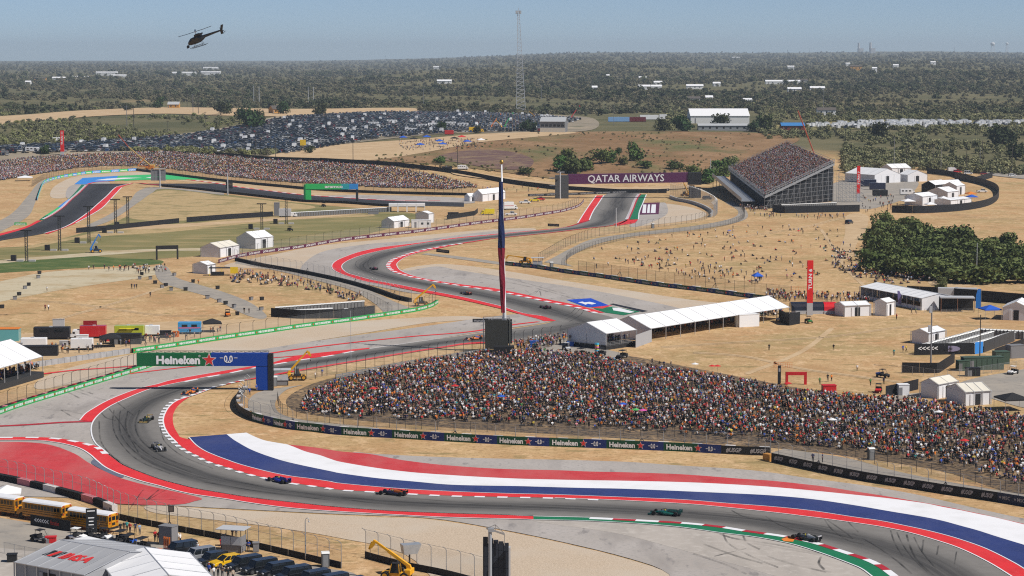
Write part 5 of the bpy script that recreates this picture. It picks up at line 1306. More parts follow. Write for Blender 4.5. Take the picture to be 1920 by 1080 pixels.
# ------------------------------------------------------------------ marquees and tents
M_tent = mat('tent_fabric', (0.78,0.78,0.79),0.6, var=0.05, scale=0.4)
M_tentw = mat('tent_wall_fabric', (0.70,0.70,0.72),0.65, var=0.08, scale=0.5)
M_tentb = mat('cream_tent_fabric', (0.66,0.62,0.53),0.65, var=0.06, scale=0.4)
M_tentg = mat('grey_tent_fabric', (0.34,0.345,0.36),0.6, var=0.06, scale=0.4)
M_alu = mat('aluminium_frame', (0.55,0.56,0.58),0.4, metal=0.5)
def V3(p): return G(*p) if isinstance(p, tuple) else Vector(p)
def marquee(label, A, B, D, eave, ridge, axis='ab', roof=None, wall=None, sides='wwww', bays=4, corner=None, name='marquee', cat='tent', floor=0.0, group=None, z=0.0):
 """A, B: front ground corners; D: depth away from the photographer. sides: front, right, back, left (w wall, o open, h half)"""
 A, B = V3(A), V3(B); A.z = B.z = (A.z + B.z) / 2
 u = (B - A); L = u.length; u.normalize(); v = Vector((-u.y, u.x, 0))
 if corner is not None:
  C = V3(corner); D = max(2.0,(C - A).dot(v)) if abs((C - A).dot(v)) > 1 else (C - A).length
 rz = math.atan2(u.y, u.x)
 t = thing(name, label, cat, A + Vector((0,0, z)), rz, group)
 roof, wall = roof or M_tent, wall or M_tentw
 n = bays
 if axis == 'ab':
  P = lambda x, s: {0: (x, -.25, eave),1: (x, D / 2, ridge),2: (x, D + .25, eave)}[s]
  ext = L
 else:
  P = lambda x, s: {0: (-.25, x, eave),1: (L / 2, x, ridge),2: (L + .25, x, eave)}[s]
  ext = D
 for k in range(n):
  a, b = -.2 + (ext + .4) * k / n, -.2 + (ext + .4) * (k + 1) / n
  a += .03; b -= .03
  for s in (0,1):
   q = MB(); vs = [P(a, s), P(b, s), P(b, s + 1), P(a, s + 1)]
   m_ = [((vs[0][i] + vs[1][i] + vs[2][i] + vs[3][i]) / 4) - (0.07 if i == 2 else 0) for i in range(3)]
   vs2 = vs + [tuple(m_)]
   q.add(vs2,[(0,1,4),(1,2,4),(2,3,4),(3,0,4)]); q.build('roof_panel', roof, t, fix=False)
 # gables
 for x, ok in (((0,1) if axis == 'ab' else (0,0)),((ext, 1) if axis == 'ab' else (ext, 0))):
  q = MB(); q.add([P(x, 0), P(x, 2), P(x, 1)],[(0,1,2)]); q.build('gable', wall, t, fix=False)
 fr = MB()
 for k in range(n + 1):
  x = ext * k / n
  for s in (0,2):
   p = P(x, s); fr.bar((p[0], p[1], floor),(p[0], p[1], eave),.14)
  fr.bar(P(x, 0), P(x, 1),.10); fr.bar(P(x, 1), P(x, 2),.10)
 for s in (0,1,2): fr.bar(P(-.2, s), P(ext + .2, s),.12)
 fr.build('frame', M_alu, t)
 edges = [((0,0),(L, 0)),((L, 0),(L, D)),((L, D),(0, D)),((0, D),(0,0))]
 for (p, q), c in zip(edges, sides):
  if c == 'o': continue
  p, q = Vector((*p, 0)), Vector((*q, 0)); ln = (q - p).length; k = max(1, int(ln / 5))
  z1 = eave - .02 if c == 'w' else 1.1
  for i in range(k):
   a, b = p.lerp(q, (i + .01) / k), p.lerp(q, (i + .99) / k)
   w = MB(); w.bar((a.x, a.y, (floor + z1) / 2),(b.x, b.y, (floor + z1) / 2),.06, z1 - floor); w.build('wall_panel', wall, t)
 if sides[0] == 'w' and L > 4:
  w = MB(); w.box((L * .5,-.06, eave * .42),(min(2.4, L * .2),.06, eave * .8)); w.build('doorway', M_black, t)
  w = MB(); w.box((L * .5 - 1.6,-.12, eave * .42),(.7,.12, eave * .8)); w.build('door_flap', wall, t)
 if floor: f = MB(); f.box((L / 2, D / 2, floor / 2),(L + .6, D + .6, floor)); f.build('deck', M_dsteel, t)
 return t
# near marquees at the bottom left
FL, FR_ = G(190,1101), G(354,1088); uu = (FR_ - FL).normalized(); vv = Vector((uu.y, -uu.x, 0))
marquee('white marquee with curved roof beside the row of black cars', FL + vv * 18, FR_ + vv * 18,18,4.0,5.3, axis='d', bays=4, sides='wwww')
t = marquee('grey marquee with red and black lettering on its roof at the bottom left', (30,1106),(160,1131),17.4,4.0,5.6, roof=M_tentg, wall=M_tentg, bays=6)
ang = math.atan2(1.6,8.7); Mr = face_matrix((6.4,4.3,4.0 + 1.6 * (4.3 / 8.7) + .06),(1,0,0),(0, math.cos(ang), math.sin(ang)))
flat_text('lettering', 'IMSA', 5.6,1.9, mat('red_roof_print', (.62,.04,.04),.6), t, Mr, bold=.05, shear=.25, centre=(1.4,0))
for k, m_ in enumerate((M_black, W_star, M_black)):
 q = MB(); x0 = -4.6 + k * .95
 q.add([Mr @ Vector(p) for p in ((x0,-1.0,0),(x0 + .75,-1.0,0),(x0 + 1.35,1.0,0),(x0 + .6,1.0,0))],[(0,1,2,3)]); q.build('printed_stripe', m_, t)
g = G(190,1062); tr = box_vehicle('trailer', 'white flat-topped trailer with roof lettering beyond the grey marquee', 'trailer', (g.x, g.y, .1), math.atan2(-7.9,9.3),9.5,2.6,3.6, M_white)
flat_text('lettering', 'IMSA', 4.0,1.2, mat('red_roof_print', (.62,.04,.04),.6), tr, face_matrix((.8,0,3.63),(1,0,0),(0,1,0)), bold=.05, shear=.25)
# long white marquee and the small raised one
marquee('long white marquee with open front beside the tan slope', (1219,640),(1479,598),14,3.4,6.2, bays=10, sides='ooww')
t = marquee('small white marquee on a raised deck next to the long one', (1136,656),(1192,648),10,4.2,6.6, bays=2, sides='ooow', corner=(1060,648), floor=1.15, wall=M_tentw)
def rail_fence(name, label, pts, h, m, zb=0.0, step=1.6, cat='fence'):
 P = [V3(p) for p in pts]; t = thing(name, label, cat, P[0])
 for a, b in zip(P[:-1], P[1:]):
  n = max(1, int((b - a).length / step))
  q = MB()
  for k in range(n + 1): c = a.lerp(b, k / n) - P[0]; q.bar((c.x, c.y, zb),(c.x, c.y, zb + h),.06)
  q.build('post', m, t)
  for f in (.35,.7,1.0): q = MB(); q.bar(a - P[0] + Vector((0,0, zb + h * f)), b - P[0] + Vector((0,0, zb + h * f)),.05); q.build('rail', m, t)
 return t
rail_fence('deck_railing', 'grey railing round the raised deck of the small marquee', [(1058,650),(1136,658.5),(1194,650)],1.1, M_steel, zb=1.15)
q = Path([(1192,652),(1222,641)], step=.4); t, org = wall_thing('screen_wall', 'grey fabric screen between the two white marquees', 'screen', q)
wall_piece('fabric', q, 0, q.L, 0,3.3,.08, M_tentg, t, org)
# other tents
for kw in (
 dict(label='large white tent with dark sign on its gable above the maroon wall', A=(478,467), B=(512,463), corner=(437,466), eave=4.2, ridge=6.6, bays=3),
 dict(label='white tent beside the maroon wall end, left of the large signed tent', A=(412,483), B=(448,477), corner=(381,481), eave=3.6, ridge=5.4, bays=3, roof=M_tentb),
 dict(label='small white tent next to the yellow banner stall', A=(388,514), B=(404,512), corner=(364,512), eave=3.2, ridge=4.2, bays=2),
 dict(label='white tent above the maroon wall, left of the white cabin', A=(738,428), B=(767,424), corner=(717,427), eave=3.0, ridge=4.8, bays=3),
 dict(label='tall small white tent behind the white cabin', A=(803,418), B=(813,417), corner=(788,416), eave=4.2, ridge=5.2, bays=1),
 dict(label='white tent left of the flagpole beside the far straight', A=(904,378), B=(947,373), corner=(891,377), eave=3.8, ridge=6.2, bays=4),
 dict(label='tiny white tent beside the larger tent on the far straight', A=(880,378), B=(892,377), corner=(872,377.5), eave=2.6, ridge=4.2, bays=1),
 dict(label='large white marquee behind the red turn sign on the right', A=(1640,344), B=(1688,342), D=26, eave=5.0, ridge=8.5, axis='d', bays=4),
 dict(label='white tent with open front beyond the food trucks', A=(1702,341), B=(1738,340), D=10, eave=4.2, ridge=6.8, axis='d', bays=2),
 dict(label='low white tent roof behind the open-fronted tent', A=(1672,326), B=(1708,325), D=12, eave=3.5, ridge=6.0, bays=3),
 dict(label='white tent with black front in the walled compound', A=(1728,361), B=(1753,362), D=16, eave=4.4, ridge=6.6, axis='d', wall=M_black, bays=3),
 dict(label='second black-fronted white tent in the walled compound', A=(1759,358), B=(1772,359), D=12, eave=4.4, ridge=6.2, axis='d', wall=M_black, bays=2),
 dict(label='white gabled tent right of the black-fronted tents', A=(1776,375), B=(1797,373), corner=(1752,372), eave=4.2, ridge=6.4, bays=2),
 dict(label='white tent at the back right of the walled compound', A=(1793,366), B=(1809,364), corner=(1775,364), eave=5.0, ridge=7.0, bays=2),
 dict(label='white pleated tent at the front of the walled compound', A=(1729,386), B=(1757,383), corner=(1711,383), eave=4.6, ridge=6.2, bays=2),
 dict(label='low flat white tent beside the compound wall', A=(1782,386), B=(1821,382), D=9, eave=2.8, ridge=3.6, bays=3),
 dict(label='long white shed tent below the resting spectators', A=(1613,559), B=(1728,582), D=12, eave=3.6, ridge=4.8, bays=9, sides='hwww'),
 dict(label='low double white tent right of the red pod', A=(1583,594), B=(1632,592), D=6, eave=3.2, ridge=4.1, bays=2),
 dict(label='tall narrow white tent with a small porch roof', A=(1661,593), B=(1677,590), corner=(1641,591), eave=4.0, ridge=5.0, bays=1),
 dict(label='white tent cut by the right edge beyond the blue parasol', A=(1880,600), B=(1930,602), D=12, eave=3.6, ridge=5.4, axis='d', bays=3),
 dict(label='cream-roofed white tent behind the crowd, furthest right', A=(1809,761), B=(1857,758), corner=(1768,752), eave=3.0, ridge=4.4, bays=3, axis='ab', roof=M_tentb),
 dict(label='cream-roofed tent behind the crowd beside the black enclosure', A=(1758,748), B=(1795,741), corner=(1726,744), eave=3.2, ridge=4.4, bays=2, roof=M_tentb),
 dict(label='white tent behind the black toilet enclosure', A=(1740,646), B=(1772,640), corner=(1720,641), eave=3.0, ridge=4.0, bays=2),
 dict(label='roofed white stand full of guests at the left edge', A=(-70,752), B=(79,708), D=16, eave=5.0, ridge=8.8, bays=6, sides='oooo', floor=1.4),
):
 kw.setdefault('D', 8.0); marquee(**kw)
def popup(label, p, size, h, col, group='pop-up canopies', peak=1.1, rz=.2):
 g = G(*p); t = thing('popup_canopy', label, 'canopy', g, rz, group); s = size / 2
 c = MB(); c.add([(-s, -s, h),(s, -s, h),(s, s, h),(-s, s, h),(0,0, h + peak),(-s, -s, h - .3),(s, -s, h - .3),(s, s, h - .3),(-s, s, h - .3)],[(0,1,4),(1,2,4),(2,3,4),(3,0,4),(5,6,1,0),(6,7,2,1),(7,8,3,2),(8,5,0,3)]); c.build('canopy', col, t)
 for x in (-s, s):
  for y in (-s, s): l = MB(); l.bar((x * .97, y * .97,0),(x * .97, y * .97, h),.07); l.build('leg', M_steel, t)
 return t
P_b = mat('canopy_blue', (.02,.10,.50),.6); P_r = mat('canopy_red', (.55,.03,.03),.6); P_o = mat('canopy_orange', (.65,.20,.03),.6); P_k = mat('canopy_black', (.02,.02,.022),.7); P_y = mat('canopy_yellow', (.65,.55,.03),.6)
for lab, p, s, h, m_ in (
 ('white pop-up canopy at the front of the walled compound', (1702,386),6,2.6, M_tent),('white peaked canopy behind the front compound wall', (1769,381),5,2.6, M_tent),
 ('white pop-up canopy top just above the compound wall', (1744,391),5,2.2, M_tent),('blue pop-up canopy inside the compound', (1822,378),5,2.6, P_b),('orange pop-up canopy inside the compound', (1820,372),5,2.6, P_o),
 ('blue parasol stand near the right edge tent', (1856,598),5.2,3.0, P_b),('dark canopy at the right edge behind the crowd', (1898,768),6,2.6, P_k),
 ('dark canopy among the food stalls', (207,650),5.5,2.5, P_k),('dark canopy right of the blue food trailer', (398,622),5,2.6, P_k),('grey canopy inside the far-left car yard', (47,339),9,2.2, M_tent),
 ('blue canopy on the dry slope below the grandstand', (1420,527),3.2,1.9, P_b),('white peaked canopy behind the bus at the left edge', (14,950),4.6,2.6, M_tent)):
 popup(lab, p, s, h, m_)
for k, (px_, py_, c) in enumerate([(756,263, P_b),(776,266, P_k),(800,262, P_b),(824,270, P_b),(852,265, P_k),(876,271, P_b),(902,268, M_tent),(830,276, P_b),(788,277, P_b),(866,262, P_r)]):
 popup('canopy at the dirt field picnic, %s from the left' % (ORD + ['eighth', 'ninth', 'tenth'])[k],(px_, py_),5.5,2.4, c, group='canopies at the far picnic')
# ------------------------------------------------------------------ gantries
M_gblue = mat('gantry_blue', (.006,.05,.30),.55, var=.05); M_ggreen = mat('gantry_green', (.008,.13,.045),.55, var=.05)
M_gpurple = mat('gantry_purple', (.105,.022,.085),.55, var=.06)
def blue_gantry():
 b0 = G(488,733); k = mpp(488,733); t = thing('gantry', 'blue and green overhead gantry with white lettering and red star across the track', 'gantry', b0,0)
 X = lambda px: (px - 488) * k; Z = lambda py: (733 - py) * k; D = 1.6
 leg = MB(); leg.box(((X(480) + X(503)) / 2, D / 2, Z(687) / 2 + .1),(X(503) - X(480), D, Z(687) - .2)); leg.build('leg', M_gblue, t)
 sd = MB(); sd.box((X(503) + .55, D / 2, Z(663) / 2),(1.08, D + .2, Z(663))); sd.build('leg_side', M_black, t)
 for a, c, m_ in ((257,396, M_ggreen),(396,503, M_gblue)):
  q = MB(); q.box(((X(a) + X(c)) / 2, D / 2,(Z(662) + Z(686)) / 2),(X(c) - X(a), D, Z(662) - Z(686))); q.build('beam', m_, t)
 tr = MB(); n = 16
 for i in range(n):
  a, c = X(262) + (X(503) - X(262)) * i / n, X(262) + (X(503) - X(262)) * (i + 1) / n
  tr.bar((a, D, Z(662)),(c, D, Z(662) + .35),.07); tr.bar((c, D, Z(662) + .35),(c, D, Z(662)),.07)
 tr.bar((X(262), D, Z(662) + .35),(X(503), D, Z(662) + .35),.12); tr.build('truss', M_dsteel, t)
 F = lambda px, py: face_matrix((X(px),-.04, Z(py)),(1,0,0),(0,0,1))
 flat_text('lettering', 'Heineken', X(376) - X(294),1.75, W_letter, t, F(335,674.2), bold=.045)
 flat_text('lettering', '®', .5,.5, W_letter, t, F(375,667), bold=.0)
 for r_, m_, o in ((1.72, W_letter, 0),(1.45, W_star, -.03)):
  V, Fc = star_shape((0,0), r_); Mx = F(393,674.5); me_obj('star', [Mx @ Vector((v[0], v[1],-o)) for v in V], Fc, m_, t)
 flat_text('lettering', '0.0', X(437.5) - X(421),1.45, W_letter, t, F(429,672), bold=.02)
 for a, c in ((413,419.5),(439.5,446)):
  q = MB(); q.box(((X(a) + X(c)) / 2,-.05, Z(670.5)),(X(c) - X(a),.04,.12)); q.build('dash', W_letter, t)
 q = MB(); q.box((X(429),-.05, Z(679)),(1.1,.04,.14)); q.build('dash', W_letter, t)
blue_gantry()
def green_gantry():
 b0 = G(577,378); k = mpp(577,378); t = thing('gantry', 'bright green and light blue overhead gantry on the far straight', 'gantry', b0,0)
 X = lambda px: (px - 577) * k; Z = lambda py: (378 - py) * k; D = 2.0
 q = MB(); q.box(((X(573) + X(583)) / 2, D / 2, Z(356) / 2),(X(583) - X(573), D, Z(356))); q.build('leg', W_agreen, t)
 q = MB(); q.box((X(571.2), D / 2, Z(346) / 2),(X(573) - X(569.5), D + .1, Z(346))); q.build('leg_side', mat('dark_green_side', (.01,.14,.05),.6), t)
 for a, c, m_ in ((573,640, W_agreen),(640,655, mat('teal_banner', (.035,.36,.40),.6)),(655,671, W_ablue)):
  q = MB(); q.box(((X(a) + X(c)) / 2, D / 2,(Z(345) + Z(355)) / 2),(X(c) - X(a), D, Z(345) - Z(355))); q.build('beam', m_, t)
 q = MB(); q.box((X(669), D / 2 + 1.2, Z(350) / 2),(1.2,1.2, Z(350))); q.build('leg', M_dsteel, t)
 flat_text('lettering', 'aramco', X(643) - X(609),1.5, W_letter, t, face_matrix((X(626),-.06, Z(349.5)),(1,0,0),(0,0,1)), bold=.03)
green_gantry()
def purple_gantry():
 b0 = G(1180,372); k = mpp(1180,372); t = thing('gantry', 'long purple overhead gantry with large white lettering', 'gantry', b0, R(0))
 X = lambda px: (px - 1180) * k; Z = lambda py: (372 - py) * k; D = 3.0
 A = [X(1065), X(1290)]
 q = MB(); n = 10
 for i in range(n):
  q = MB(); a, c = A[0] + (A[1] - A[0]) * i / n, A[0] + (A[1] - A[0]) * (i + 1) / n
  top0, top1 = Z(327) + (Z(323.5) - Z(327)) * i / n, Z(327) + (Z(323.5) - Z(327)) * (i + 1) / n
  q.add([(a, 0, top0 - 5.2),(c, 0, top1 - 5.2),(c, 0, top1),(a, 0, top0),(a, D, top0 - 5.2),(c, D, top1 - 5.2),(c, D, top1),(a, D, top0)],[(0,1,2,3),(7,6,5,4),(3,2,6,7),(1,0,4,5)]); q.build('beam_panel', M_gpurple, t)
 q = MB(); q.box(((X(1290) + X(1315)) / 2, D / 2 + .3, Z(335)),(X(1315) - X(1290), D + 1.5, Z(324) - Z(347))); q.build('end_cover', M_black, t)
 q = MB(); q.box((X(1297), D / 2, Z(348) / 2),(3.0, D, Z(348))); q.build('leg', M_black, t)
 q = MB(); q.box((X(1308), D + 2.5, Z(352) / 2),(4.0,3.0, Z(352))); q.build('leg', M_black, t)
 tw = MB(); tw.box(((X(1041) + X(1066)) / 2, D / 2, Z(329) / 2),(X(1066) - X(1041),5.5, Z(329))); tw.build('tower', mat('slate_grey', (.075,.078,.082),.7, var=.12), t)
 for i in range(3):
  q = MB(); q.box((X(1037) - i * .1,-.5, Z(362) + i * 4.0),(3.6,3.2,.25)); q.build('balcony', M_steel, t)
 q = MB(); q.tube([(X(1050),-3,0),(X(1050),-3, Z(322))],.35,8); q.bar((X(1044),-3, Z(322)),(X(1058),-3, Z(322)),.35); q.bar((X(1050),-3, Z(318)),(X(1046),-3, Z(322)),.2); q.build('lighting_mast', M_lgrey, t)
 flat_text('lettering', 'QATAR AIRWAYS', X(1245) - X(1102),3.7, W_letter, t, face_matrix((X(1173.5),-.1, Z(334)),(1,0,(Z(325) - Z(327)) / (X(1245) - X(1102))),(0,0,1)), bold=.012)
purple_gantry()
def small_arch(label, p0, p1, h, m, body=None, beam=1.2, group=None):
 A, B = V3(p0), V3(p1); u = (B - A); L = u.length; t = thing('entrance_arch', label, 'arch', A, math.atan2(u.y, u.x), group)
 for x in (0, L): q = MB(); q.box((x, 0, h / 2),(.6,.6, h)); q.build('leg', m, t)
 q = MB(); q.box((L / 2,0, h - beam / 2),(L + .6,.62, beam)); q.build('beam', m, t)
 if body: flat_text('lettering', body, L * .7, beam * .4, W_dim, t, face_matrix((L / 2,-.34, h - beam / 2),(1,0,0),(0,0,1)))
 return t
small_arch('black truss entrance arch over the infield path', (294,487),(333,486),5.2, M_black, None, 1.4)
small_arch('red entrance arch at the top of the crowd', (1475,721),(1510,721),2.9, M_redc, None, .7)
# ------------------------------------------------------------------ flagpole, towers, masts, signs
def flagpole():
 b = G(947,661); t = thing('flagpole', 'tall white flagpole with a limp navy and red flag above the crowd', 'flagpole', b, 0)
 Hp = 48.0; lean = -0.018
 P = lambda z: Vector((lean * z, 0, z))
 q = MB(); q.cyl(P(0), P(Hp * .5),.56,.38,12); q.cyl(P(Hp * .5), P(Hp),.38,.17,12); q.build('pole', mat('pole_white', (.72,.73,.75),.4, var=.03), t, smooth=True)
 q = MB(); q.ball(P(Hp + .45),.55, n=12, k=8); q.build('finial', mat('finial_gold', (.45,.30,.08),.35, metal=.7), t, smooth=True)
 def drape_(z0, z1, w0, w1, seed):
  rr = random.Random(seed); rings = []; n = 9
  for i in range(14):
   z = z0 + (z1 - z0) * i / 13; w = w0 + (w1 - w0) * i / 13; ring = []
   for k in range(n):
    a = 2 * math.pi * k / n; r_ = .55 + .45 * abs(math.sin(a * 2.5 + i * .35 + seed))
    ring.append(P(z) + Vector((-.12 - w * .20 + math.cos(a) * w * .66 * r_, math.sin(a) * .45 * r_ - .85,0)))
   rings.append(ring)
  return MB().loft(rings)
 drape_(43.5,26.8,.8,1.5,1).build('flag_field', mat('flag_navy', (.012,.022,.085),.8, var=.25, scale=.5), t)
 drape_(26.8,10.3,1.5,.9,2).build('flag_stripe', mat('flag_red', (.22,.010,.028),.8, var=.25, scale=.5), t)
flagpole()
def screen_tower():
 b = G(933,664); t = thing('screen_tower', 'tall black scaffold tower wrapped in cloth beside the flagpole', 'screen tower', b, 0)
 k = mpp(933,664); w = 27 * k; h = 62 * k
 m_ = mat('black_scrim', (.045,.044,.038),.85, var=.25)
 q = MB(); q.box((-.25,2.2, h / 2 + .5),(w * 2 - 1.4,.3, h - 1)); q.build('scrim', m_, t)
 q = MB(); q.box((w - .55,4.2, h / 2 + .4),(.3,4.4, h - .8)); q.build('side_scrim', mat('sunlit_scrim', (.10,.10,.085),.85, var=.2), t)  # lighter than the front cloth: the sun on this side is put into its colour
 q = MB()
 for x in (-w, -w / 3, w / 3, w - .7):
  for y in (2.5,6.2): q.bar((x, y, 0),(x, y, h + .4),.14)
 for z in (h * .33, h * .66, h + .4): q.bar((-w, 2.5, z),(w - .7,2.5, z),.12); q.bar((-w, 6.2, z),(w - .7,6.2, z),.12); q.bar((-w, 2.5, z),(-w, 6.2, z),.12)
 for x in (-w * .9, w * .3): q.bar((x, 2.5, h - .8),(x + 1.4,2.5, h + .4),.1); q.bar((x + 2.8,2.5, h - .8),(x + 1.4,2.5, h + .4),.1)
 q.build('scaffold', M_steel, t)
 q = MB(); q.box((.2,6.3, h * .6),(w * 1.9,.4, h * .75)); q.build('screen', M_black, t)
 q = MB(); q.box((1.6,-1.0,1.1),(5.2,3.0,2.2)); q.build('container', M_black, t)
screen_tower()
def board_mast():
 b = G(925,1112); k = mpp(925,1112); t = thing('screen_mast', 'grey steel mast carrying the dark back of a large screen', 'screen mast', b, 0)
 Z = lambda py: (1112 - py) * k; X = lambda px: (px - 925) * k
 q = MB(); q.cyl((X(919),-.3,0),(X(919),-.3, Z(993)),.28,.26,10); q.box((X(921),-.3, Z(990.5)),(.9,.7,.5)); q.build('mast', mat('mast_grey', (.30,.32,.35),.5, var=.05), t)
 m_ = mat('screen_back', (.022,.027,.04),.6, var=.2)
 for i in range(5):
  a, c = X(905.5) + (X(954) - X(905.5)) * i / 5, X(905.5) + (X(954) - X(905.5)) * (i + 1) / 5
  y0, y1 = .2 + .0 * i, .2
  for j in range(4):
   zt0 = Z(1006) + (Z(1020) - Z(1006)) * i / 5; z0, z1 = Z(1082) + (zt0 - Z(1082)) * j / 4, Z(1082) + (zt0 - Z(1082)) * (j + 1) / 4
   q = MB(); q.box(((a + c) / 2,.5 - i * .03,(z0 + z1) / 2),(c - a - .03,.25, z1 - z0 - .04)); q.build('panel', m_, t)
 q = MB(); q.box(((X(905.5) + X(954)) / 2,.8,(Z(1020) + Z(1084)) / 2),(X(954) - X(905.5),.2, Z(1020) - Z(1084))); q.build('frame', M_black, t)
 q = MB(); q.box((X(955.5),-.55,(Z(1082) + Z(1022)) / 2),(.25,1.0, Z(1022) - Z(1082))); q.build('edge', M_lgrey, t)
 q = MB(); q.bar((X(912),-.3, Z(987.5)),(X(946),-.3, Z(999)),.22); q.bar((X(912),-.3, Z(988)),(X(929),-.3, Z(981)),.09); q.bar((X(929),-.3, Z(981)),(X(946),-.3, Z(998)),.09); q.bar((X(929),-.3, Z(981)),(X(929),-.3, Z(993)),.09); q.bar((X(946),-.3, Z(999)),(X(946),-.3, Z(1020)),.10); q.build('hoist_arm', M_steel, t)
board_mast()
def turn_sign(label, p, w, h, base, body, hh):
 g = G(*p); t = thing('turn_sign', label, 'sign', g, 0, 'tall red turn signs')
 q = MB(); q.box((0,0, base / 2),(w, w * .5, base)); q.build('plinth', M_lgrey, t)
 q = MB(); q.box((0,0, base + (h - base) / 2),(w, w * .5, h - base)); q.build('column', mat('sign_red', (.72,.02,.018),.5, var=.04), t)
 V, F, L = text_mesh(body, .03); s = hh / L
 me_obj('lettering', [(-(v[1] - .5) * w * .55,-w * .26, base + (h - base) * .22 + v[0] * s + (h - base) * .1) for v in V], F, W_letter, t)
turn_sign('tall red turn sign with white base beside the long white marquee', (1518,591),1.7,16.0,3.6, 'TURN 6', 6.0)
turn_sign('tall red turn sign right of the packed grandstand', (1609,378),1.7,18.5,4.2, 'TURN 7', 7.0)
turn_sign('tall red turn sign above the far-left crowd', (117,291),2.4,17.0,2.5, 'TURN 11', 9.0)
def screen_on_pole(label, p, w, h, z, pole, m, dx=0):
 g = G(*p); t = thing('video_screen', label, 'screen', g, 0)
 q = MB(); q.cyl((0,0,0),(0,0, pole),.35,.30,8); q.build('pole', M_lgrey, t)
 n, k = 4,3
 for i in range(n):
  for j in range(k): q = MB(); q.box((dx - w / 2 + w * (i + .5) / n, .6, z + h * (j + .5) / k),(w / n - .1,.5, h / k - .1)); q.build('panel', m, t)
 q = MB(); q.bar((-w * .4,0, pole),(w * .4,0, pole),.3); q.build('crossbar', M_lgrey, t)
screen_on_pole('back of the large video screen beside the far hairpin', (300,352),8.5,6.5,4.0,11, M_grey, -1.0)
screen_on_pole('small dark video screen on a white pole by the far straight', (427,366),3.8,3.6,3.6,12, M_black, .8)
for k, (x, y, top) in enumerate([(50,490,432),(112,470,405),(167,456,387),(217,437,374),(240,426,369),(491,430,382),(537,420,372)]):
 g = G(x, y); kk = mpp(x, y); hh = (y - top) * kk
 t = thing('light_tower', 'dark lattice light tower on the infield, %s from the left' % ORD[k], 'light tower', g, 0, 'lattice light towers')
 q = MB(); w = .45
 for a in (-w, w):
  for b in (-w, w): q.bar((a, b, 0),(a, b, hh),.14)
 n = max(6, int(hh / 1.4))
 for i in range(n): z0, z1 = hh * i / n, hh * (i + 1) / n; q.bar((-w, -w, z0),(w, -w, z1),.1); q.bar((-w, w, z1),(w, w, z0),.1); q.bar((-w, -w, z1),(w, -w, z1),.1)
 q.build('lattice_mast', M_dsteel, t)
 q = MB(); q.box((0,0, hh),(4.2,.5,.4)); q.build('lamp_bar', M_black, t)
 for s in (-1,1): q = MB(); q.box((s * 2.2,-.8,.35),(2.4,1.4,.7)); q.build('ballast', M_conc, t)
 q = MB(); q.box((-5.0,1.0,1.1),(1.8,1.6,2.2)); q.build('speaker_stack', M_black, t)
def lattice_mast():
 b = G(977,211); k = mpp(977,211); hh = 188 * k; t = thing('radio_mast', 'tall grey lattice radio mast standing above the horizon', 'mast', b, 0)
 W = lambda z: (8.6 * k + (1.6 - 8.6) * k * min(1, z / (hh * .97)))
 n = 26
 for i in range(n):
  z0, z1 = hh * i / n, hh * (i + 1) / n; a, c = W(z0), W(z1); q = MB(); r = .34
  cx = lambda z: -5.0 * k * z / hh
  for sx, sy in ((-1,-1),(1,-1),(1,1),(-1,1)): q.bar((cx(z0) + sx * a, sy * a, z0),(cx(z1) + sx * c, sy * c, z1), r + .15)
  for s in (-1,1): q.bar((cx(z0) - a, s * a, z0),(cx(z1) + c, s * c, z1), r); q.bar((cx(z0) + s * a, -a, z0),(cx(z1) + s * c, c, z1), r)
  q.bar((cx(z1) - c, -c, z1),(cx(z1) + c, -c, z1), r)
  q.build('lattice_section', M_lgrey, t)
 q = MB()
 for a in range(8): q.bar((-5 * k + math.cos(a) * 2.6, math.sin(a) * 2.6, hh - 2.5),(-5 * k + math.cos(a) * 2.6, math.sin(a) * 2.6, hh + 1),.9)
 q.cyl((-5 * k, 0, hh - 1),(-5 * k, 0, hh + 4),.3,.2,6); q.build('antenna_array', M_lgrey, t)
lattice_mast()
# ------------------------------------------------------------------ hoardings and enclosures
def hoarding(label, pts, h, m=None, step=3.0, smooth=False, name='hoarding', group=None):
 m = m or W_black
 P = Path(pts, n=8, step=.5) if smooth else Path(None, step=.5, world=np.array([tuple(V3(p)) for p in pts]))
 t, org = wall_thing(name, label, 'hoarding', P, group); s = 0.0
 n = max(1, int(round(P.L / step))); d = P.L / n
 for k in range(n): wall_piece('panel', P, k * d + .02,(k + 1) * d - .02,0, h, .1, m, t, org)
 return t, P, org
hoarding('black hoarding on the green infield, left section', [(143,437),(200,432),(336,418)],2.2)
hoarding('black hoarding on the green infield, right section', [(350,417),(430,411),(512,406)],2.4)
hoarding('dark hoarding along the top of the far crowd bank, right part', [(600,303.5),(740,312),(860,327),(960,345),(1055,357)],2.6, smooth=True, step=8)
hoarding('dark hoarding along the top of the far crowd bank, left part', [(372,289),(430,294),(500,300),(600,303.5)],2.4, smooth=True, step=8)
hoarding('black wall sweeping round the tent compound', [(1672,399),(1720,400),(1770,398),(1820,393),(1855,385),(1872,372),(1868,357),(1840,346),(1800,338),(1790,336)],3.6, smooth=True, step=5)
hoarding('black wall with a kink behind the tent compound', [(1738,325),(1790,332),(1830,342),(1861,333)],3.4, step=5)
hoarding('black wall below the scaffold of the packed grandstand', [(1448,396),(1470,400),(1612,397)],3.4, step=4)
hoarding('dark wall left of the packed grandstand foot', [(1065,356),(1160,362),(1250,362)],2.2, step=5)
hoarding('black wall behind the right tents', [(1700,556),(1780,560),(1920,572),(1990,578)],3.4, step=4)
t_, P_, o_ = hoarding('black toilet enclosure front wall with white chevrons', [(1714,666),(1827,664)],2.9, step=4)
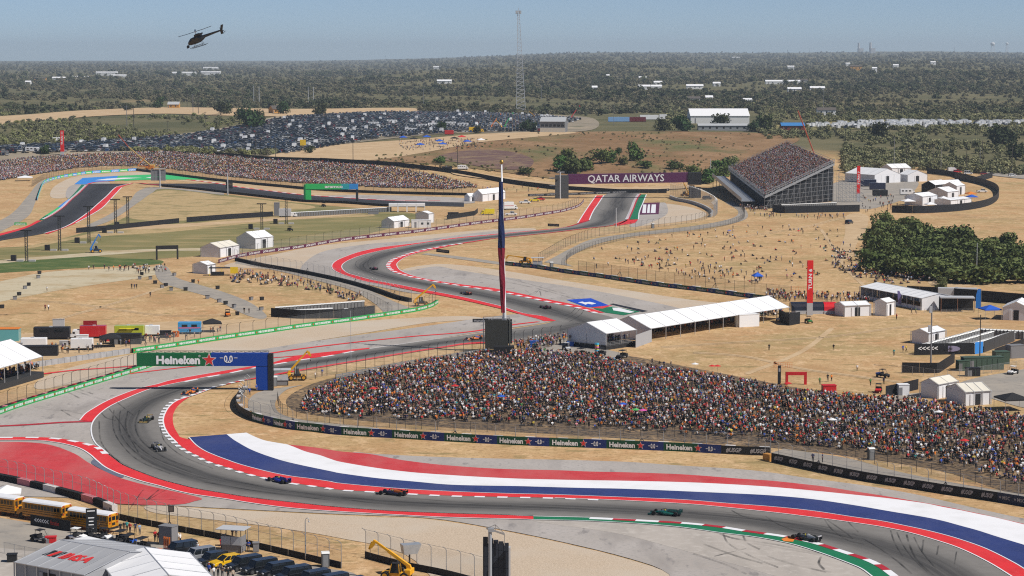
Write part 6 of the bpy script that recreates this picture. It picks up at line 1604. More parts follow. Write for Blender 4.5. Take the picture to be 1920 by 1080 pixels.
for k in range(5): print_text(P_, '<', 1.0 + k * 1.05,1.9 + k * 1.05,1.7,1.2, W_letter, t_, o_, bold=.02, off=.06)
q = MB(); q.v = []; c0 = P_.at(9.6,.08,1.5); 
n = 14; ring = [Vector((c0[0] - o_[0] + math.cos(2 * math.pi * k / n) * 2.3, c0[1] - o_[1] - .02,1.5 + math.sin(2 * math.pi * k / n) * .75)) for k in range(n)]; q.add(ring, [tuple(range(n))]); q.build('emblem', mat('emblem_lilac', (.30,.28,.42),.6), t_)
print_text(P_, 'ALTANTIMA', 7.7,11.5,1.5,.55, W_black, t_, o_, off=.14, bold=.02)
hoarding('dark side wall of the toilet enclosure', [(1845,661),(1902,640)],2.9, step=4, m=mat('charcoal_hoarding', (.05,.05,.052),.7))
q = Path(None, step=.4, world=np.array([tuple(G(1828,664)), tuple(G(1843,662))])); t, org = wall_thing('banner_flag', 'light blue entrance banner on the toilet enclosure', 'banner', q); wall_piece('fabric', q, 0, q.L, 0,3.0,.08, P_sky, t, org)
hoarding('black toilet enclosure wall left of the curved green wall, front', [(508,594),(560,598),(640,597),(703,589)],2.6, step=4)
hoarding('dark yard walls beside the generator units', [(1691,699),(1760,700),(1790,680)],2.5, step=4)
hoarding('dark yard wall behind the generator units', [(1865,672),(1920,652)],2.4, step=4)
hoarding('black wall beside the cream-roofed tents', [(1661,744),(1690,738),(1722,730)],2.4, step=3)
hoarding('black cloth wall at the end of the long marquee', [(1460,602),(1478,611),(1500,607)],3.4, step=3)
hoarding('low black stage wall beside the yellow truck', [(838,412),(890,404),(896,399)],2.2, step=4)
t_, P_, o_ = hoarding('black chevron banner on the fence before the middle school bus', [(57,985),(132,998)],1.8, step=4)
for k in range(6): print_text(P_, '<', 1.0 + k * .55,1.5 + k * .55,1.05,.85, W_letter, t_, o_, bold=.02, off=.06)
print_text(P_, 'Paradise', 4.6,6.6,1.05,.7, W_star, t_, o_, bold=.0, off=.06, shear=.3)
g = G(172,1003); t = thing('notice_board', 'tall black notice board with white lines of text beside the buses', 'sign', (g.x, g.y, .1), R(14))
q = MB(); q.box((0,0,2.2),(1.7,.15,3.9)); q.build('board', W_black, t)
for k, w in enumerate((1.2,.0,.95,.7,.8,.8)):
 if w: q = MB(); q.box((-.05,-.085,3.75 - k * .55),(w, .02,.16)); q.build('text_line', W_letter, t)
for s in (-1,1): q = MB(); q.bar((s * .7,.1,0),(s * .7,.1,3.8),.1); q.build('post', M_dsteel, t)
# portable toilets
def toilet_proto():
 t = thing('portable_toilet', 'x', 'portable toilet', (0,-5000,0),0, 'portable toilets')
 q = MB(); q.box((0,0,1.05),(1.1,1.1,2.1)); q.build('cabin', mat('toilet_grey', (.10,.105,.11),.6, var=.1), t)
 q = MB(); q.prism([(-.6,2.1),(.6,2.1),(.45,2.32),(-.45,2.32)], 'x', -.6,.6); q.build('roof', mat('toilet_roof', (.72,.72,.70),.5), t)
 q = MB(); q.box((0,-.56,1.0),(.75,.04,1.8)); q.build('door', mat('toilet_door', (.22,.23,.24),.6), t)
 return index_kids(t)
TOI = toilet_proto(); toi_used = [False]
def toilet(p, rz, label):
 g = V3(p)
 if not toi_used[0]:
  toi_used[0] = True; TOI.location = g; TOI.rotation_euler.z = rz; TOI['label'] = label; return TOI
 return dup(TOI, g, rz, label)
def ordn(k): return '%d%s' % (k, 'th' if 10 <= k % 100 <= 20 else {1: 'st', 2: 'nd', 3: 'rd'}.get(k % 10, 'th'))
def toilet_row(a, b, n, rz, txt):
 A, B = V3(a), V3(b)
 for k in range(n): toilet(A.lerp(B, k / (n - 1)), rz, 'portable toilet, %s along %s' % (ordn(k + 1), txt))
toilet_row((1722,664),(1832,634),21,.5, 'the back row in the black enclosure')
toilet_row((1770,663),(1858,637),18,.5, 'the middle row in the black enclosure')
toilet_row((1812,663),(1898,638),17,.5, 'the front row in the black enclosure')
toilet_row((1838,632),(1920,636),13,.1, 'the far cross row of the black enclosure')
toilet_row((1467,392),(1566,388),26,.1, 'the row below the grandstand scaffold')
toilet_row((520,590),(680,578),26,.1, 'the back row of the enclosure by the curved green wall')
toilet_row((545,596),(620,592),12,.1, 'the front row of the enclosure by the curved green wall')
toilet_row((552,407),(732,397),40,.06, 'the infield row below the green gantry')
for p, l in (((649,593), 'lone portable toilet before the curved green wall'),((610,1063), 'lone portable toilet beside the row of black cars'),((1633,862), 'lone portable toilet between crowd and service road'),((515,724), 'portable toilet beside the blue gantry leg'),((1034,503), 'portable toilet on the curving service road'),((1224,428), 'dark portable toilet by the fence left of the spectator slope')): toilet(p, .2, l)
# ------------------------------------------------------------------ packed grandstand
def grandstand():
 FRc, FLc, RRc, RLc = Vector((124,1090,6.5)), Vector((123.6,1270,11)), Vector((166.6,1150,19.8)), Vector((164,1330,23.3))
 t = thing('grandstand', 'large scaffold grandstand packed with spectators', 'grandstand', (FRc.x, FRc.y, 0),0); o = Vector((FRc.x, FRc.y, 0))
 S = lambda u, v: (FRc.lerp(FLc, u)).lerp(RRc.lerp(RLc, u), v)          # u along the front, v up the rake
 rows = 44; q = MB()
 for k in range(rows):
  a, b, c, d = S(0, k / rows) - o, S(1, k / rows) - o, S(1,(k + 1) / rows) - o, S(0,(k + 1) / rows) - o
  c2, d2 = Vector((c.x, c.y, b.z)), Vector((d.x, d.y, a.z))
  q.add([a, b, c2, d2, c, d],[(0,1,2,3),(3,2,4,5)])
 q.build('terrace', mat('stand_floor', (.06,.06,.065),.8, var=.2), t)
 rl = MB()
 for k in range(46):
  p = S(0, k / 45) - o; rl.bar(p, p + Vector((0,0,2.2)),.22)
  p = S(k / 45,0) - o; rl.bar(p, p + Vector((0,0,1.8)),.22)
  p = S(1, k / 45) - o; rl.bar(p, p + Vector((0,0,1.8)),.2)
 for f in (.1,1.0,2.1): rl.bar(S(0,0) - o + Vector((0,0, f)), S(0,1) - o + Vector((0,0, f)),.18); rl.bar(S(0,0) - o + Vector((0,0, f * .85)), S(1,0) - o + Vector((0,0, f * .85)),.18); rl.bar(S(0,1) - o + Vector((0,0, f * .8)), S(1,1) - o + Vector((0,0, f * .8)),.15)
 rl.build('railing', M_steel, t)
 e = MB(); e.bar(S(0,0) - o + Vector((0,0,-.5)), S(0,1) - o + Vector((0,0,-.5)),.3,1.0); e.bar(S(0,0) - o + Vector((0,0,-.5)), S(1,0) - o + Vector((0,0,-.5)),.3,1.0); e.build('edge_beam', M_steel, t)
 n = 12
 for k in range(n):
  a, b = S(0, k / n) - o, S(0,(k + 1) / n) - o; q = MB(); r = .13
  q.bar((a.x, a.y, 0),(a.x, a.y, a.z - .6), r)
  z = 2.0
  while z < b.z - .8: q.bar((a.x, a.y, min(z, a.z - .6)),(b.x, b.y, z), r * .9); z += 2.2
  q.bar((a.x, a.y, .3),(b.x, b.y, max(2, a.z - 1.5)), r * .8)
  q.bar((a.x + 6, a.y + 4,0),(a.x + 6, a.y + 4, a.z), r)
  q.build('scaffold_bay', M_steel, t)
 for k in range(6):
  q = MB(); x = 44 + k * 2.2
  for y in (54,60): q.bar((x, y, 0),(x, y, 15 - k * 1.6),.12)
  for z in range(1,7): q.bar((x, 54, z * 2.2 - k * .2),(x + 2.2,54, z * 2.2 - 1.4 - k * .2),.2); q.bar((x, 60, z * 2.2),(x + 2.2,60, z * 2.2),.16)
  q.build('stair_tower', M_steel, t)
 c = MB()
 for k in range(24):
  a, b = S(0.02, k / 24) - o, S(0.02,(k + 1) / 24) - o
  c.add([(a.x, a.y, 0),(b.x, b.y, 0),(b.x, b.y, b.z - 1.2),(a.x, a.y, a.z - 1.2)],[(0,1,2,3)])
 a, b = S(0.0,0.03) - o, S(1,0.03) - o; c.add([(a.x, a.y, 0),(b.x, b.y, 0),(b.x, b.y, b.z - 1),(a.x, a.y, a.z - 1)],[(0,1,2,3)])
 c.build('black_cloth', M_tarp, t)
 d = MB(); a, b = S(.12,0) - o + Vector((-6,-3,-4.2)), S(1.0,0) - o + Vector((-6,-3,-4.2)); d.bar(a, b, 7,.4); d.bar(a + Vector((-3.4,0,.9)), b + Vector((-3.4,0,.9)),.25,1.8); d.build('front_gallery', M_steel, t)
 for k in range(9): p = a.lerp(b, k / 8); q = MB(); q.bar((p.x - 3, p.y, 0),(p.x - 3, p.y, p.z),.3); q.build('gallery_post', M_dsteel, t)
 return S
STAND = grandstand()
# ------------------------------------------------------------------ cabins, stalls, small structures
def cabin(label, p, size, m, rz=0.0, name='cabin', cat='cabin', door=True, windows=2, roof=None, group=None, z=0.0):
 g = V3(p); w, d, h = size; t = thing(name, label, cat, g + Vector((0,0, z)), rz, group)
 q = MB(); q.box((0, d / 2, h / 2),(w, d, h)); q.build('shell', m, t, bevel=.03)
 q = MB(); q.box((0, d / 2, h + .06),(w + .15, d + .15,.12)); q.build('roof', roof or m, t)
 if door: q = MB(); q.box((-w * .3,-.02, h * .4),(min(.9, w * .3),.05, h * .75)); q.build('door', M_grey, t)
 for k in range(windows): q = MB(); q.box((w * (.05 + .3 * k),-.02, h * .58),(min(1.0, w * .2),.05, h * .28)); q.build('window', M_glass, t)
 return t
def marshal_post(label, p, rz=0.0, col=None):
 g = V3(p); t = thing('marshal_post', label, 'marshal post', g, rz, 'marshal posts')
 q = MB(); q.box((0,0,1.2),(3.4,2.2,.2)); q.box((0,0,.6),(3.2,2.0,1.0)); q.build('platform', M_grey, t)
 for s in (-1,1): q = MB(); q.box((s * .82,-1.12,1.9),(1.55,.06,1.3)); q.build('front_panel', col or M_lgrey, t)
 for x in (-1.6,1.6):
  q = MB(); q.box((x, 0,1.9),(.06,2.2,1.3)); q.build('side_panel', M_grey, t)
  for y in (-1.05,1.05): q = MB(); q.bar((x, y, 0),(x, y, 3.6),.08); q.build('post', M_dsteel, t)
 for s in (-1,1): q = MB(); q.box((s * 1.15,0,3.65),(2.25,3.2,.08)); q.build('roof_sheet', M_lgrey, t)
 return t
marshal_post('roofed grey marshal post above the row of black cars', (438,1034),-.25)
marshal_post('roofed grey marshal post right of the blue gantry leg', (527,722),.1)
marshal_post('roofed marshal post behind the upper banner wall', (1008,502),-.1)
cabin('grey steel cabin with open front and orange gear inside', (310,1024),(2.4,1.8,3.0), M_grey, R(-25), door=False, windows=0)
g = G(304,1034); t = thing('gear_rack', 'bright orange gear hanging and lying by the grey cabin', 'equipment', (g.x, g.y, .1),0)
for k in range(4): q = MB(); q.bar((.3 + k * .3,-.2 * k, 0),(.35 + k * .3,-.2 * k, 2.2),.16); q.build('strap', M_orange, t)
q = MB(); q.ball((-.6,-.8,.3),.8, n=9, k=5, sq=(1.4,.7,.4)); q.build('bundle', M_orange, t)
g = G(318,1002); t = thing('screen_trailer', 'small black monitor on a tripod above the fence', 'screen', (g.x, g.y, .1),0)
for a in (0,2.1,4.2): q = MB(); q.bar((0,0,2.0),(math.cos(a) * 1.2, math.sin(a) * 1.2,0),.12); q.build('leg', M_black, t)
q = MB(); q.bar((0,0,1.8),(0,0,3.6),.12); q.build('mast', M_black, t)
q = MB(); q.box((.3,0,4.0),(.9,.2,1.0)); scr = q.build('screen', M_black, t)
q = MB(); q.box((.3,-.11,4.0),(.7,.02,.8)); q.build('display', mat('brown_display', (.12,.09,.075),.4), scr)
g = G(573,1050); t = thing('street_lamp', 'grey lamp post with hooked top beside the black cars', 'lamp post', (g.x, g.y, .1),0)
q = MB(); q.cyl((0,0,0),(0,0,5.9),.11,.07,8); q.tube([(0,0,5.9),(.1,0,6.2),(.35,0,6.3),(.55,0,6.15),(.55,0,5.9)],.05,6); q.build('pole', M_steel, t)
q = MB(); q.ball((.55,0,5.75),.14, n=8, k=5); q.build('lamp_head', M_lgrey, t)
g = G(768,1078); t = thing('light_box', 'silver wrapped box on a post behind the telehandler', 'equipment', g, R(20))
q = MB(); q.loft([[(-1.0,-.7,3.2),(1.0,-.7,3.2),(1.0,.7,3.2),(-1.0,.7,3.2)],[(-1.2,-.8,4.6),(1.6,-.8,4.6),(1.6,.8,4.6),(-1.2,.8,4.6)]]); q.build('wrapped_box', mat('silver_foil', (.42,.44,.46),.35, metal=.4, var=.25), t)
q = MB(); q.bar((0,0,0),(0,0,3.2),.2); q.build('post', M_dsteel, t)
# stalls and lorries on the left yard
yaw = .06
def bv(label, p, L, W, Ht, col, rz=yaw, **k):
 g = V3(p); return box_vehicle(k.pop('name', 'food_trailer'), label, k.pop('cat', 'trailer'), g, rz, L, W, Ht, col, **k)
bv('black food trailer with round emblem left of the red stall', (98,636),9.5,2.6,3.3, mat('trailer_black', (.018,.018,.022),.5), windows=2)
t = bv('red and white food stall lorry in the left yard', (166,634),9.5,2.8,3.4, paint('stall_red', (.50,.015,.02)), cabL=2.6, cabcol=M_white, rz=math.pi + yaw, name='food_truck', cat='truck')
q = MB(); q.box((-.5,0,4.1),(3.6,.3,1.2)); q.build('roof_sign', paint('sign_darkred', (.28,.01,.015)), t)
t = bv('lime green food stall with awning in the left yard', (243,632),7.8,2.6,3.2, paint('stall_lime', (.40,.46,.04)), windows=2)
q = MB(); q.box((-.5,-1.8,2.5),(4.0,1.6,.1)); q.build('awning', P_y, t)
bv('white trailer with grey print right of the lime stall', (286,630),3.8,2.2,2.9, M_white)
bv('blue and pink food trailer before the curved green wall', (356,626),6.2,2.4,3.3, paint('trailer_blue', (.05,.30,.60)), windows=2, stripe=paint('pink_trim', (.6,.12,.25)))
bv('white box trailer beside the grey block barrier', (154,656),5.6,2.3,3.0, M_white)
bv('white long container top left of the box trailer', (64,652),6.5,2.4,2.6, M_white, name='container', cat='container')
cabin('dark skip wall behind the roofed stand', (70,668),(10,3,2.4), mat('skip_black', (.02,.02,.024),.7),.1, windows=0, name='skip', cat='skip')
cabin('black barbecue stall with white diamond sign', (235,646),(8,3,2.6), M_black, .06, windows=0, name='stall', cat='stall')
cabin('stack of white cool boxes above the box trailer', (154,646),(3.0,1.5,2.4), M_white, .06, windows=0, door=False, name='box_stack', cat='boxes')
cabin('colourful carnival stall behind the roofed stand roof', (10,640),(7,4,3.2), paint('carnival_teal', (.10,.35,.38)),.05, windows=0, name='stall', cat='stall', roof=P_o)
cabin('menu board stand above the black food trailer', (110,622),(3.2,.5,3.4), M_lgrey, .06, windows=0, door=False, name='menu_board', cat='sign')
# stall and boards near the yellow banner
g = G(416,517); t = thing('stall', 'black and yellow stall with hanging yellow banner beside the small tent', 'stall', g, .05)
q = MB(); q.box((0,1.5,2.6),(9,3,.2)); q.build('roof', M_black, t)
for x in (-4.3,0,4.3): q = MB(); q.bar((x, 0,0),(x, 0,2.6),.14); q.build('post', P_y, t)
q = MB(); q.box((4.2,-.2,1.9),(2.6,.08,2.2)); q.build('banner', paint('banner_yellow', (.75,.52,.02)), t)
q = MB(); q.box((-1.5,.6,.7),(4.4,1.4,1.2)); q.build('counter', M_black, t)
t = cabin('white site cabin with two windows above the maroon wall', (790,427),(8.5,4,3.2), M_white, .09)
# lorry with screen on the infield
bv('white lorry with a grey screen on its bed on the infield', (540,407),8.5,2.6,3.9, M_lgrey, cabL=2.8, cabcol=M_white, name='truck', cat='truck')
cabin('upright grey screen beside the white lorry', (519,405),(2.6,2.0,6.2), M_grey, .06, windows=0, door=False, name='video_screen', cat='screen')
t = thing('canopy_row', 'row of joined white flat canopies at the end of the toilet row', 'canopy', G(763,397),.06)
for k in range(4):
 q = MB(); q.box((-6.6 + k * 4.4,0,3.4),(4.3,4,1.4)); q.build('canopy', M_tent, t)
 for x in (-2.0,2.0): q = MB(); q.bar((-6.6 + k * 4.4 + x, -1.9,0),(-6.6 + k * 4.4 + x, -1.9,2.8),.25); q.build('leg', M_white, t)
# lorries by the flagpole
bv('bright yellow open-sided lorry left of the flagpole', (914,403),6.5,2.5,3.0, paint('lorry_yellow', (.75,.60,.02)), cabL=2.0, rz=math.pi + .1, name='truck', cat='truck')
bv('white box lorry with red lettering right of the flagpole', (957,393),7.0,2.6,3.8, M_white, cabL=2.0, rz=.25, name='truck', cat='truck', stripe=paint('lorry_stripe', (.5,.12,.12)))
def veh(label, p, rz, col, **k):
 g = V3(p); return road_car(k.pop('name', 'pickup_truck'), label, k.pop('cat', 'pickup'),(g.x, g.y, g.z + .1), rz, col, **k)
veh('white pickup truck above the maroon wall', (984,382),.1, M_white, L=5.8, Ht=1.95, belt=1.1, pick=-.4)
veh('white pickup truck nearest the maroon wall', (958,404),.1, M_white, L=5.8, Ht=1.95, belt=1.1, pick=-.4)
veh('yellow service pickup beside the red one', (1002,378),.2, paint('pickup_yellow', (.7,.55,.02)), L=5.4, Ht=1.95, belt=1.1, pick=-.4)
veh('red service pickup right of the yellow one', (1012,376),.2, paint('pickup_red', (.5,.02,.02)), L=5.4, Ht=1.95, belt=1.1, pick=-.4)
veh('black car parked beside the dense fence below the grandstand', (1326,374),.4, M_blackp, name='parked_car', cat='car')
veh('dark grey car driving on the dirt lane below the grandstand', (1592,420),1.0, paint('car_slate', (.03,.035,.045)), name='car', cat='car', L=5.2)
veh('white pickup inside the walled compound', (1841,361),.1, M_white, L=5.8, Ht=1.95, belt=1.1, pick=-.4)
veh('white van parked on the road beyond the compound', (1815,327),.05, M_white, name='parked_van', cat='van', L=5.6, Ht=2.3)
veh('red car parked beside the white box van beyond the compound', (1795,324),.05, M_redc, name='parked_car', cat='car')
veh('white off-road car on the lane near the right edge', (1898,331),.1, M_white, name='car', cat='car', L=4.8)
veh('dark red car on the lane beyond the compound', (1845,328),.1, paint('car_maroon', (.2,.02,.03)), name='parked_car', cat='car')
bv('white box van beyond the compound wall', (1786,323),6,2.4,3.0, M_white, cabL=1.6, name='box_van', cat='van')
bv('white minibus on the dirt path at the far bank top', (868,318),6.5,2.3,2.7, M_white, cabL=1.4, rz=.05, name='minibus', cat='minibus', windows=4)
bv('dark van parked by the far hoarding', (838,320),6.0,2.3,2.6, M_black, rz=.05, name='parked_van', cat='van')
bv('white minibus under the green gantry', (645,357),5.5,2.2,2.5, M_white, cabL=1.4, rz=.05, name='minibus', cat='minibus', windows=3)
bv('white motorhome parked in the stand yard', (1702,366),8.5,2.6,3.4, M_white, cabL=2.0, rz=.02, name='motorhome', cat='motorhome', windows=3)
bv('dark navy lorry trailer left in the stand yard', (1628,350),9,2.7,4.2, paint('trailer_navy', (.02,.025,.06)), rz=-.1)
bv('dark navy exhibition trailer in the stand yard', (1645,356),9,2.7,4.0, paint('trailer_navy', (.02,.025,.06)), rz=-.1)
bv('black food trailer in the stand yard', (1650,368),8,2.7,3.4, M_black, rz=-.05)
# pods, generators, containers
def pod(label, p, L, m, h=3.4):
 g = V3(p); t = thing('display_pod', label, 'pod', g, .05); n = 9; q = MB()
 ring = lambda x: [(x, 2.2 - 2.2 * math.cos(math.pi * i / (n - 1)), h * (.25 + .75 * math.sin(math.pi * i / (n - 1)) ** .7)) for i in range(n)] 
 q.loft([ring(-L / 2), ring(L / 2)]); q.build('shell', m, t)
 q = MB(); q.box((0,.1,.5),(L, .3,1.0)); q.build('base', M_lgrey, t)
 q = MB(); q.ball((0,.25, h * .55),.4, n=10, k=4, sq=(1,.2,1)); q.build('emblem', W_dim, t)
pod('dark navy rounded pod left of the red turn sign base', (1503,589),6.0, paint('pod_navy', (.02,.022,.035)))
pod('dark navy rounded pod right of the red turn sign base', (1533,589),6.0, paint('pod_navy', (.02,.022,.035)))
pod('bright red rounded pod with a small emblem', (1557,589),3.6, paint('pod_red', (.62,.015,.02)))
M_gen = mat('generator_green', (.055,.09,.065),.6, var=.1)
for lab, p, s in (('long green generator container behind the chain-link fence', (1845,694),(10,2.6,3.0)),('small green generator left of the long one', (1807,696),(2.6,2.2,2.4)),('green generator right of the long one', (1880,683),(3.6,2.6,3.0)),('dark switch box with a red label before the generators', (1826,706),(3.2,1.8,1.9))):
 t = cabin(lab, p, s, M_gen if 'green' in lab else M_black, .15, name='generator', cat='generator', windows=0)
 for k in range(int(s[0] / 1.3)): q = MB(); q.box((-s[0] / 2 + .6 + k * 1.3,-.05, s[2] * .5),(.08,.05, s[2] * .8)); q.build('rib', M_gen, t)
cabin('grey container with white door at the right edge', (1908,672),(4.0,2.5,3.2), M_grey, .3, windows=0, name='container', cat='container')
cabin('white container standing at the long marquee front', (1405,613),(6.4,2.6,3.4), M_white, math.atan2(.45,1), windows=0, door=False, name='container', cat='container')
bv('grey long trailer behind the shed tent', (1795,560),12,2.6,3.4, M_lgrey, rz=-.15)
t = thing('stage', 'open stage with flat roof and railings behind the shed tent', 'stage', G(1795,585),-.1)
q = MB(); q.box((0,2,4.2),(10,5,.3)); q.build('roof', M_lgrey, t)
for x in (-4.8,0,4.8): q = MB(); q.bar((x, -.4,0),(x, -.4,4.2),.16); q.build('post', mat('rust_post', (.25,.12,.07),.7), t)
q = MB(); q.box((0,4.4,2.0),(10,.2,4)); q.build('back_wall', M_black, t)
rail_fence('crowd_barrier', 'steel crowd barriers before the open stage', [(1765,587),(1825,586)],1.1, M_steel)
rail_fence('crowd_barrier', 'steel crowd barriers left of the open stage', [(1733,586),(1760,584)],1.1, M_steel)
g = G(1834,582); t = thing('feather_banner', 'tall blue feather banner behind the right tents', 'banner', g, 0)
q = MB(); q.loft([[(-.8,0,.6),(.8,0,.6),(.8,.08,.6),(-.8,.08,.6)],[(-.7,0,4.5),(.7,0,4.5),(.7,.08,4.5),(-.7,.08,4.5)],[(-.2,0,6.4),(.7,0,6.4),(.7,.08,6.4),(-.2,.08,6.4)]]); q.build('fabric', paint('banner_azure', (.02,.16,.52)), t)
q = MB(); q.bar((.85,0,0),(.85,0,6.4),.07); q.build('pole', M_steel, t)
g = G(1687,575); t = thing('feather_banner', 'violet feather banner before the shed tent', 'banner', g, 0)
q = MB(); q.loft([[(-.5,0,.8),(.5,0,.8),(.5,.08,.8),(-.5,.08,.8)],[(-.7,0,3.5),(.4,0,3.5),(.4,.08,3.5),(-.7,.08,3.5)],[(-.8,0,4.8),(-.2,0,4.8),(-.2,.08,4.8),(-.8,.08,4.8)]]); q.build('fabric', paint('banner_violet', (.16,.14,.34)), t)
q = MB(); q.bar((.45,0,0),(.45,0,3.5),.07); q.build('pole', M_steel, t)
g = G(1119,663); t = thing('ring_stack', 'tall stack of brightly coloured rings beside the small marquee', 'balloon', g, 0)
for k, c in enumerate([(.65,.15,.05),(.1,.4,.6),(.7,.55,.05),(.6,.12,.3),(.75,.6,.1),(.05,.45,.65)]):
 q = MB(); q.cyl((0,0,.2 + k * .42),(0,0,.6 + k * .42),.5 + .1 * (k % 2),.5 + .1 * (k % 2),10); q.build('ring', paint('ring_%d' % k, c), t)
g = G(1543,725); rail_fence('barrier_mesh', 'orange plastic mesh barrier on the tan slope', [(1451,690),(1485,690)],1.3, M_orange, step=.5)
rail_fence('barrier_mesh', 'orange mesh barrier below the dry spectator slope', [(1482,545),(1512,545)],1.3, M_orange, step=.8)
t = thing('pylon_sign', 'slim dark sign pillar rising from the crowd', 'sign', G(1461,721),0); q = MB(); q.box((0,0,2.2),(.7,.4,4.4)); q.build('pillar', M_black, t); q = MB(); q.box((0,-.22,3.4),(.4,.02,.8)); q.build('panel', W_dim, t)
# poles
def pole(label, p, h, r=.16, arm=0.0, m=None, name='utility_pole', cat='pole', group='poles', lamp=False):
 g = V3(p); t = thing(name, label, cat, g, 0, group); q = MB(); q.cyl((0,0,0),(0,0, h), r, r * .7,7); q.build('shaft', m or M_wood, t)
 if arm: q = MB(); q.bar((-arm / 2,0, h * .94),(arm / 2,0, h * .94), r * 1.2); q.build('crossarm', m or M_wood, t)
 if lamp: 
  for s in (0,1): q = MB(); q.box((-.3 - .2 * s, -.3, h * (.92 - .3 * s)),(.7,.5,1.6)); q.build('lamp_box', M_lgrey, t)
 return t
M_wood = mat('weathered_wood', (.07,.06,.05),.9, var=.2)
pole('tall grey camera pole on the slope before the toilet enclosure', (1745,690),15.5,.22, m=M_grey, lamp=True, name='camera_pole')
pole('wooden pole beside the toilet enclosure', (1837,668),10.5)
pole('white wind-sock pole below the tree clump', (1831,515),11,.14, m=M_lgrey)
pole('thin striped pole behind the sweeping straight', (658,672),12,.06, m=M_lgrey)
pole('thin white mast before the far maroon panel', (1155,426),8.5,.25, m=M_lgrey)
FARP = [(1676,322,22, 'grey'),(1700,318,16, 'wood'),(1749,320,17, 'wood'),(1764,322,15, 'grey'),(1812,322,20, 'wood'),(1841,322,20, 'wood'),(1837,316,14, 'grey'),(1897,328,18, 'wood'),(1332,342,14, 'white'),(858,309,12, 'wood'),(662,302,14, 'wood'),(517,299,12, 'wood'),(480,297,18, 'wood'),(168,268,12, 'wood'),(139,273,14, 'wood'),(315,254,12, 'wood'),(385,240,14, 'wood'),(109,274,12, 'wood'),(1151,236,18, 'grey'),(1007,240,12, 'wood')]
PLACE = ['behind the white marquee right of the stand', 'just right of the tall grey pole behind the stand yard', 'above the tent compound', 'pale one above the compound wall', 'tall dark one right of the compound', 'dark one near the compound kink', 'pale short one behind the compound', 'near the right edge lane', 'white one left of the packed grandstand', 'beside the white minibus', 'above the far crowd, right of the green gantry', 'above the far crowd behind the green gantry', 'at the front edge of the car park', 'in the scrub above the far-left crowd', 'left one above the far-left crowd', 'in the green scrub left of the car park', 'at the scrub edge by the car park', 'beside the far-left turn sign', 'beyond the blue trailers', 'left of the two-storey control building']
for (x, y, h, k), pl in zip(FARP, PLACE): pole('utility pole ' + pl, (x, y), h, .22,2.2 if k == 'wood' else 0, m={'wood': M_wood, 'grey': M_grey, 'white': M_lgrey}[k])
for k, (x, y) in enumerate([(476,197),(486,197),(578,196),(588,196)]): pole('tall pale transmission pole in the far scrub, %s from the left' % ORD[k],(x, y),24 if k < 2 else 22,.4, m=M_lgrey, group='transmission poles')
for k, (x, y) in enumerate(sorted([(238,242),(251,242),(351,200),(362,214),(372,214),(455,195),(729,188),(740,188),(794,198),(858,185),(958,188),(1015,188),(1088,192),(1220,175),(1544,205),(1553,200),(1577,200),(1476,112),(1518,103),(1790,105),(723,112),(1320,150)])): pole('slim power pole in the far scrub, %s from the left' % ordn(k + 1),(x, y),20 if y > 150 else 45,.3 if y > 150 else .8,4 if y > 150 else 0, m=M_wood if k % 3 else M_grey, group='slim far power poles')
# ------------------------------------------------------------------ buildings beyond
def house(label, p, w, d, h, rh, wall, roof, rz=0.0, windows=2, name='house', cat='house', group=None):
 g = V3(p); t = thing(name, label, cat, g, rz, group)
 q = MB(); q.prism([(0,0),(d, 0),(d, h),(d / 2, h + rh * .96),(0, h)], 'x', -w / 2, w / 2); q.build('wall', wall, t)
 r_ = MB()
 for s in (0,1):
  y0, y1 = (-.5, d / 2) if s == 0 else (d + .5, d / 2)
  r_ = MB(); r_.add([(-w / 2 - .4, y0, h),(w / 2 + .4, y0, h),(w / 2 + .4, y1, h + rh),(-w / 2 - .4, y1, h + rh),(-w / 2 - .4, y0, h - .25),(w / 2 + .4, y0, h - .25)],[(0,1,2,3),(4,5,1,0)]); r_.build('roof', roof, t)
 for k in range(windows):
  x = -w / 2 + w * (k + .7) / (windows + .4); q = MB(); q.box((x, -.03, h * .58),(min(1.5, w / windows * .45),.08, h * .36)); q.build('window', M_glass, t)
 q = MB(); q.box((-w * .42,-.03, h * .35),(1.0,.08, h * .7)); q.build('door', M_grey, t)
 return t
M_ochre = mat('ochre_wall', (.50,.26,.06),.8); M_tin = mat('tin_roof', (.42,.43,.44),.5, var=.1); M_shing = mat('brown_roof', (.10,.085,.075),.9); M_cream = mat('cream_wall', (.55,.52,.45),.8); M_wwall = mat('white_wall', (.70,.70,.69),.7)
house('ochre house with pale roof on the far dirt track, left', (325,203),13,9,4.5,3.0, M_ochre, M_tin)
house('ochre house with grey roof beyond the car park', (521,213),10,14,4.5,3.5, M_ochre, M_shing, R(25))
t = house('two-storey control building at the car park corner', (1036,249),20,14,9.0,3.4, mat('grey_clad', (.16,.165,.17),.7), M_tin, R(-10), windows=0, name='control_building', cat='building')
for f in (0,1):
 for k in range(6): q = MB(); q.box((-8 + k * 3.2,-.06,2.0 + f * 3.8),(2.4,.1,1.6)); q.build('window', M_glass, t)
q = MB(); q.box((0,-.3,2.0),(20.2,.3,3.9)); q.build('lower_wall', M_cream, t)
house('huge white shed with pale roof among the trees', (1350,232),52,40,7.0,6.0, M_wwall, M_tent, windows=0, name='shed', cat='shed')
house('long low grey shed before the huge white one', (1357,245),42,10,4.2,1.6, mat('grey_shed', (.28,.29,.30),.7), M_tin, windows=7, name='shed', cat='shed')
house('red building with bright blue roof behind the grandstand', (1487,247),19,12,5.0,2.4, mat('barn_red', (.20,.05,.04),.8), mat('blue_roof', (.05,.20,.46),.5), windows=3, name='barn', cat='barn')
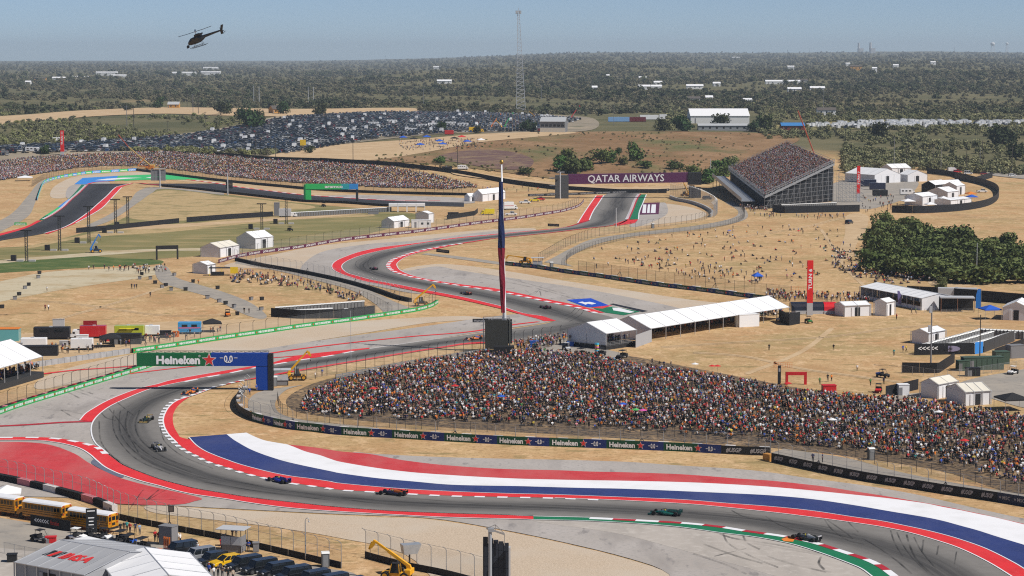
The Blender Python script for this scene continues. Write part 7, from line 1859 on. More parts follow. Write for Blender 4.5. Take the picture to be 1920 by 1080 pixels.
for lab, p, L, c in (('white and blue lorry trailer beyond the meadow, left', (1160,229),19, paint('trailer_skyblue', (.20,.36,.60))),('dark red lorry trailer between two pale trailers', (1195,229),15, paint('trailer_dred', (.14,.02,.025))),('white lorry trailer beyond the meadow, middle', (1217,225),17, M_white),('small white lorry trailer beyond the meadow, right', (1243,224),7, M_white)):
 bv(lab, p, L, 2.8,4.6, c, name='lorry_trailer')
BLD = [(833,154,26, 'w'),(1140,143,6, 'w'),(1205,147,15, 'w'),(1170,153,6, 'o'),(1219,165,36, 'w'),(1234,157,14, 'w'),(1296,189,22, 'b'),(1330,187,9, 'w'),(1303,164,26, 'w'),(1344,159,12, 'w'),(1468,155,60, 'w'),(1506,153,16, 'b'),(1490,170,20, 'w'),(1533,168,22, 'w'),(1483,128,18, 'w'),(1590,122,12, 'w'),(1605,129,26, 'o'),(1680,127,12, 'w'),(1750,120,14, 'w'),(1550,213,18, 'b'),(1402,193,10, 'w'),(1115,167,8, 'w'),(200,139,60, 'w'),(222,142,40, 'w'),(345,139,70, 'w'),(395,138,60, 'w'),(150,145,40, 'w'),(110,147,30, 'w'),(820,127,30, 'w'),(1380,108,40, 'w'),(75,148,26, 'o'),(395,128,60, 'w'),(50,155,16, 'w'),(1640,133,10, 'w')]
for k, (x, y, w, c) in enumerate(sorted(BLD)):
 y_ = y + 3
 house('%s far building among the trees, %s from the left' % ({'w': 'white', 'o': 'orange', 'b': 'brown-roofed'}[c], ordn(k + 1)),(x, y_), w, 10,5 if y > 140 else 9,2.5, M_wwall if c != 'o' else M_ochre, M_tent if c == 'w' else M_shing, windows=3 if w > 14 else 1, group='far buildings in the trees', name='far_building', cat='building')
def water_tower(label, p, h, r):
 g = V3(p); t = thing('water_tower', label, 'water tower', g, 0, 'water towers on the horizon'); q = MB()
 for a in range(6): c, s = math.cos(a * 1.047), math.sin(a * 1.047); q.bar((c * r * .8, s * r * .8,0),(c * r * .7, s * r * .7, h),1.6)
 q.build('legs_frame', M_wwall, t); q = MB(); q.ball((0,0, h + r * .5), r, n=14, k=9, sq=(1,1,.8)); q.build('tank', M_wwall, t)
water_tower('white water tower on the horizon at the right, left one', (1861,98),55,18)
water_tower('white water tower on the horizon at the right, right one', (1888,97),75,14)
for lab, x in (('grey power plant stack on the horizon, left', 1610),('grey power plant stack on the horizon, right', 1632)):
 g = G(x, 100); t = thing('chimney_stack', lab, 'chimney', g, 0); q = MB(); q.cyl((0,0,0),(0,0,75),9,8,10); q.build('stack', M_lgrey, t); q = MB(); q.box((18,0,18),(30,20,36)); q.build('boiler_house', M_lgrey, t)
# yard clutter
for k, (x, y, w, d, h, c, lab) in enumerate([(120,648,2.4,1.2,1.1, M_lgrey, 'steel counter before the black food trailer'),(205,640,2.0,1.6,1.6, P_r, 'red drinks box right of the red stall'),(262,640,2.4,1.2,1.0, M_black, 'black counter before the lime stall'),(310,634,3.0,2.0,1.8, M_black, 'black crate pile right of the white trailer'),(330,632,1.6,1.2,1.4, M_orange, 'orange crate beside the blue food trailer'),(30,655,3.0,1.6,1.4, M_grey, 'grey crate by the roofed stand'),(95,1020,1.6,1.0,.9, M_redc, 'red drinks cooler by the low chain-link fence'),(22,1056,1.4,1.2,1.1, M_black, 'dark bin left of the grey marquee'),(480,1036,.9,.9,1.3, M_grey, 'grey bin beside the marshal post'),(420,1024,1.2,.8,.7, M_redc, 'red fire box left of the marshal post'),(700,402,5,2,1.6, M_grey, 'grey skip beside the infield toilets'),(850,406,5,2.4,1.8, M_black, 'black crate stack left of the yellow lorry'),(1070,650,1.6,1.0,1.2, M_bluec, 'blue bin beside the marquee deck'),(1002,652,2.2,1.4,1.6, M_bluec, 'blue bins right of the screen tower'),(1760,372,3,2,2, M_black, 'black kiosk in the compound'),(1556,735,3.0,2.0,1.4, M_redc, 'red crate wall behind the crowd'),(1695,742,2.4,2,2.4, M_tent, 'white wrapped bundle beside the black enclosure')]): cabin(lab, (x, y),(w, d, h), c, .1, windows=0, door=k % 2 == 0, name='crate', cat='crate', z=.1 if y > 900 else 0)
# ------------------------------------------------------------------ people
T_shirt, T_pants, T_hat = tint_mat('shirt_cloth', 'tint'), tint_mat('trouser_cloth', 'tint2'), tint_mat('hat_or_hair', 'tint3')
def body_mesh(name, J, E):
 """one continuous body grown over a skeleton. J: joint -> (x, y, z, radius); E: (a, b, material)"""
 me = bpy.data.meshes.new(name); names = list(J); ix = {n: i for i, n in enumerate(names)}
 me.from_pydata([J[n][:3] for n in names],[(ix[a], ix[b]) for a, b, _ in E],[])
 ob = bpy.data.objects.new(name, me); COL.objects.link(ob)
 md = ob.modifiers.new('skin', 'SKIN'); md.use_smooth_shade = True
 sv = me.skin_vertices[0].data if me.skin_vertices else None
 if sv is None:
  bm = bmesh.new(); bm.from_mesh(me); bm.verts.layers.skin.verify(); bm.to_mesh(me); bm.free(); sv = me.skin_vertices[0].data
 for n in names: sv[ix[n]].radius = (J[n][3], J[n][3] * (J[n][4] if len(J[n]) > 4 else 1)); sv[ix[n]].use_root = (n == 'hip')
 sb = ob.modifiers.new('sub', 'SUBSURF'); sb.levels = 1; sb.render_levels = 1
 dg = bpy.context.evaluated_depsgraph_get(); out = bpy.data.meshes.new_from_object(ob.evaluated_get(dg)); out.name = name
 for m in (T_shirt, T_pants, M_skin, T_hat, M_black): 
  out.materials.append(m)
 seg = [(np.array(J[a][:3]), np.array(J[b][:3]), m) for a, b, m in E]
 mi = []
 for p in out.polygons:
  c = np.array(p.center[:]); best = None
  for a, b, m in seg:
   d = b - a; t = np.clip(np.dot(c - a, d) / max(1e-9, np.dot(d, d)),0,1); r = np.linalg.norm(c - a - d * t)
   if best is None or r < best[0]: best = (r, m)
  k = best[1]
  if k == 2 and 'head' in J and c[2] > J['head'][2] + .02: k = 3
  mi.append(k)
 out.polygons.foreach_set('material_index', np.array(mi, np.int32))
 bpy.data.objects.remove(ob)
 return out
def skeleton(kind):
 """person facing -Y"""
 J = {'hip': (0,0,.92,.15,.75), 'waist': (0,0,1.12,.15,.7), 'chest': (0,0,1.36,.17,.7), 'neck': (0,0,1.50,.06), 'head': (0,-.02,1.64,.10), 'crown': (0,-.01,1.73,.085)}
 for s, n in ((-1, 'l'),(1, 'r')):
  J.update({n + 'hipj': (s * .10,0,.88,.10), n + 'knee': (s * .11,-.02,.48,.07), n + 'ankle': (s * .12,.02,.09,.05), n + 'toe': (s * .13,-.14,.05,.04),
                  n + 'sh': (s * .20,0,1.42,.075), n + 'elb': (s * .28,.03,1.14,.05), n + 'hand': (s * .27,-.06,.88,.045)})
 if kind == 'arms': J.update({'lelb': (-.30,-.02,1.16,.05), 'lhand': (-.06,-.22,1.18,.045), 'relb': (.30,-.02,1.16,.05), 'rhand': (.06,-.24,1.20,.045)})
 if kind == 'phone': J.update({'relb': (.26,-.20,1.30,.05), 'rhand': (.10,-.34,1.58,.045), 'lelb': (-.24,-.18,1.26,.05), 'lhand': (-.06,-.34,1.54,.045)})
 if kind == 'walk': J.update({'lknee': (-.11,-.20,.50,.07), 'lankle': (-.11,-.26,.10,.05), 'ltoe': (-.11,-.42,.06,.04), 'rknee': (.11,.06,.49,.07), 'rankle': (.11,.30,.16,.05), 'rtoe': (.11,.22,.04,.04), 'lhand': (-.28,.16,.92,.045), 'rhand': (.28,-.24,.95,.045)})
 if kind in ('ground', 'chair'):
  dz = -.78 if kind == 'ground' else -.52
  for n in ('hip', 'waist', 'chest', 'neck', 'head', 'crown', 'lsh', 'rsh', 'lelb', 'relb', 'lhand', 'rhand', 'lhipj', 'rhipj'): v = J[n]; J[n] = (v[0], v[1] + (.08 if n in ('chest', 'neck', 'head', 'crown', 'lsh', 'rsh') else 0), v[2] + dz, *v[3:])
  z = J['hip'][2]
  for s, n in ((-1, 'l'),(1, 'r')):
   J[n + 'knee'] = (s * .16,-.42, z + (.30 if kind == 'ground' else .08),.075); J[n + 'ankle'] = (s * .15,-.62 if kind == 'ground' else -.55,.08,.05); J[n + 'toe'] = (s * .15,-.78,.06,.04)
   J[n + 'elb'] = (s * .28,-.12, z + .28,.05); J[n + 'hand'] = (s * .12,-.38, z + .24,.045)
 E = [('hip', 'waist', 0),('waist', 'chest', 0),('chest', 'neck', 0),('neck', 'head', 2),('head', 'crown', 3)]
 for n in 'lr': E += [('hip', n + 'hipj', 1),(n + 'hipj', n + 'knee', 1),(n + 'knee', n + 'ankle', 2 if kind == 'phone' else 1),(n + 'ankle', n + 'toe', 4),('chest', n + 'sh', 0),(n + 'sh', n + 'elb', 0),(n + 'elb', n + 'hand', 2)]
 return J, E
POSES = ['stand', 'arms', 'phone', 'walk', 'ground', 'chair']
BODY = {}
for k in POSES: BODY[k] = body_mesh('person_' + k, *skeleton(k))
SHIRTS = [('white', (.74,.74,.74)),('black', (.012,.018,.02)),('navy', (.02,.03,.09)),('orange', (.68,.19,.02)),('red', (.48,.025,.03)),('grey', (.22,.22,.23)),('light blue', (.22,.36,.55)),('royal blue', (.03,.09,.42)),('teal', (.02,.26,.26)),('pink', (.62,.26,.30)),('green', (.05,.22,.06)),('sand', (.40,.33,.25)),('yellow', (.65,.50,.06)),('charcoal', (.05,.05,.055)),('maroon', (.16,.02,.035)),('purple', (.12,.06,.22))]
SW = np.array([.21,.36,.15,.085,.10,.04,.04,.05,.015,.025,.01,.002,.01,.10,.02,.012]); SW /= SW.sum()
PANTS = [('dark blue', (.02,.027,.055)),('black', (.015,.015,.017)),('khaki', (.24,.18,.11)),('grey', (.08,.08,.085)),('black', (.015,.015,.017))]
HATS = [('dark hair', (.02,.014,.01)),('brown hair', (.07,.04,.02)),('a white cap', (.62,.62,.62)),('a black cap', (.015,.015,.017)),('a red cap', (.42,.02,.03)),('an orange cap', (.62,.17,.02)),('a straw hat', (.50,.37,.18)),('fair hair', (.25,.16,.07)),('a navy cap', (.02,.03,.09))]
POSE_TXT = {'stand': 'standing', 'arms': 'standing arms-folded', 'phone': 'standing hands-raised', 'walk': 'walking', 'ground': 'ground-sitting', 'chair': 'sitting low'}
SW_LIGHT = SW * np.array([2.0,.75,1,.8,1.3,1.2,1.5,1.2,1,3,1,1,1,.7,1,1]); SW_LIGHT /= SW_LIGHT.sum()
used_labels = set(); n_person = [0]
def person(P, rz, pose, place, shirt=None, rnd=random):
 for _ in range(400):
  s = shirt if shirt is not None else int(rng.choice(len(SHIRTS), p=SW)); p = rnd.randrange(len(PANTS)); h = rnd.randrange(len(HATS))
  lab = '%s-shirted person with %s, %s %s' % (SHIRTS[s][0].replace(' ', '-'), HATS[h][0], POSE_TXT[pose], place)
  if lab not in used_labels: break
 used_labels.add(lab)
 o = bpy.data.objects.new('person', BODY[pose]); COL.objects.link(o); o.location = P; o.rotation_euler.z = rz
 k = rnd.uniform(.93,1.08); o.scale = (k, k, k)
 o['tint'], o['tint2'], o['tint3'] = SHIRTS[s][1], PANTS[p][1], HATS[h][1]
 tag(o, lab, 'person', 'spectators and staff'); n_person[0] += 1
 return o
# ------------------------------------------------------------------ scattering (for masses nobody could count)
def inside(pts, poly):
 x, y = pts[:, 0], pts[:, 1]; r = np.zeros(len(pts), bool); n = len(poly)
 for i in range(n):
  (x1, y1),(x2, y2) = poly[i], poly[i - 1]
  c = ((y1 > y) != (y2 > y)) & (x < (x2 - x1) * (y - y1) / ((y2 - y1) if y2 != y1 else 1e-9) + x1); r ^= c
 return r
def scatter_obj(name, label, cat, P, rot, scl, var, sources, tints, kind='stuff'):
 """many small copies drawn from one point cloud"""
 me = bpy.data.meshes.new(name); me.vertices.add(len(P)); me.vertices.foreach_set('co', np.asarray(P, np.float32).ravel())
 for n, a in (('rot', rot),('scl', scl)): t = me.attributes.new(n, 'FLOAT', 'POINT'); t.data.foreach_set('value', np.asarray(a, np.float32))
 t = me.attributes.new('var', 'INT', 'POINT'); t.data.foreach_set('value', np.asarray(var, np.int32))
 for n, a in tints.items(): t = me.attributes.new(n, 'FLOAT_COLOR', 'POINT'); t.data.foreach_set('color', np.concatenate([a, np.ones((len(a),1))],1).astype(np.float32).ravel())
 me.update(); o = link(bpy.data.objects.new(name, me)); tag(o, label, cat, kind=kind)
 nt = bpy.data.node_groups.new(name, 'GeometryNodeTree'); nt.interface.new_socket('Geometry', in_out='INPUT', socket_type='NodeSocketGeometry'); nt.interface.new_socket('Geometry', in_out='OUTPUT', socket_type='NodeSocketGeometry')
 N, L = nt.nodes, nt.links; gi, go, jn = N.new('NodeGroupInput'), N.new('NodeGroupOutput'), N.new('GeometryNodeJoinGeometry')
 def attr(n, ty): a = N.new('GeometryNodeInputNamedAttribute'); a.data_type = ty; a.inputs[0].default_value = n; return a.outputs[0]
 rz, sc, va = attr('rot', 'FLOAT'), attr('scl', 'FLOAT'), attr('var', 'INT')
 cx = N.new('ShaderNodeCombineXYZ'); L.new(rz, cx.inputs[2])
 for k, src in enumerate(sources):
  cmp_ = N.new('FunctionNodeCompare'); cmp_.data_type = 'INT'; cmp_.operation = 'EQUAL'; L.new(va, cmp_.inputs[2]); cmp_.inputs[3].default_value = k
  oi = N.new('GeometryNodeObjectInfo'); oi.inputs[0].default_value = src; oi.inputs[1].default_value = True
  ip = N.new('GeometryNodeInstanceOnPoints'); L.new(gi.outputs[0], ip.inputs['Points']); L.new(cmp_.outputs[0], ip.inputs['Selection']); L.new(oi.outputs['Geometry'], ip.inputs['Instance'])
  L.new(cx.outputs[0], ip.inputs['Rotation']); L.new(sc, ip.inputs['Scale']); L.new(ip.outputs[0], jn.inputs[0])
 L.new(jn.outputs[0], go.inputs[0])
 md = o.modifiers.new('scatter', 'NODES'); md.node_group = nt
 return o
def source(name, me):
 return bpy.data.objects.new(name, me)
def with_kit(me, kind):
 """for the uncounted crowd: body with its camp chair or blanket and bag"""
 bm = bmesh.new(); bm.from_mesh(me); b = MB()
 if kind == 'chair': b.box((0,.12,.34),(.56,.52,.06)); b.box((0,.40,.66),(.56,.06,.6)); [b.bar((x, -.1,0),(x, .4,.36),.04) for x in (-.27,.27)]
 elif kind == 'ground': b.box((.2,-.2,.03),(1.3,1.3,.05)); b.box((.55,.1,.2),(.36,.3,.36))
 else: b.box((0,.17,1.22),(.30,.16,.42))
 o = b.build('kit', M_black); m2 = o.data; bpy.data.objects.remove(o); n = len(bm.faces); bm.from_mesh(m2); bm.faces.ensure_lookup_table()
 for f in bm.faces[n:]: f.material_index = 4
 out = me.copy(); bm.to_mesh(out); bm.free(); return out
SRC = [source('person_' + k, with_kit(BODY[k], k)) for k in POSES]
def crowd(name, label, P, pose_p, face, spread=.7, SW=SW):
 n = len(P); var = rng.choice(len(POSES), n, p=pose_p)
 T = np.array([c for _, c in SHIRTS])[rng.choice(len(SHIRTS), n, p=SW)] * rng.uniform(.6,1.1,(n, 1)); T2 = np.array([c for _, c in PANTS])[rng.integers(0, len(PANTS), n)]; T3 = np.array([c for _, c in HATS])[rng.integers(0, len(HATS), n)]
 return scatter_obj(name, label, 'crowd', P, face + rng.normal(0, spread, n), rng.uniform(.92,1.06, n), var, SRC, {'tint': np.minimum(T, .8), 'tint2': T2, 'tint3': T3})
def fill(poly, n, z=0.0, clump=0.0):
 """n ground points under a photo outline, evenly spread over the ground"""
 poly = np.asarray(poly, float); W = Gn(poly); lo, hi = W[:, :2].min(0), W[:, :2].max(0); out = []
 tot = 0
 while tot < n:
  q = rng.uniform(lo, hi, (n * 2,2)); z_ = H(q[:, 0], q[:, 1]); Q = np.column_stack([q, z_]); Q = Q[inside(project(Q), poly)]
  if clump: 
   f = np.sin(Q[:, 0] * .31 + 2 * np.sin(Q[:, 1] * .17)) * np.sin(Q[:, 1] * .23 + 1.3 * np.sin(Q[:, 0] * .19)); Q = Q[f + rng.uniform(-1,1, len(Q)) > clump - .8]
  out.append(Q); tot += len(Q)
 Q = np.concatenate(out)[:n]; Q[:, 2] += z
 return Q
def thin(P, d):
 """drop points closer than d"""
 key = {}; keep = []
 for i, p in enumerate(P):
  c = (int(p[0] // d), int(p[1] // d)); ok = True
  for a in (-1,0,1):
   for b in (-1,0,1):
    for j in key.get((c[0] + a, c[1] + b),()):
     if (P[j][0] - p[0]) ** 2 + (P[j][1] - p[1]) ** 2 < d * d: ok = False
  if ok: key.setdefault(c, []).append(i); keep.append(i)
 return P[keep]
MAIN = [(560,772),(572,748),(620,724),(700,702),(800,682),(900,666),(1000,662),(1100,670),(1180,688),(1300,704),(1420,724),(1500,740),(1600,748),(1720,756),(1850,776),(2010,800),(2010,930),(1900,906),(1800,880),(1650,852),(1500,834),(1300,818),(1100,804),(900,794),(700,786),(600,782)]
P = thin(fill(MAIN, 26000,.04),.64)
pp = project(P); edge = np.interp(pp[:, 0],[560,600,900,1300,1500,1650,1800,1900,2010],[772,782,794,818,834,852,880,906,930]) - pp[:, 1]
P = P[(rng.uniform(0,1, len(P)) < np.clip(.30 + edge / 40,0,1) * np.clip(1.15 - (pp[:, 0] - 900) / 3000,.6,1))]
gap = np.sin(P[:, 0] * .45 + 1.7 * np.sin(P[:, 1] * .21)) * np.sin(P[:, 1] * .38 + 1.4 * np.sin(P[:, 0] * .16)) + .6 * np.sin(P[:, 0] * .11 + P[:, 1] * .09); P = P[gap + rng.uniform(-.9,1.1, len(P)) > -.75]
pp = project(P); order = np.argsort(-pp[:, 1]); vis = [i for i in order if 545 < pp[i, 0] < 1915 and pp[i, 1] < 925]
pick = vis[:60] + [vis[i] for i in range(60,3000,15)][:120]
ZONE = lambda x: 'at the main crowd left end' if x < 760 else 'in the main crowd, left centre' if x < 1040 else 'in the main crowd, right centre' if x < 1330 else 'in the main crowd, right part' if x < 1640 else 'in the main crowd, right edge'
for i in pick: person(P[i], random.gauss(.25,.6), random.choice(['stand', 'arms', 'phone', 'ground', 'ground', 'chair', 'chair']), ZONE(pp[i, 0]))
rest = np.setdiff1d(np.arange(len(P)), pick); P = P[rest]; pp = project(P)
up = pp[:, 1] < np.interp(pp[:, 0],[560,900,1300,1700,1900],[745,745,765,815,850])
crowd('crowd', 'dense main crowd of spectators on the near bank', P[up],[.30,.20,.14,.10,.08,.18],.25)
crowd('crowd', 'seated front part of the main crowd on the near bank', P[~up],[.12,.08,.06,.04,.35,.35],.25)
FARC = [(-30,306),(60,296),(150,291),(260,287),(330,286),(420,294),(520,302),(620,306.5),(740,316),(810,328),(850,338),(880,345),(900,352),(840,355.5),(740,353),(640,348.5),(520,341),(420,331),(330,319),(280,313),(200,312),(140,316),(90,324),(40,332),(-30,345)]
Pf = fill(FARC, 17000,.1)
keep = rng.uniform(0,1, len(Pf)) < np.clip(1.3 - (project(Pf)[:, 0] - 500) / 600,.35,1)
crowd('crowd', 'far crowd covering the bank behind the far straight', Pf[keep],[.2,.14,.08,.05,.23,.30],.1,.7, SW_LIGHT)
U = []
for k in range(44):
 u = (np.arange(112) + rng.uniform(0,.6,112)) / 112.5; u = u[rng.uniform(0,1, len(u)) < .93]
 for a in u: s = STAND(float(min(a, .995)),(k + .45) / 44); U.append((s.x, s.y, s.z - .12))
crowd('crowd', 'spectators filling the seats of the packed grandstand', np.array(U),[.10,.08,.04,.02,.0,.76],-1.2,.3, SW_LIGHT)
for lab, poly, n, pz, fc, z in (
 ('spectators resting on the grass below the tree clump', [(1560,468),(1640,470),(1700,500),(1760,512),(1740,530),(1660,534),(1600,520),(1560,500)],330,[.12,.06,.05,.07,.45,.25],0,.03),
 ('spectators in the shade edge of the tree clump', [(1640,490),(1700,510),(1790,520),(1780,528),(1700,528),(1640,508)],140,[.25,.12,.08,.1,.3,.15],0,.03),
 ('scattered spectators on the dry slope', [(1090,484),(1240,446),(1400,424),(1570,424),(1600,470),(1540,520),(1440,542),(1260,522),(1120,506)],120,[.2,.1,.05,.1,.4,.15],.5,.03),
 ('standing groups by the fence of the dry slope', [(1160,494),(1240,480),(1440,520),(1430,536),(1280,520)],70,[.5,.2,.1,.2,0,0],.5,.03),
 ('customers and staff around the left yard stalls', [(60,650),(160,642),(300,634),(440,616),(440,622),(300,646),(120,666)],70,[.4,.2,.1,.3,0,0],0,.05),
 ('queue of people behind the display pods', [(1430,548),(1520,553),(1620,556),(1640,570),(1540,566),(1440,566)],170,[.4,.2,.1,.3,0,0],0,.03),
 ('spectators sitting left of the middle bend', [(440,508),(520,518),(600,536),(690,560),(660,566),(600,548),(520,536),(430,530)],190,[.22,.12,.08,.08,.3,.2],.6,.03),
 ('people under the long white marquee', [(1222,630),(1330,613),(1470,591),(1462,582),(1330,604),(1215,622)],190,[.35,.2,.05,.1,0,.3],0,.05),
 ('guests on the deck of the small marquee', [(1064,648),(1134,654),(1185,646),(1110,640)],60,[.4,.25,.15,.2,0,0],0,1.2),
 ('spectators along the fence right of the screen tower', [(965,646),(1060,630),(1064,644),(1010,656),(970,660)],150,[.45,.25,.2,.1,0,0],.4,.05),
 ('people in the shade at the grandstand foot', [(1366,352),(1385,350),(1425,380),(1440,398),(1395,398),(1375,372)],260,[.3,.2,.1,.4,0,0],0,.05),
 ('guests on the tiered seats of the roofed stand', [(-60,742),(74,704),(60,698),(-60,728)],150,[.1,.1,.1,.0,0,.7],.5,1.45),
 ('picnickers on the far dirt field', [(740,264),(900,262),(900,280),(760,284)],220,[.3,.2,.05,.2,.1,.15],0,.1),
 ('people walking in the stand yard', [(1610,370),(1680,366),(1690,396),(1620,400)],46,[.3,.15,.05,.5,0,0],0,.06),
 ('people below the grandstand hoarding', [(1400,402),(1480,405),(1600,405),(1590,412),(1450,412)],40,[.3,.2,.1,.4,0,0],0,.05),
 ('marshals and staff along the far bank path', [(700,356),(980,352),(1060,362),(900,362)],40,[.4,.2,.1,.3,0,0],0,.1),
 ('people walking over the straw field on the left', [(160,506),(300,500),(330,506),(280,515)],46,[.3,.1,.1,.3,.1,.1],0,.05)):
 crowd('crowd', lab, thin(fill(poly, n, z, clump=.3 if 'rest' in lab or 'sitting' in lab else .7 if 'slope' in lab else 0),.5), pz, fc)
# people standing or sitting on their own
slope = fill([(1110,470),(1240,446),(1400,424),(1560,424),(1590,470),(1540,520),(1440,540),(1260,520),(1150,504)],74,.02, clump=.8)
for k, p in enumerate(slope):
 p0 = 'ground' if k % 5 < 3 else 'chair' if k % 5 == 3 else 'stand'
 person(p, random.gauss(.5,.8), p0, 'on the dry slope below the grandstand')
for (x, y, pose, pl, sh) in [(1442,658, 'stand', 'alone on the tan slope, left', 1),(1563,658, 'stand', 'alone on the tan slope, middle', 1),(1676,668, 'walk', 'on the tan slope before the enclosure', 8),(1693,661, 'walk', 'on the tan slope by the enclosure corner', 7),(1699,661, 'walk', 'at the enclosure corner in bright vest', 12),(1681,600, 'stand', 'before the narrow white tent', 4),(1709,589, 'walk', 'before the long shed tent', 13),(1717,589, 'walk', 'before the long shed tent in bright vest', 10),(1607,697, 'walk', 'on the pale path right of the red arch', 0),(1223,685, 'walk', 'on the tan ground above the crowd', 5),(1237,690, 'walk', 'above the crowd, second of three', 1),(1245,690, 'walk', 'above the crowd, third of three', 2),(1258,690, 'walk', 'above the crowd in dark top', 13),(1537,722, 'stand', 'beside the red arch', 10),(1552,716, 'stand', 'right of the red arch', 1),(1559,716, 'stand', 'right of the red arch in orange', 3),(1632,724, 'walk', 'on the access road behind the crowd', 10),(1657,722, 'stand', 'next to the loaded buggy', 2),(1524,868, 'stand', 'between the black wall and the crowd, in blue', 2),(1542,868, 'stand', 'between the black wall and the crowd, second', 2),(85,583, 'walk', 'on the straw field, left of two', 14),(91,583, 'walk', 'on the straw field, right of two', 0),(247,542, 'stand', 'in a group of three on the straw field', 1),(252,542, 'stand', 'middle of three on the straw field', 2),(256,542, 'stand', 'third of three on the straw field', 1),(282,558, 'walk', 'alone on the straw field below the group', 1),(88,547, 'walk', 'alone at the left of the straw field', 0),(481,735, 'stand', 'at the foot of the blue gantry leg', 7),(468,743, 'stand', 'inside the curved fence by the gantry', 7),(591,712, 'stand', 'beside the telehandler right of the gantry', 0),(604,706, 'stand', 'behind the debris fence near the telehandler', 7),(372,533, 'stand', 'in orange beside the footway bin', 3),(392,1081, 'stand', 'in blue among the onlookers by the yellow car', 7),(401,1084, 'stand', 'in white among the onlookers by the yellow car', 0),(409,1083, 'arms', 'in dark clothes by the yellow car', 1),(417,1086, 'arms', 'behind the black cars', 13),(428,1088, 'stand', 'at the bottom edge by the black cars', 1),(437,1090, 'stand', 'partly hidden at the bottom edge', 11),(226,1001, 'stand', 'left of the group by the school bus', 1),(233,999, 'stand', 'in the group by the school bus', 13),(238,998, 'stand', 'in teal by the school bus', 8),(244,1002, 'arms', 'in red by the school bus', 4),(254,1000, 'stand', 'in navy by the school bus', 2),(262,1004, 'arms', 'in light blue by the school bus', 6),(291,1017, 'stand', 'in red before the grey cabin', 4),(297,1018, 'stand', 'second in red before the grey cabin', 4),(333,1020, 'stand', 'in white right of the grey cabin', 0),(338,1021, 'stand', 'second in white right of the grey cabin', 0),(466,1037, 'arms', 'in blue beside the marshal post', 7),(370,1040, 'stand', 'in white behind the silver van', 0),(193,998, 'stand', 'in pink under the notice board', 9),(189,999, 'stand', 'in white under the notice board', 0),(436,1024, 'stand', 'inside the marshal post', 1),(443,1025, 'stand', 'right inside the marshal post', 13),(458,588, 'stand', 'at the fence beside the red buggy path', 1),(467,588, 'stand', 'second at the fence beside the path', 13)]:
 g = G(x, y); person((g.x, g.y, g.z + (1.3 if 'marshal post' in pl and 'inside' in pl else .12)), random.gauss(.3,.6), pose, pl, sh)
# parasols in the crowds
for k, (x, y, c, n) in enumerate(sorted([(853,740, P_r, 'red'),(1205,787, mat('canopy_pink', (.6,.1,.35),.6), 'pink'),(1192,786, mat('canopy_green', (.08,.4,.1),.6), 'green'),(1303,698, M_white, 'white'),(1335,702, P_r, 'red'),(1345,702, P_r, 'second red'),(1560,805, M_white, 'white'),(1808,845, P_r, 'bright red'),(1477,735, P_r, 'faded red'),(1585,815, P_k, 'black'),(1168,775, P_b, 'blue'),(1650,500, P_r, 'small red'),(1665,514, mat('canopy_violet', (.3,.25,.55),.6), 'violet'),(1497,442, P_r, 'red half-dome'),(1367,441, P_b, 'light blue'),(1690,800, P_k, 'black'),(1760,790, M_white, 'small white'),(940,760, P_b, 'dark blue'),(700,745, P_r, 'round red')], key=lambda e: e[0])):
 g = G(x, y); t = thing('parasol', '%s parasol above spectators, %s from the left' % (n, ordn(k + 1)), 'parasol', g, 0, 'parasols in the crowd')
 q = MB(); m = 8; q.add([(0,0,2.35)] + [(math.cos(2 * math.pi * i / m) * .95, math.sin(2 * math.pi * i / m) * .95,2.0) for i in range(m)],[(0,1 + i, 1 + (i + 1) % m) for i in range(m)]); q.build('canopy', c, t)
 q = MB(); q.bar((0,0,0),(0,0,2.3),.04); q.build('stick', M_steel, t)
# bins along the paths
for k, (x, y) in enumerate([(4,578),(28,562),(36,554),(47,542),(54,536),(72,522),(74,514),(262,524),(266,516),(282,524),(291,532),(304,540),(311,537),(321,545),(348,545),(327,517),(362,530),(389,560),(408,542),(411,567),(423,571),(439,577),(445,591),(471,563),(491,563),(490,582)]):
 g = G(x, y); t = thing('waste_bin', 'dark waste bin on the straw field, %s from the left' % ordn(k + 1), 'bin', g, random.uniform(0,1), 'bins along the footway')
 q = MB(); q.box((0,0,.5),(1.05,.7,1.0), taper=(1.12,1.12)); q.build('body', M_grey if k % 2 else M_black, t); q = MB(); q.box((0,0,1.05),(1.25,.85,.1)); q.build('lid', M_black, t)
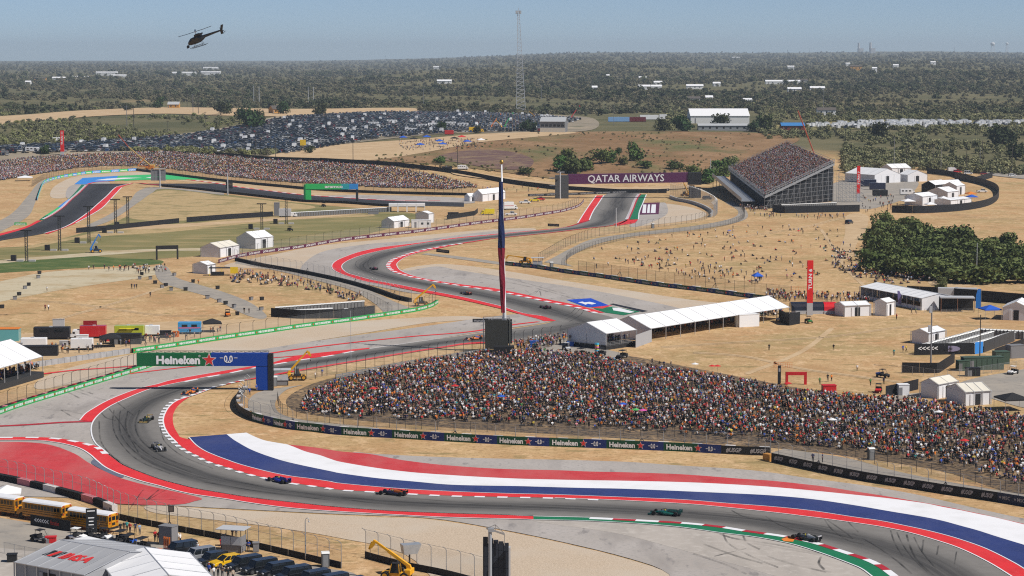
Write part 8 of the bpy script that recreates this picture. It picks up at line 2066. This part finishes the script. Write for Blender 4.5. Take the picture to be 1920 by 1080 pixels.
# ------------------------------------------------------------------ parked cars beyond the bank
CARP = [[(-40,294),(-40,277),(120,270),(230,262),(330,256),(420,243),(540,219),(700,211),(880,211),(1000,216),(1090,224),(1020,246),(860,248),(720,258),(620,274),(540,288),(470,288),(380,283),(300,282),(200,284),(100,287)],[(1470,240),(1570,232),(1700,229),(1920,231),(1920,237),(1800,240),(1600,242)]]
T_car = tint_mat('car_paint', 'tint', .3,.4,.3)
def small_car(kind):
 b = MB(); L, W, Hh, belt = {'saloon': (4.7,1.8,1.45,.85), 'suv': (4.8,1.95,1.8,1.0), 'pickup': (5.7,2.0,1.9,1.05), 'van': (5.6,2.0,2.3,1.1), 'camper': (8.0,2.5,3.3,1.3)}[kind]
 f, r, w = L / 2,-L / 2, W / 2
 b.prism([(r, .35),(f, .35),(f, belt * .75),(f - 1.1, belt),(r, belt)], 'y', -w, w, 0)
 c0, c1 = {'saloon': (f - 1.2, r + .7), 'suv': (f - 1.2, r + .1), 'pickup': (f - 1.4, r + 2.2), 'van': (f - .9, r + .05), 'camper': (f - .8, r + .05)}[kind]
 s0, s1 = (.6,.5) if kind == 'saloon' else (.5,.12); g = w - .12; top = Hh - .06
 b.loft([[(c1,-w + .04, belt),(c0,-w + .04, belt),(c0, w - .04, belt),(c1, w - .04, belt)],[(c1 + s1,-g, top),(c0 - s0,-g, top),(c0 - s0, g, top),(c1 + s1, g, top)]],0 if kind == 'camper' else 1)
 b.box(((c0 - s0 + c1 + s1) / 2,0, top + .03),(c0 - s0 - c1 - s1 + .1, g * 2 + .1,.08),0)
 for x in (f - .85, r + .9):
  for s in (-1,1): b.cyl((x, s * (w - .2),.34),(x, s * (w + .02),.34),.34,.34,8,2)
 o = b.build('parked_car', [T_car, M_glass, M_tyre]); me = o.data; bpy.data.objects.remove(o); return me
KIND = ['saloon', 'suv', 'pickup', 'van', 'camper']; CARM = [small_car(k) for k in KIND]
PAINT = [('black', (.012,.013,.015)),('white', (.68,.68,.68)),('silver', (.36,.37,.38)),('grey', (.11,.115,.12)),('dark blue', (.02,.035,.09)),('red', (.34,.02,.022)),('blue', (.04,.12,.32)),('beige', (.36,.31,.24))]
PW = np.array([.34,.15,.09,.20,.13,.035,.03,.025])
cp = []
for pi, poly in enumerate(CARP):
 W = Gn(np.array(poly, float)); lo, hi = W[:, :2].min(0) - 5, W[:, :2].max(0) + 5
 y = lo[1]; row = 0
 while y < hi[1]:
  xs = np.arange(lo[0], hi[0],2.9) + rng.uniform(-.3,.3); yy = y + rng.normal(0,.25, len(xs)) + .02 * xs
  Q = np.column_stack([xs, yy, H(xs, yy) + .38]); ok = inside(project(Q), np.array(poly)) & (rng.uniform(0,1, len(xs)) < (.86 if pi == 0 else .45))
  for q in Q[ok]: cp.append((*q, row, pi))
  row += 1; y += 5.6 if row % 2 else 8.6
cp = np.array(cp); order = np.argsort(cp[:, 1]); kinds = rng.choice(5, len(cp), p=[.33,.40,.22,.04,.01]); kinds[cp[:, 4] == 1] = rng.choice([1,3,4,4,4], int((cp[:, 4] == 1).sum()))
sel_px = project(cp[:, :3]); cols = rng.choice(len(PAINT), len(cp), p=PW); cols[kinds == 4] = 1
near = [i for i in order if -5 < sel_px[i, 0] < 1925][:285]; cnt = {}
for i in near:
 o = bpy.data.objects.new('parked_car', CARM[kinds[i]]); COL.objects.link(o); o.location = cp[i, :3]; o.rotation_euler.z = math.pi / 2 + rng.normal(0,.05) + (math.pi if rng.uniform() < .5 else 0)
 o['tint'] = PAINT[cols[i]][1]; r_ = int(cp[i, 3]); key = (PAINT[cols[i]][0], KIND[kinds[i]], r_); cnt[key] = cnt.get(key, 0) + 1
 tag(o, '%s %s, %s such one in the %s row of the far car park' % (key[0], key[1], ordn(cnt[key]), ordn(r_ + 1)), 'car', 'cars in the far car park')
rest = np.setdiff1d(np.arange(len(cp)), near)
scatter_obj('parked_cars', 'mass of parked cars filling the rest of the far car parks', 'cars', cp[rest, :3], np.full(len(rest), math.pi / 2) + rng.normal(0,.05, len(rest)) + math.pi * (rng.uniform(0,1, len(rest)) < .5), rng.uniform(.95,1.05, len(rest)), kinds[rest],[source('parked_car_' + k, m) for k, m in zip(KIND, CARM)], {'tint': np.array([c for _, c in PAINT])[cols[rest]]})
for k, (x, y, c) in enumerate(sorted([(640,246, M_white),(790,240, M_white),(812,238, M_white),(845,236, M_white),(868,238, M_white),(735,232, M_white),(700,236, M_white),(930,238, M_white),(770,248, M_white),(60,285, M_white),(1025,222, M_white),(605,270, M_grey),(110,266, M_white)], key=lambda e: e[0])): bv('white motorhome among the far parked cars, %s from the left' % ordn(k + 1) if c is M_white else 'grey container at the car park front', (x, y),9,2.6,3.4, c, rz=rng.uniform(-.2,.2), name='motorhome', cat='motorhome', windows=3, group='far motorhomes')
bv('bright yellow lorry at the edge of the far car park', (893,248),12,2.8,4.2, paint('far_yellow', (.75,.45,.02)), cabL=2.4, gap=.3, name='truck', cat='truck', rz=.1)
bv('bright red container at the edge of the far car park', (842,253),7,2.8,3.8, paint('far_red', (.5,.02,.02)), name='container', cat='container')
g = G(568,278); t = thing('sign_board', 'small yellow sign board at the car park front', 'sign', g, 0); q = MB(); q.box((0,0,4),(4.2,.2,4.2)); q.build('board', paint('board_yellow', (.8,.5,.02)), t); q = MB(); q.bar((0,.2,0),(0,.2,3),.3); q.build('post', M_dsteel, t)
for k, (x, y, c, up) in enumerate([(925,240, M_orange, .9),(936,240, M_yellow, .7),(950,240, W_agreen, 1.0),(1000,222, M_yellow, .6),(1075,222, M_redc, .9)]): g = V3((x, y)); telehandler('parked lift with raised boom beyond the picnic, %s from the left' % ORD[k], g, 2.6 if k % 2 else .4, up, 13, m=c, hook=False, group='far parked lifts')
# ------------------------------------------------------------------ trees and scrub
def mixt(a, b): return lambda n: (np.array(a) + (np.array(b) - np.array(a)) * rng.uniform(0,1,(n, 1))) * rng.uniform(.8,1.2,(n, 1))
def leaf_mat(name):
 m, nt, N, L, b = _nodes(name)
 a = N.new('ShaderNodeAttribute'); a.attribute_type = 'INSTANCER'; a.attribute_name = 'tint'
 geo = N.new('ShaderNodeNewGeometry'); nz = N.new('ShaderNodeTexNoise'); nz.inputs['Scale'].default_value = .35; nz.inputs['Detail'].default_value = 3; L.new(geo.outputs['Position'], nz.inputs['Vector'])
 mr = N.new('ShaderNodeMapRange'); mr.inputs['From Min'].default_value = .3; mr.inputs['From Max'].default_value = .7; mr.inputs['To Min'].default_value = .65; mr.inputs['To Max'].default_value = 1.4; L.new(nz.outputs[0], mr.inputs['Value'])
 mx = N.new('ShaderNodeMix'); mx.data_type = 'RGBA'; mx.blend_type = 'MULTIPLY'; mx.inputs[0].default_value = 1; L.new(a.outputs['Color'], mx.inputs[6]); L.new(mr.outputs[0], mx.inputs[7])
 L.new(mx.outputs[2], b.inputs['Base Color']); b.inputs['Roughness'].default_value = .75; b.inputs['Specular IOR Level'].default_value = .15
 return m
M_leaf = leaf_mat('foliage'); M_bark = mat('bark', (.10,.075,.055),.95, var=.25)
def crown_mesh(seed, n, leaf, lobes=7, flat=.75):
 """crown of unit radius made of leaf-sized faces gathered in clumps, base at z=0"""
 r = np.random.default_rng(seed); C = []
 for k in range(lobes):
  a = r.uniform(0,2 * math.pi); d = r.uniform(.15,.62) if k else 0; C.append((math.cos(a) * d, math.sin(a) * d, r.uniform(.30,1.15) if k else .7, r.uniform(.38,.62)))
 V, F = [],[]
 for i in range(n):
  c = C[r.integers(0, lobes)]; v = r.normal(0,1,3); v /= np.linalg.norm(v); rad = c[3] * r.uniform(.55,1.08); p = np.array(c[:3]) + v * rad * np.array([1,1, flat])
  if p[2] < .12: p[2] = .12 + r.uniform(0,.1)
  nrm = v + r.normal(0,.55,3); nrm /= np.linalg.norm(nrm); t = np.cross(nrm, r.normal(0,1,3)); t /= np.linalg.norm(t); b = np.cross(nrm, t); s = leaf * r.uniform(.6,1.5)
  o = len(V); V += [p + t * s, p + b * s * .7, p - t * s * .9, p - b * s * .7]; F.append((o, o + 1, o + 2, o + 3))
 me = bpy.data.meshes.new('crown'); me.from_pydata([tuple(v) for v in V],[], F); me.materials.append(M_leaf); me.update(); return me
CROWN = [crown_mesh(s, 780,.10,9) for s in (1,2,3,4)]; BUSH = [crown_mesh(s, 230,.16,6,.6) for s in (11,12,13,14)]
def trunk_mesh(seed):
 r = random.Random(seed); b = MB(); b.cyl((0,0,0),(r.uniform(-.04,.04),0,.5),.06,.045,7)
 for k in range(5): a = k * 1.26 + r.uniform(-.3,.3); b.cyl((0,0, r.uniform(.25,.5)),(math.cos(a) * .42, math.sin(a) * .42, r.uniform(.75,1.05)),.035,.012,5)
 o = b.build('trunk', M_bark); me = o.data; bpy.data.objects.remove(o); return me
TRUNK = [trunk_mesh(s) for s in range(3)]
def tree(label, p, r, h, tint, k, group):
 g = V3(p); t = thing('tree', label, 'tree', g, random.uniform(0,6), group)
 o = link(bpy.data.objects.new('trunk', TRUNK[k % 3]), t); o.scale = (r, r, h / 1.55)
 o = link(bpy.data.objects.new('crown', CROWN[k % 4]), t); o.scale = (r, r, h / 1.55); o['tint'] = tint
 return t
CL = [(1640,508),(1668,514),(1700,518),(1735,522),(1768,526),(1802,530),(1838,532),(1874,530),(1908,530),(1652,490),(1690,496),(1728,500),(1766,505),(1804,508),(1842,512),(1880,512),(1638,472),(1676,474),(1714,478),(1754,482),(1792,486),(1830,490),(1868,494),(1904,496),(1642,450),(1680,452),(1720,455),(1760,460),(1800,466),(1845,472),(1885,470),(1940,505),(1950,530),(1660,430),(1705,432),(1925,480),(1655,462),(1745,470),(1815,520),(1700,506),(1890,522)]
for k, p in enumerate(sorted(CL)): tree('dense green tree of the clump, %s from the left' % ordn(k + 1), p, random.uniform(4.8,8.2), random.uniform(5.4,10.2),(lambda u: (.06 + .06 * u, .085 + .06 * u, .022 + .025 * u))(random.random()), k, 'tree clump beside the spectators')
BU = [(1056,322,6,9),(1072,326,6,9),(1088,322,6,8),(1064,312,5,9),(1100,320,4,6),(1128,308,6,8),(1142,306,5,7),(1190,302,5,11),(1168,310,4,5),(1365,322,6,8),(1352,334,6,7),(1330,344,6,8),(1210,316,5,4),(1265,318,5,5),(1300,330,5,6),(824,307,4,4),(985,327,5,4),(1345,322,5,6)]
for k, (x, y, r_, h) in enumerate(sorted(BU)): tree('loose green bush on the brown meadow, %s from the left' % ordn(k + 1),(x, y), r_ * 1.25, h * 1.25,(random.uniform(.06,.10), random.uniform(.085,.13),.03), k, 'bushes on the meadow')
FT = [(300,203,9,15),(414,216,8,13),(425,214,7,12),(455,228,10,15),(470,240,12,18),(482,232,9,13),(532,214,8,14),(604,216,10,14),(240,208,6,9),(1245,246,7,12),(1280,246,9,14),(1352,238,9,12),(1428,246,8,14),(1440,247,8,16),(1412,247,7,10),(1270,240,8,12),(828,246,5,8),(895,250,4,7),(985,247,6,11),(1000,247,5,9),(83,289,5,7),(1648,262,10,14),(1878,276,12,18),(1905,300,9,14),(580,288,4,6),(1160,290,3,5)]
for k, (x, y, r_, h) in enumerate(sorted(FT)): tree('dark lone tree beyond the bank, %s from the left' % ordn(k + 1),(x, y), r_, h, (random.uniform(.03,.05), random.uniform(.045,.07),.02), k, 'lone trees beyond the bank')
ug = fill([(1632,500),(1640,448),(1700,436),(1800,452),(1960,480),(1960,532),(1840,532),(1740,524),(1660,512)],170,-.3)
scatter_obj('undergrowth', 'leafy undergrowth filling the tree clump', 'undergrowth', ug, rng.uniform(0,6.3, len(ug)), rng.uniform(2.2,4.2, len(ug)), rng.integers(0,4, len(ug)),[source('shrub', m) for m in BUSH], {'tint': mixt((.06,.085,.025),(.10,.125,.04))(len(ug))})
for k, p in enumerate([(1765,545),(1880,470),(1900,455),(1765,535)]): tree('small pale shrub near the tree clump, %s' % ordn(k + 1), p, 2.2,3.2,(.11,.13,.05), k, 'shrubs near the clump')
# scrub woods
OPEN = [CARP[0], CARP[1],[(640,304),(760,284),(880,262),(1010,250),(1200,246),(1420,248),(1440,262),(1380,300),(1310,335),(1190,345),(1060,342),(900,320)],[(480,297),(560,280),(660,268),(780,260),(900,250),(1080,246),(1000,262),(700,304),(560,306)],[(-60,222),(60,213),(150,207),(300,201),(560,204),(780,202),(790,211),(640,218),(400,218),(160,222),(-60,240)],[(1380,262),(1580,262),(1580,400),(1380,400)],[(1560,335),(1640,320),(1700,318),(1800,324),(1930,330),(1990,335),(1990,480),(1560,420)],[(290,192),(360,192),(360,208),(290,208)],[(1010,225),(1060,225),(1060,252),(1010,252)],[(1290,208),(1420,208),(1420,248),(1290,248)],[(1465,225),(1510,225),(1510,250),(1465,250)],[(1130,215),(1250,212),(1250,232),(1130,232)]]
def scrub(name, label, n, y0, y1, x0, x1, tintf, size, dens, lim=.9, only=None):
 q = np.column_stack([rng.uniform(x0, x1, n), y0 + (y1 - y0) * rng.uniform(0,1, n)])
 ok = np.ones(n, bool)
 if only: ok = inside(q, np.array(only, float))
 else:
  for o in OPEN: ok &= ~inside(q, np.array(o, float))
 q = q[ok]; W = Gn(q); ok = (W[:, 1] > np.interp(W[:, 0], FOOT_X, FOOT_Y) + np.interp(W[:, 0], FOOT_X, BANK_W) * lim) & (W[:, 1] < 19000); W = W[ok]
 f = np.sin(W[:, 0] * .011 + 1.7 * np.sin(W[:, 1] * .004)) + np.sin(W[:, 1] * .0062 + 1.5 * np.sin(W[:, 0] * .006)) + .7 * np.sin(W[:, 0] * .035 + W[:, 1] * .021); W = W[f + rng.normal(0,.8, len(W)) > dens]
 d = W[:, 1]; s = size * rng.uniform(.55,1.35, len(W)) * np.clip(d / 2400,1,4) ** .8; W[:, 2] -= s * .12
 return scatter_obj(name, label, 'scrub', W, rng.uniform(0,6.3, len(W)), s, rng.integers(0,4, len(W)),[source('shrub', m) for m in BUSH], {'tint': tintf(len(W))})
scrub('woods', 'far olive scrub woods covering the plain to the horizon', 44000,99,215,-260,2180, mixt((.085,.088,.046),(.20,.175,.105)),2.8,-.45)
scrub('woods', 'grey-green scrub between the far bank and the car parks', 11000,205,292,-260,560, mixt((.13,.12,.08),(.24,.25,.10)),2.5,-.7)
scrub('woods', 'green scrub behind the packed grandstand and tent compound', 9000,200,330,1230,2180, mixt((.14,.15,.07),(.25,.235,.12)),3.1,-.5,.05)
scrub('scrub', 'low brown scrub tufts dotting the meadow', 2600,246,345,640,1440, mixt((.17,.13,.07),(.20,.20,.08)),1.0,.4,.05, OPEN[2])
scrub('woods', 'dark tree belts along the far fields', 8000,140,218,-260,2180, mixt((.055,.065,.032),(.09,.10,.05)),4.6,.85)
# ------------------------------------------------------------------ hazy air
m, nt, N, L, b = _nodes('haze_air'); N.remove(b); pv = N.new('ShaderNodeVolumePrincipled')
pv.inputs['Color'].default_value = (.74,.87,1.0,1); pv.inputs['Density'].default_value = 5.2e-5; pv.inputs['Anisotropy'].default_value = .1
L.new(pv.outputs[0], N['Material Output'].inputs['Volume'])
hb = MB(); hb.box((0,12000,109),(22600,25200,222)); o = hb.build('haze', m); tag(o, 'thin blue-grey haze over the whole plain', 'haze', kind='stuff')
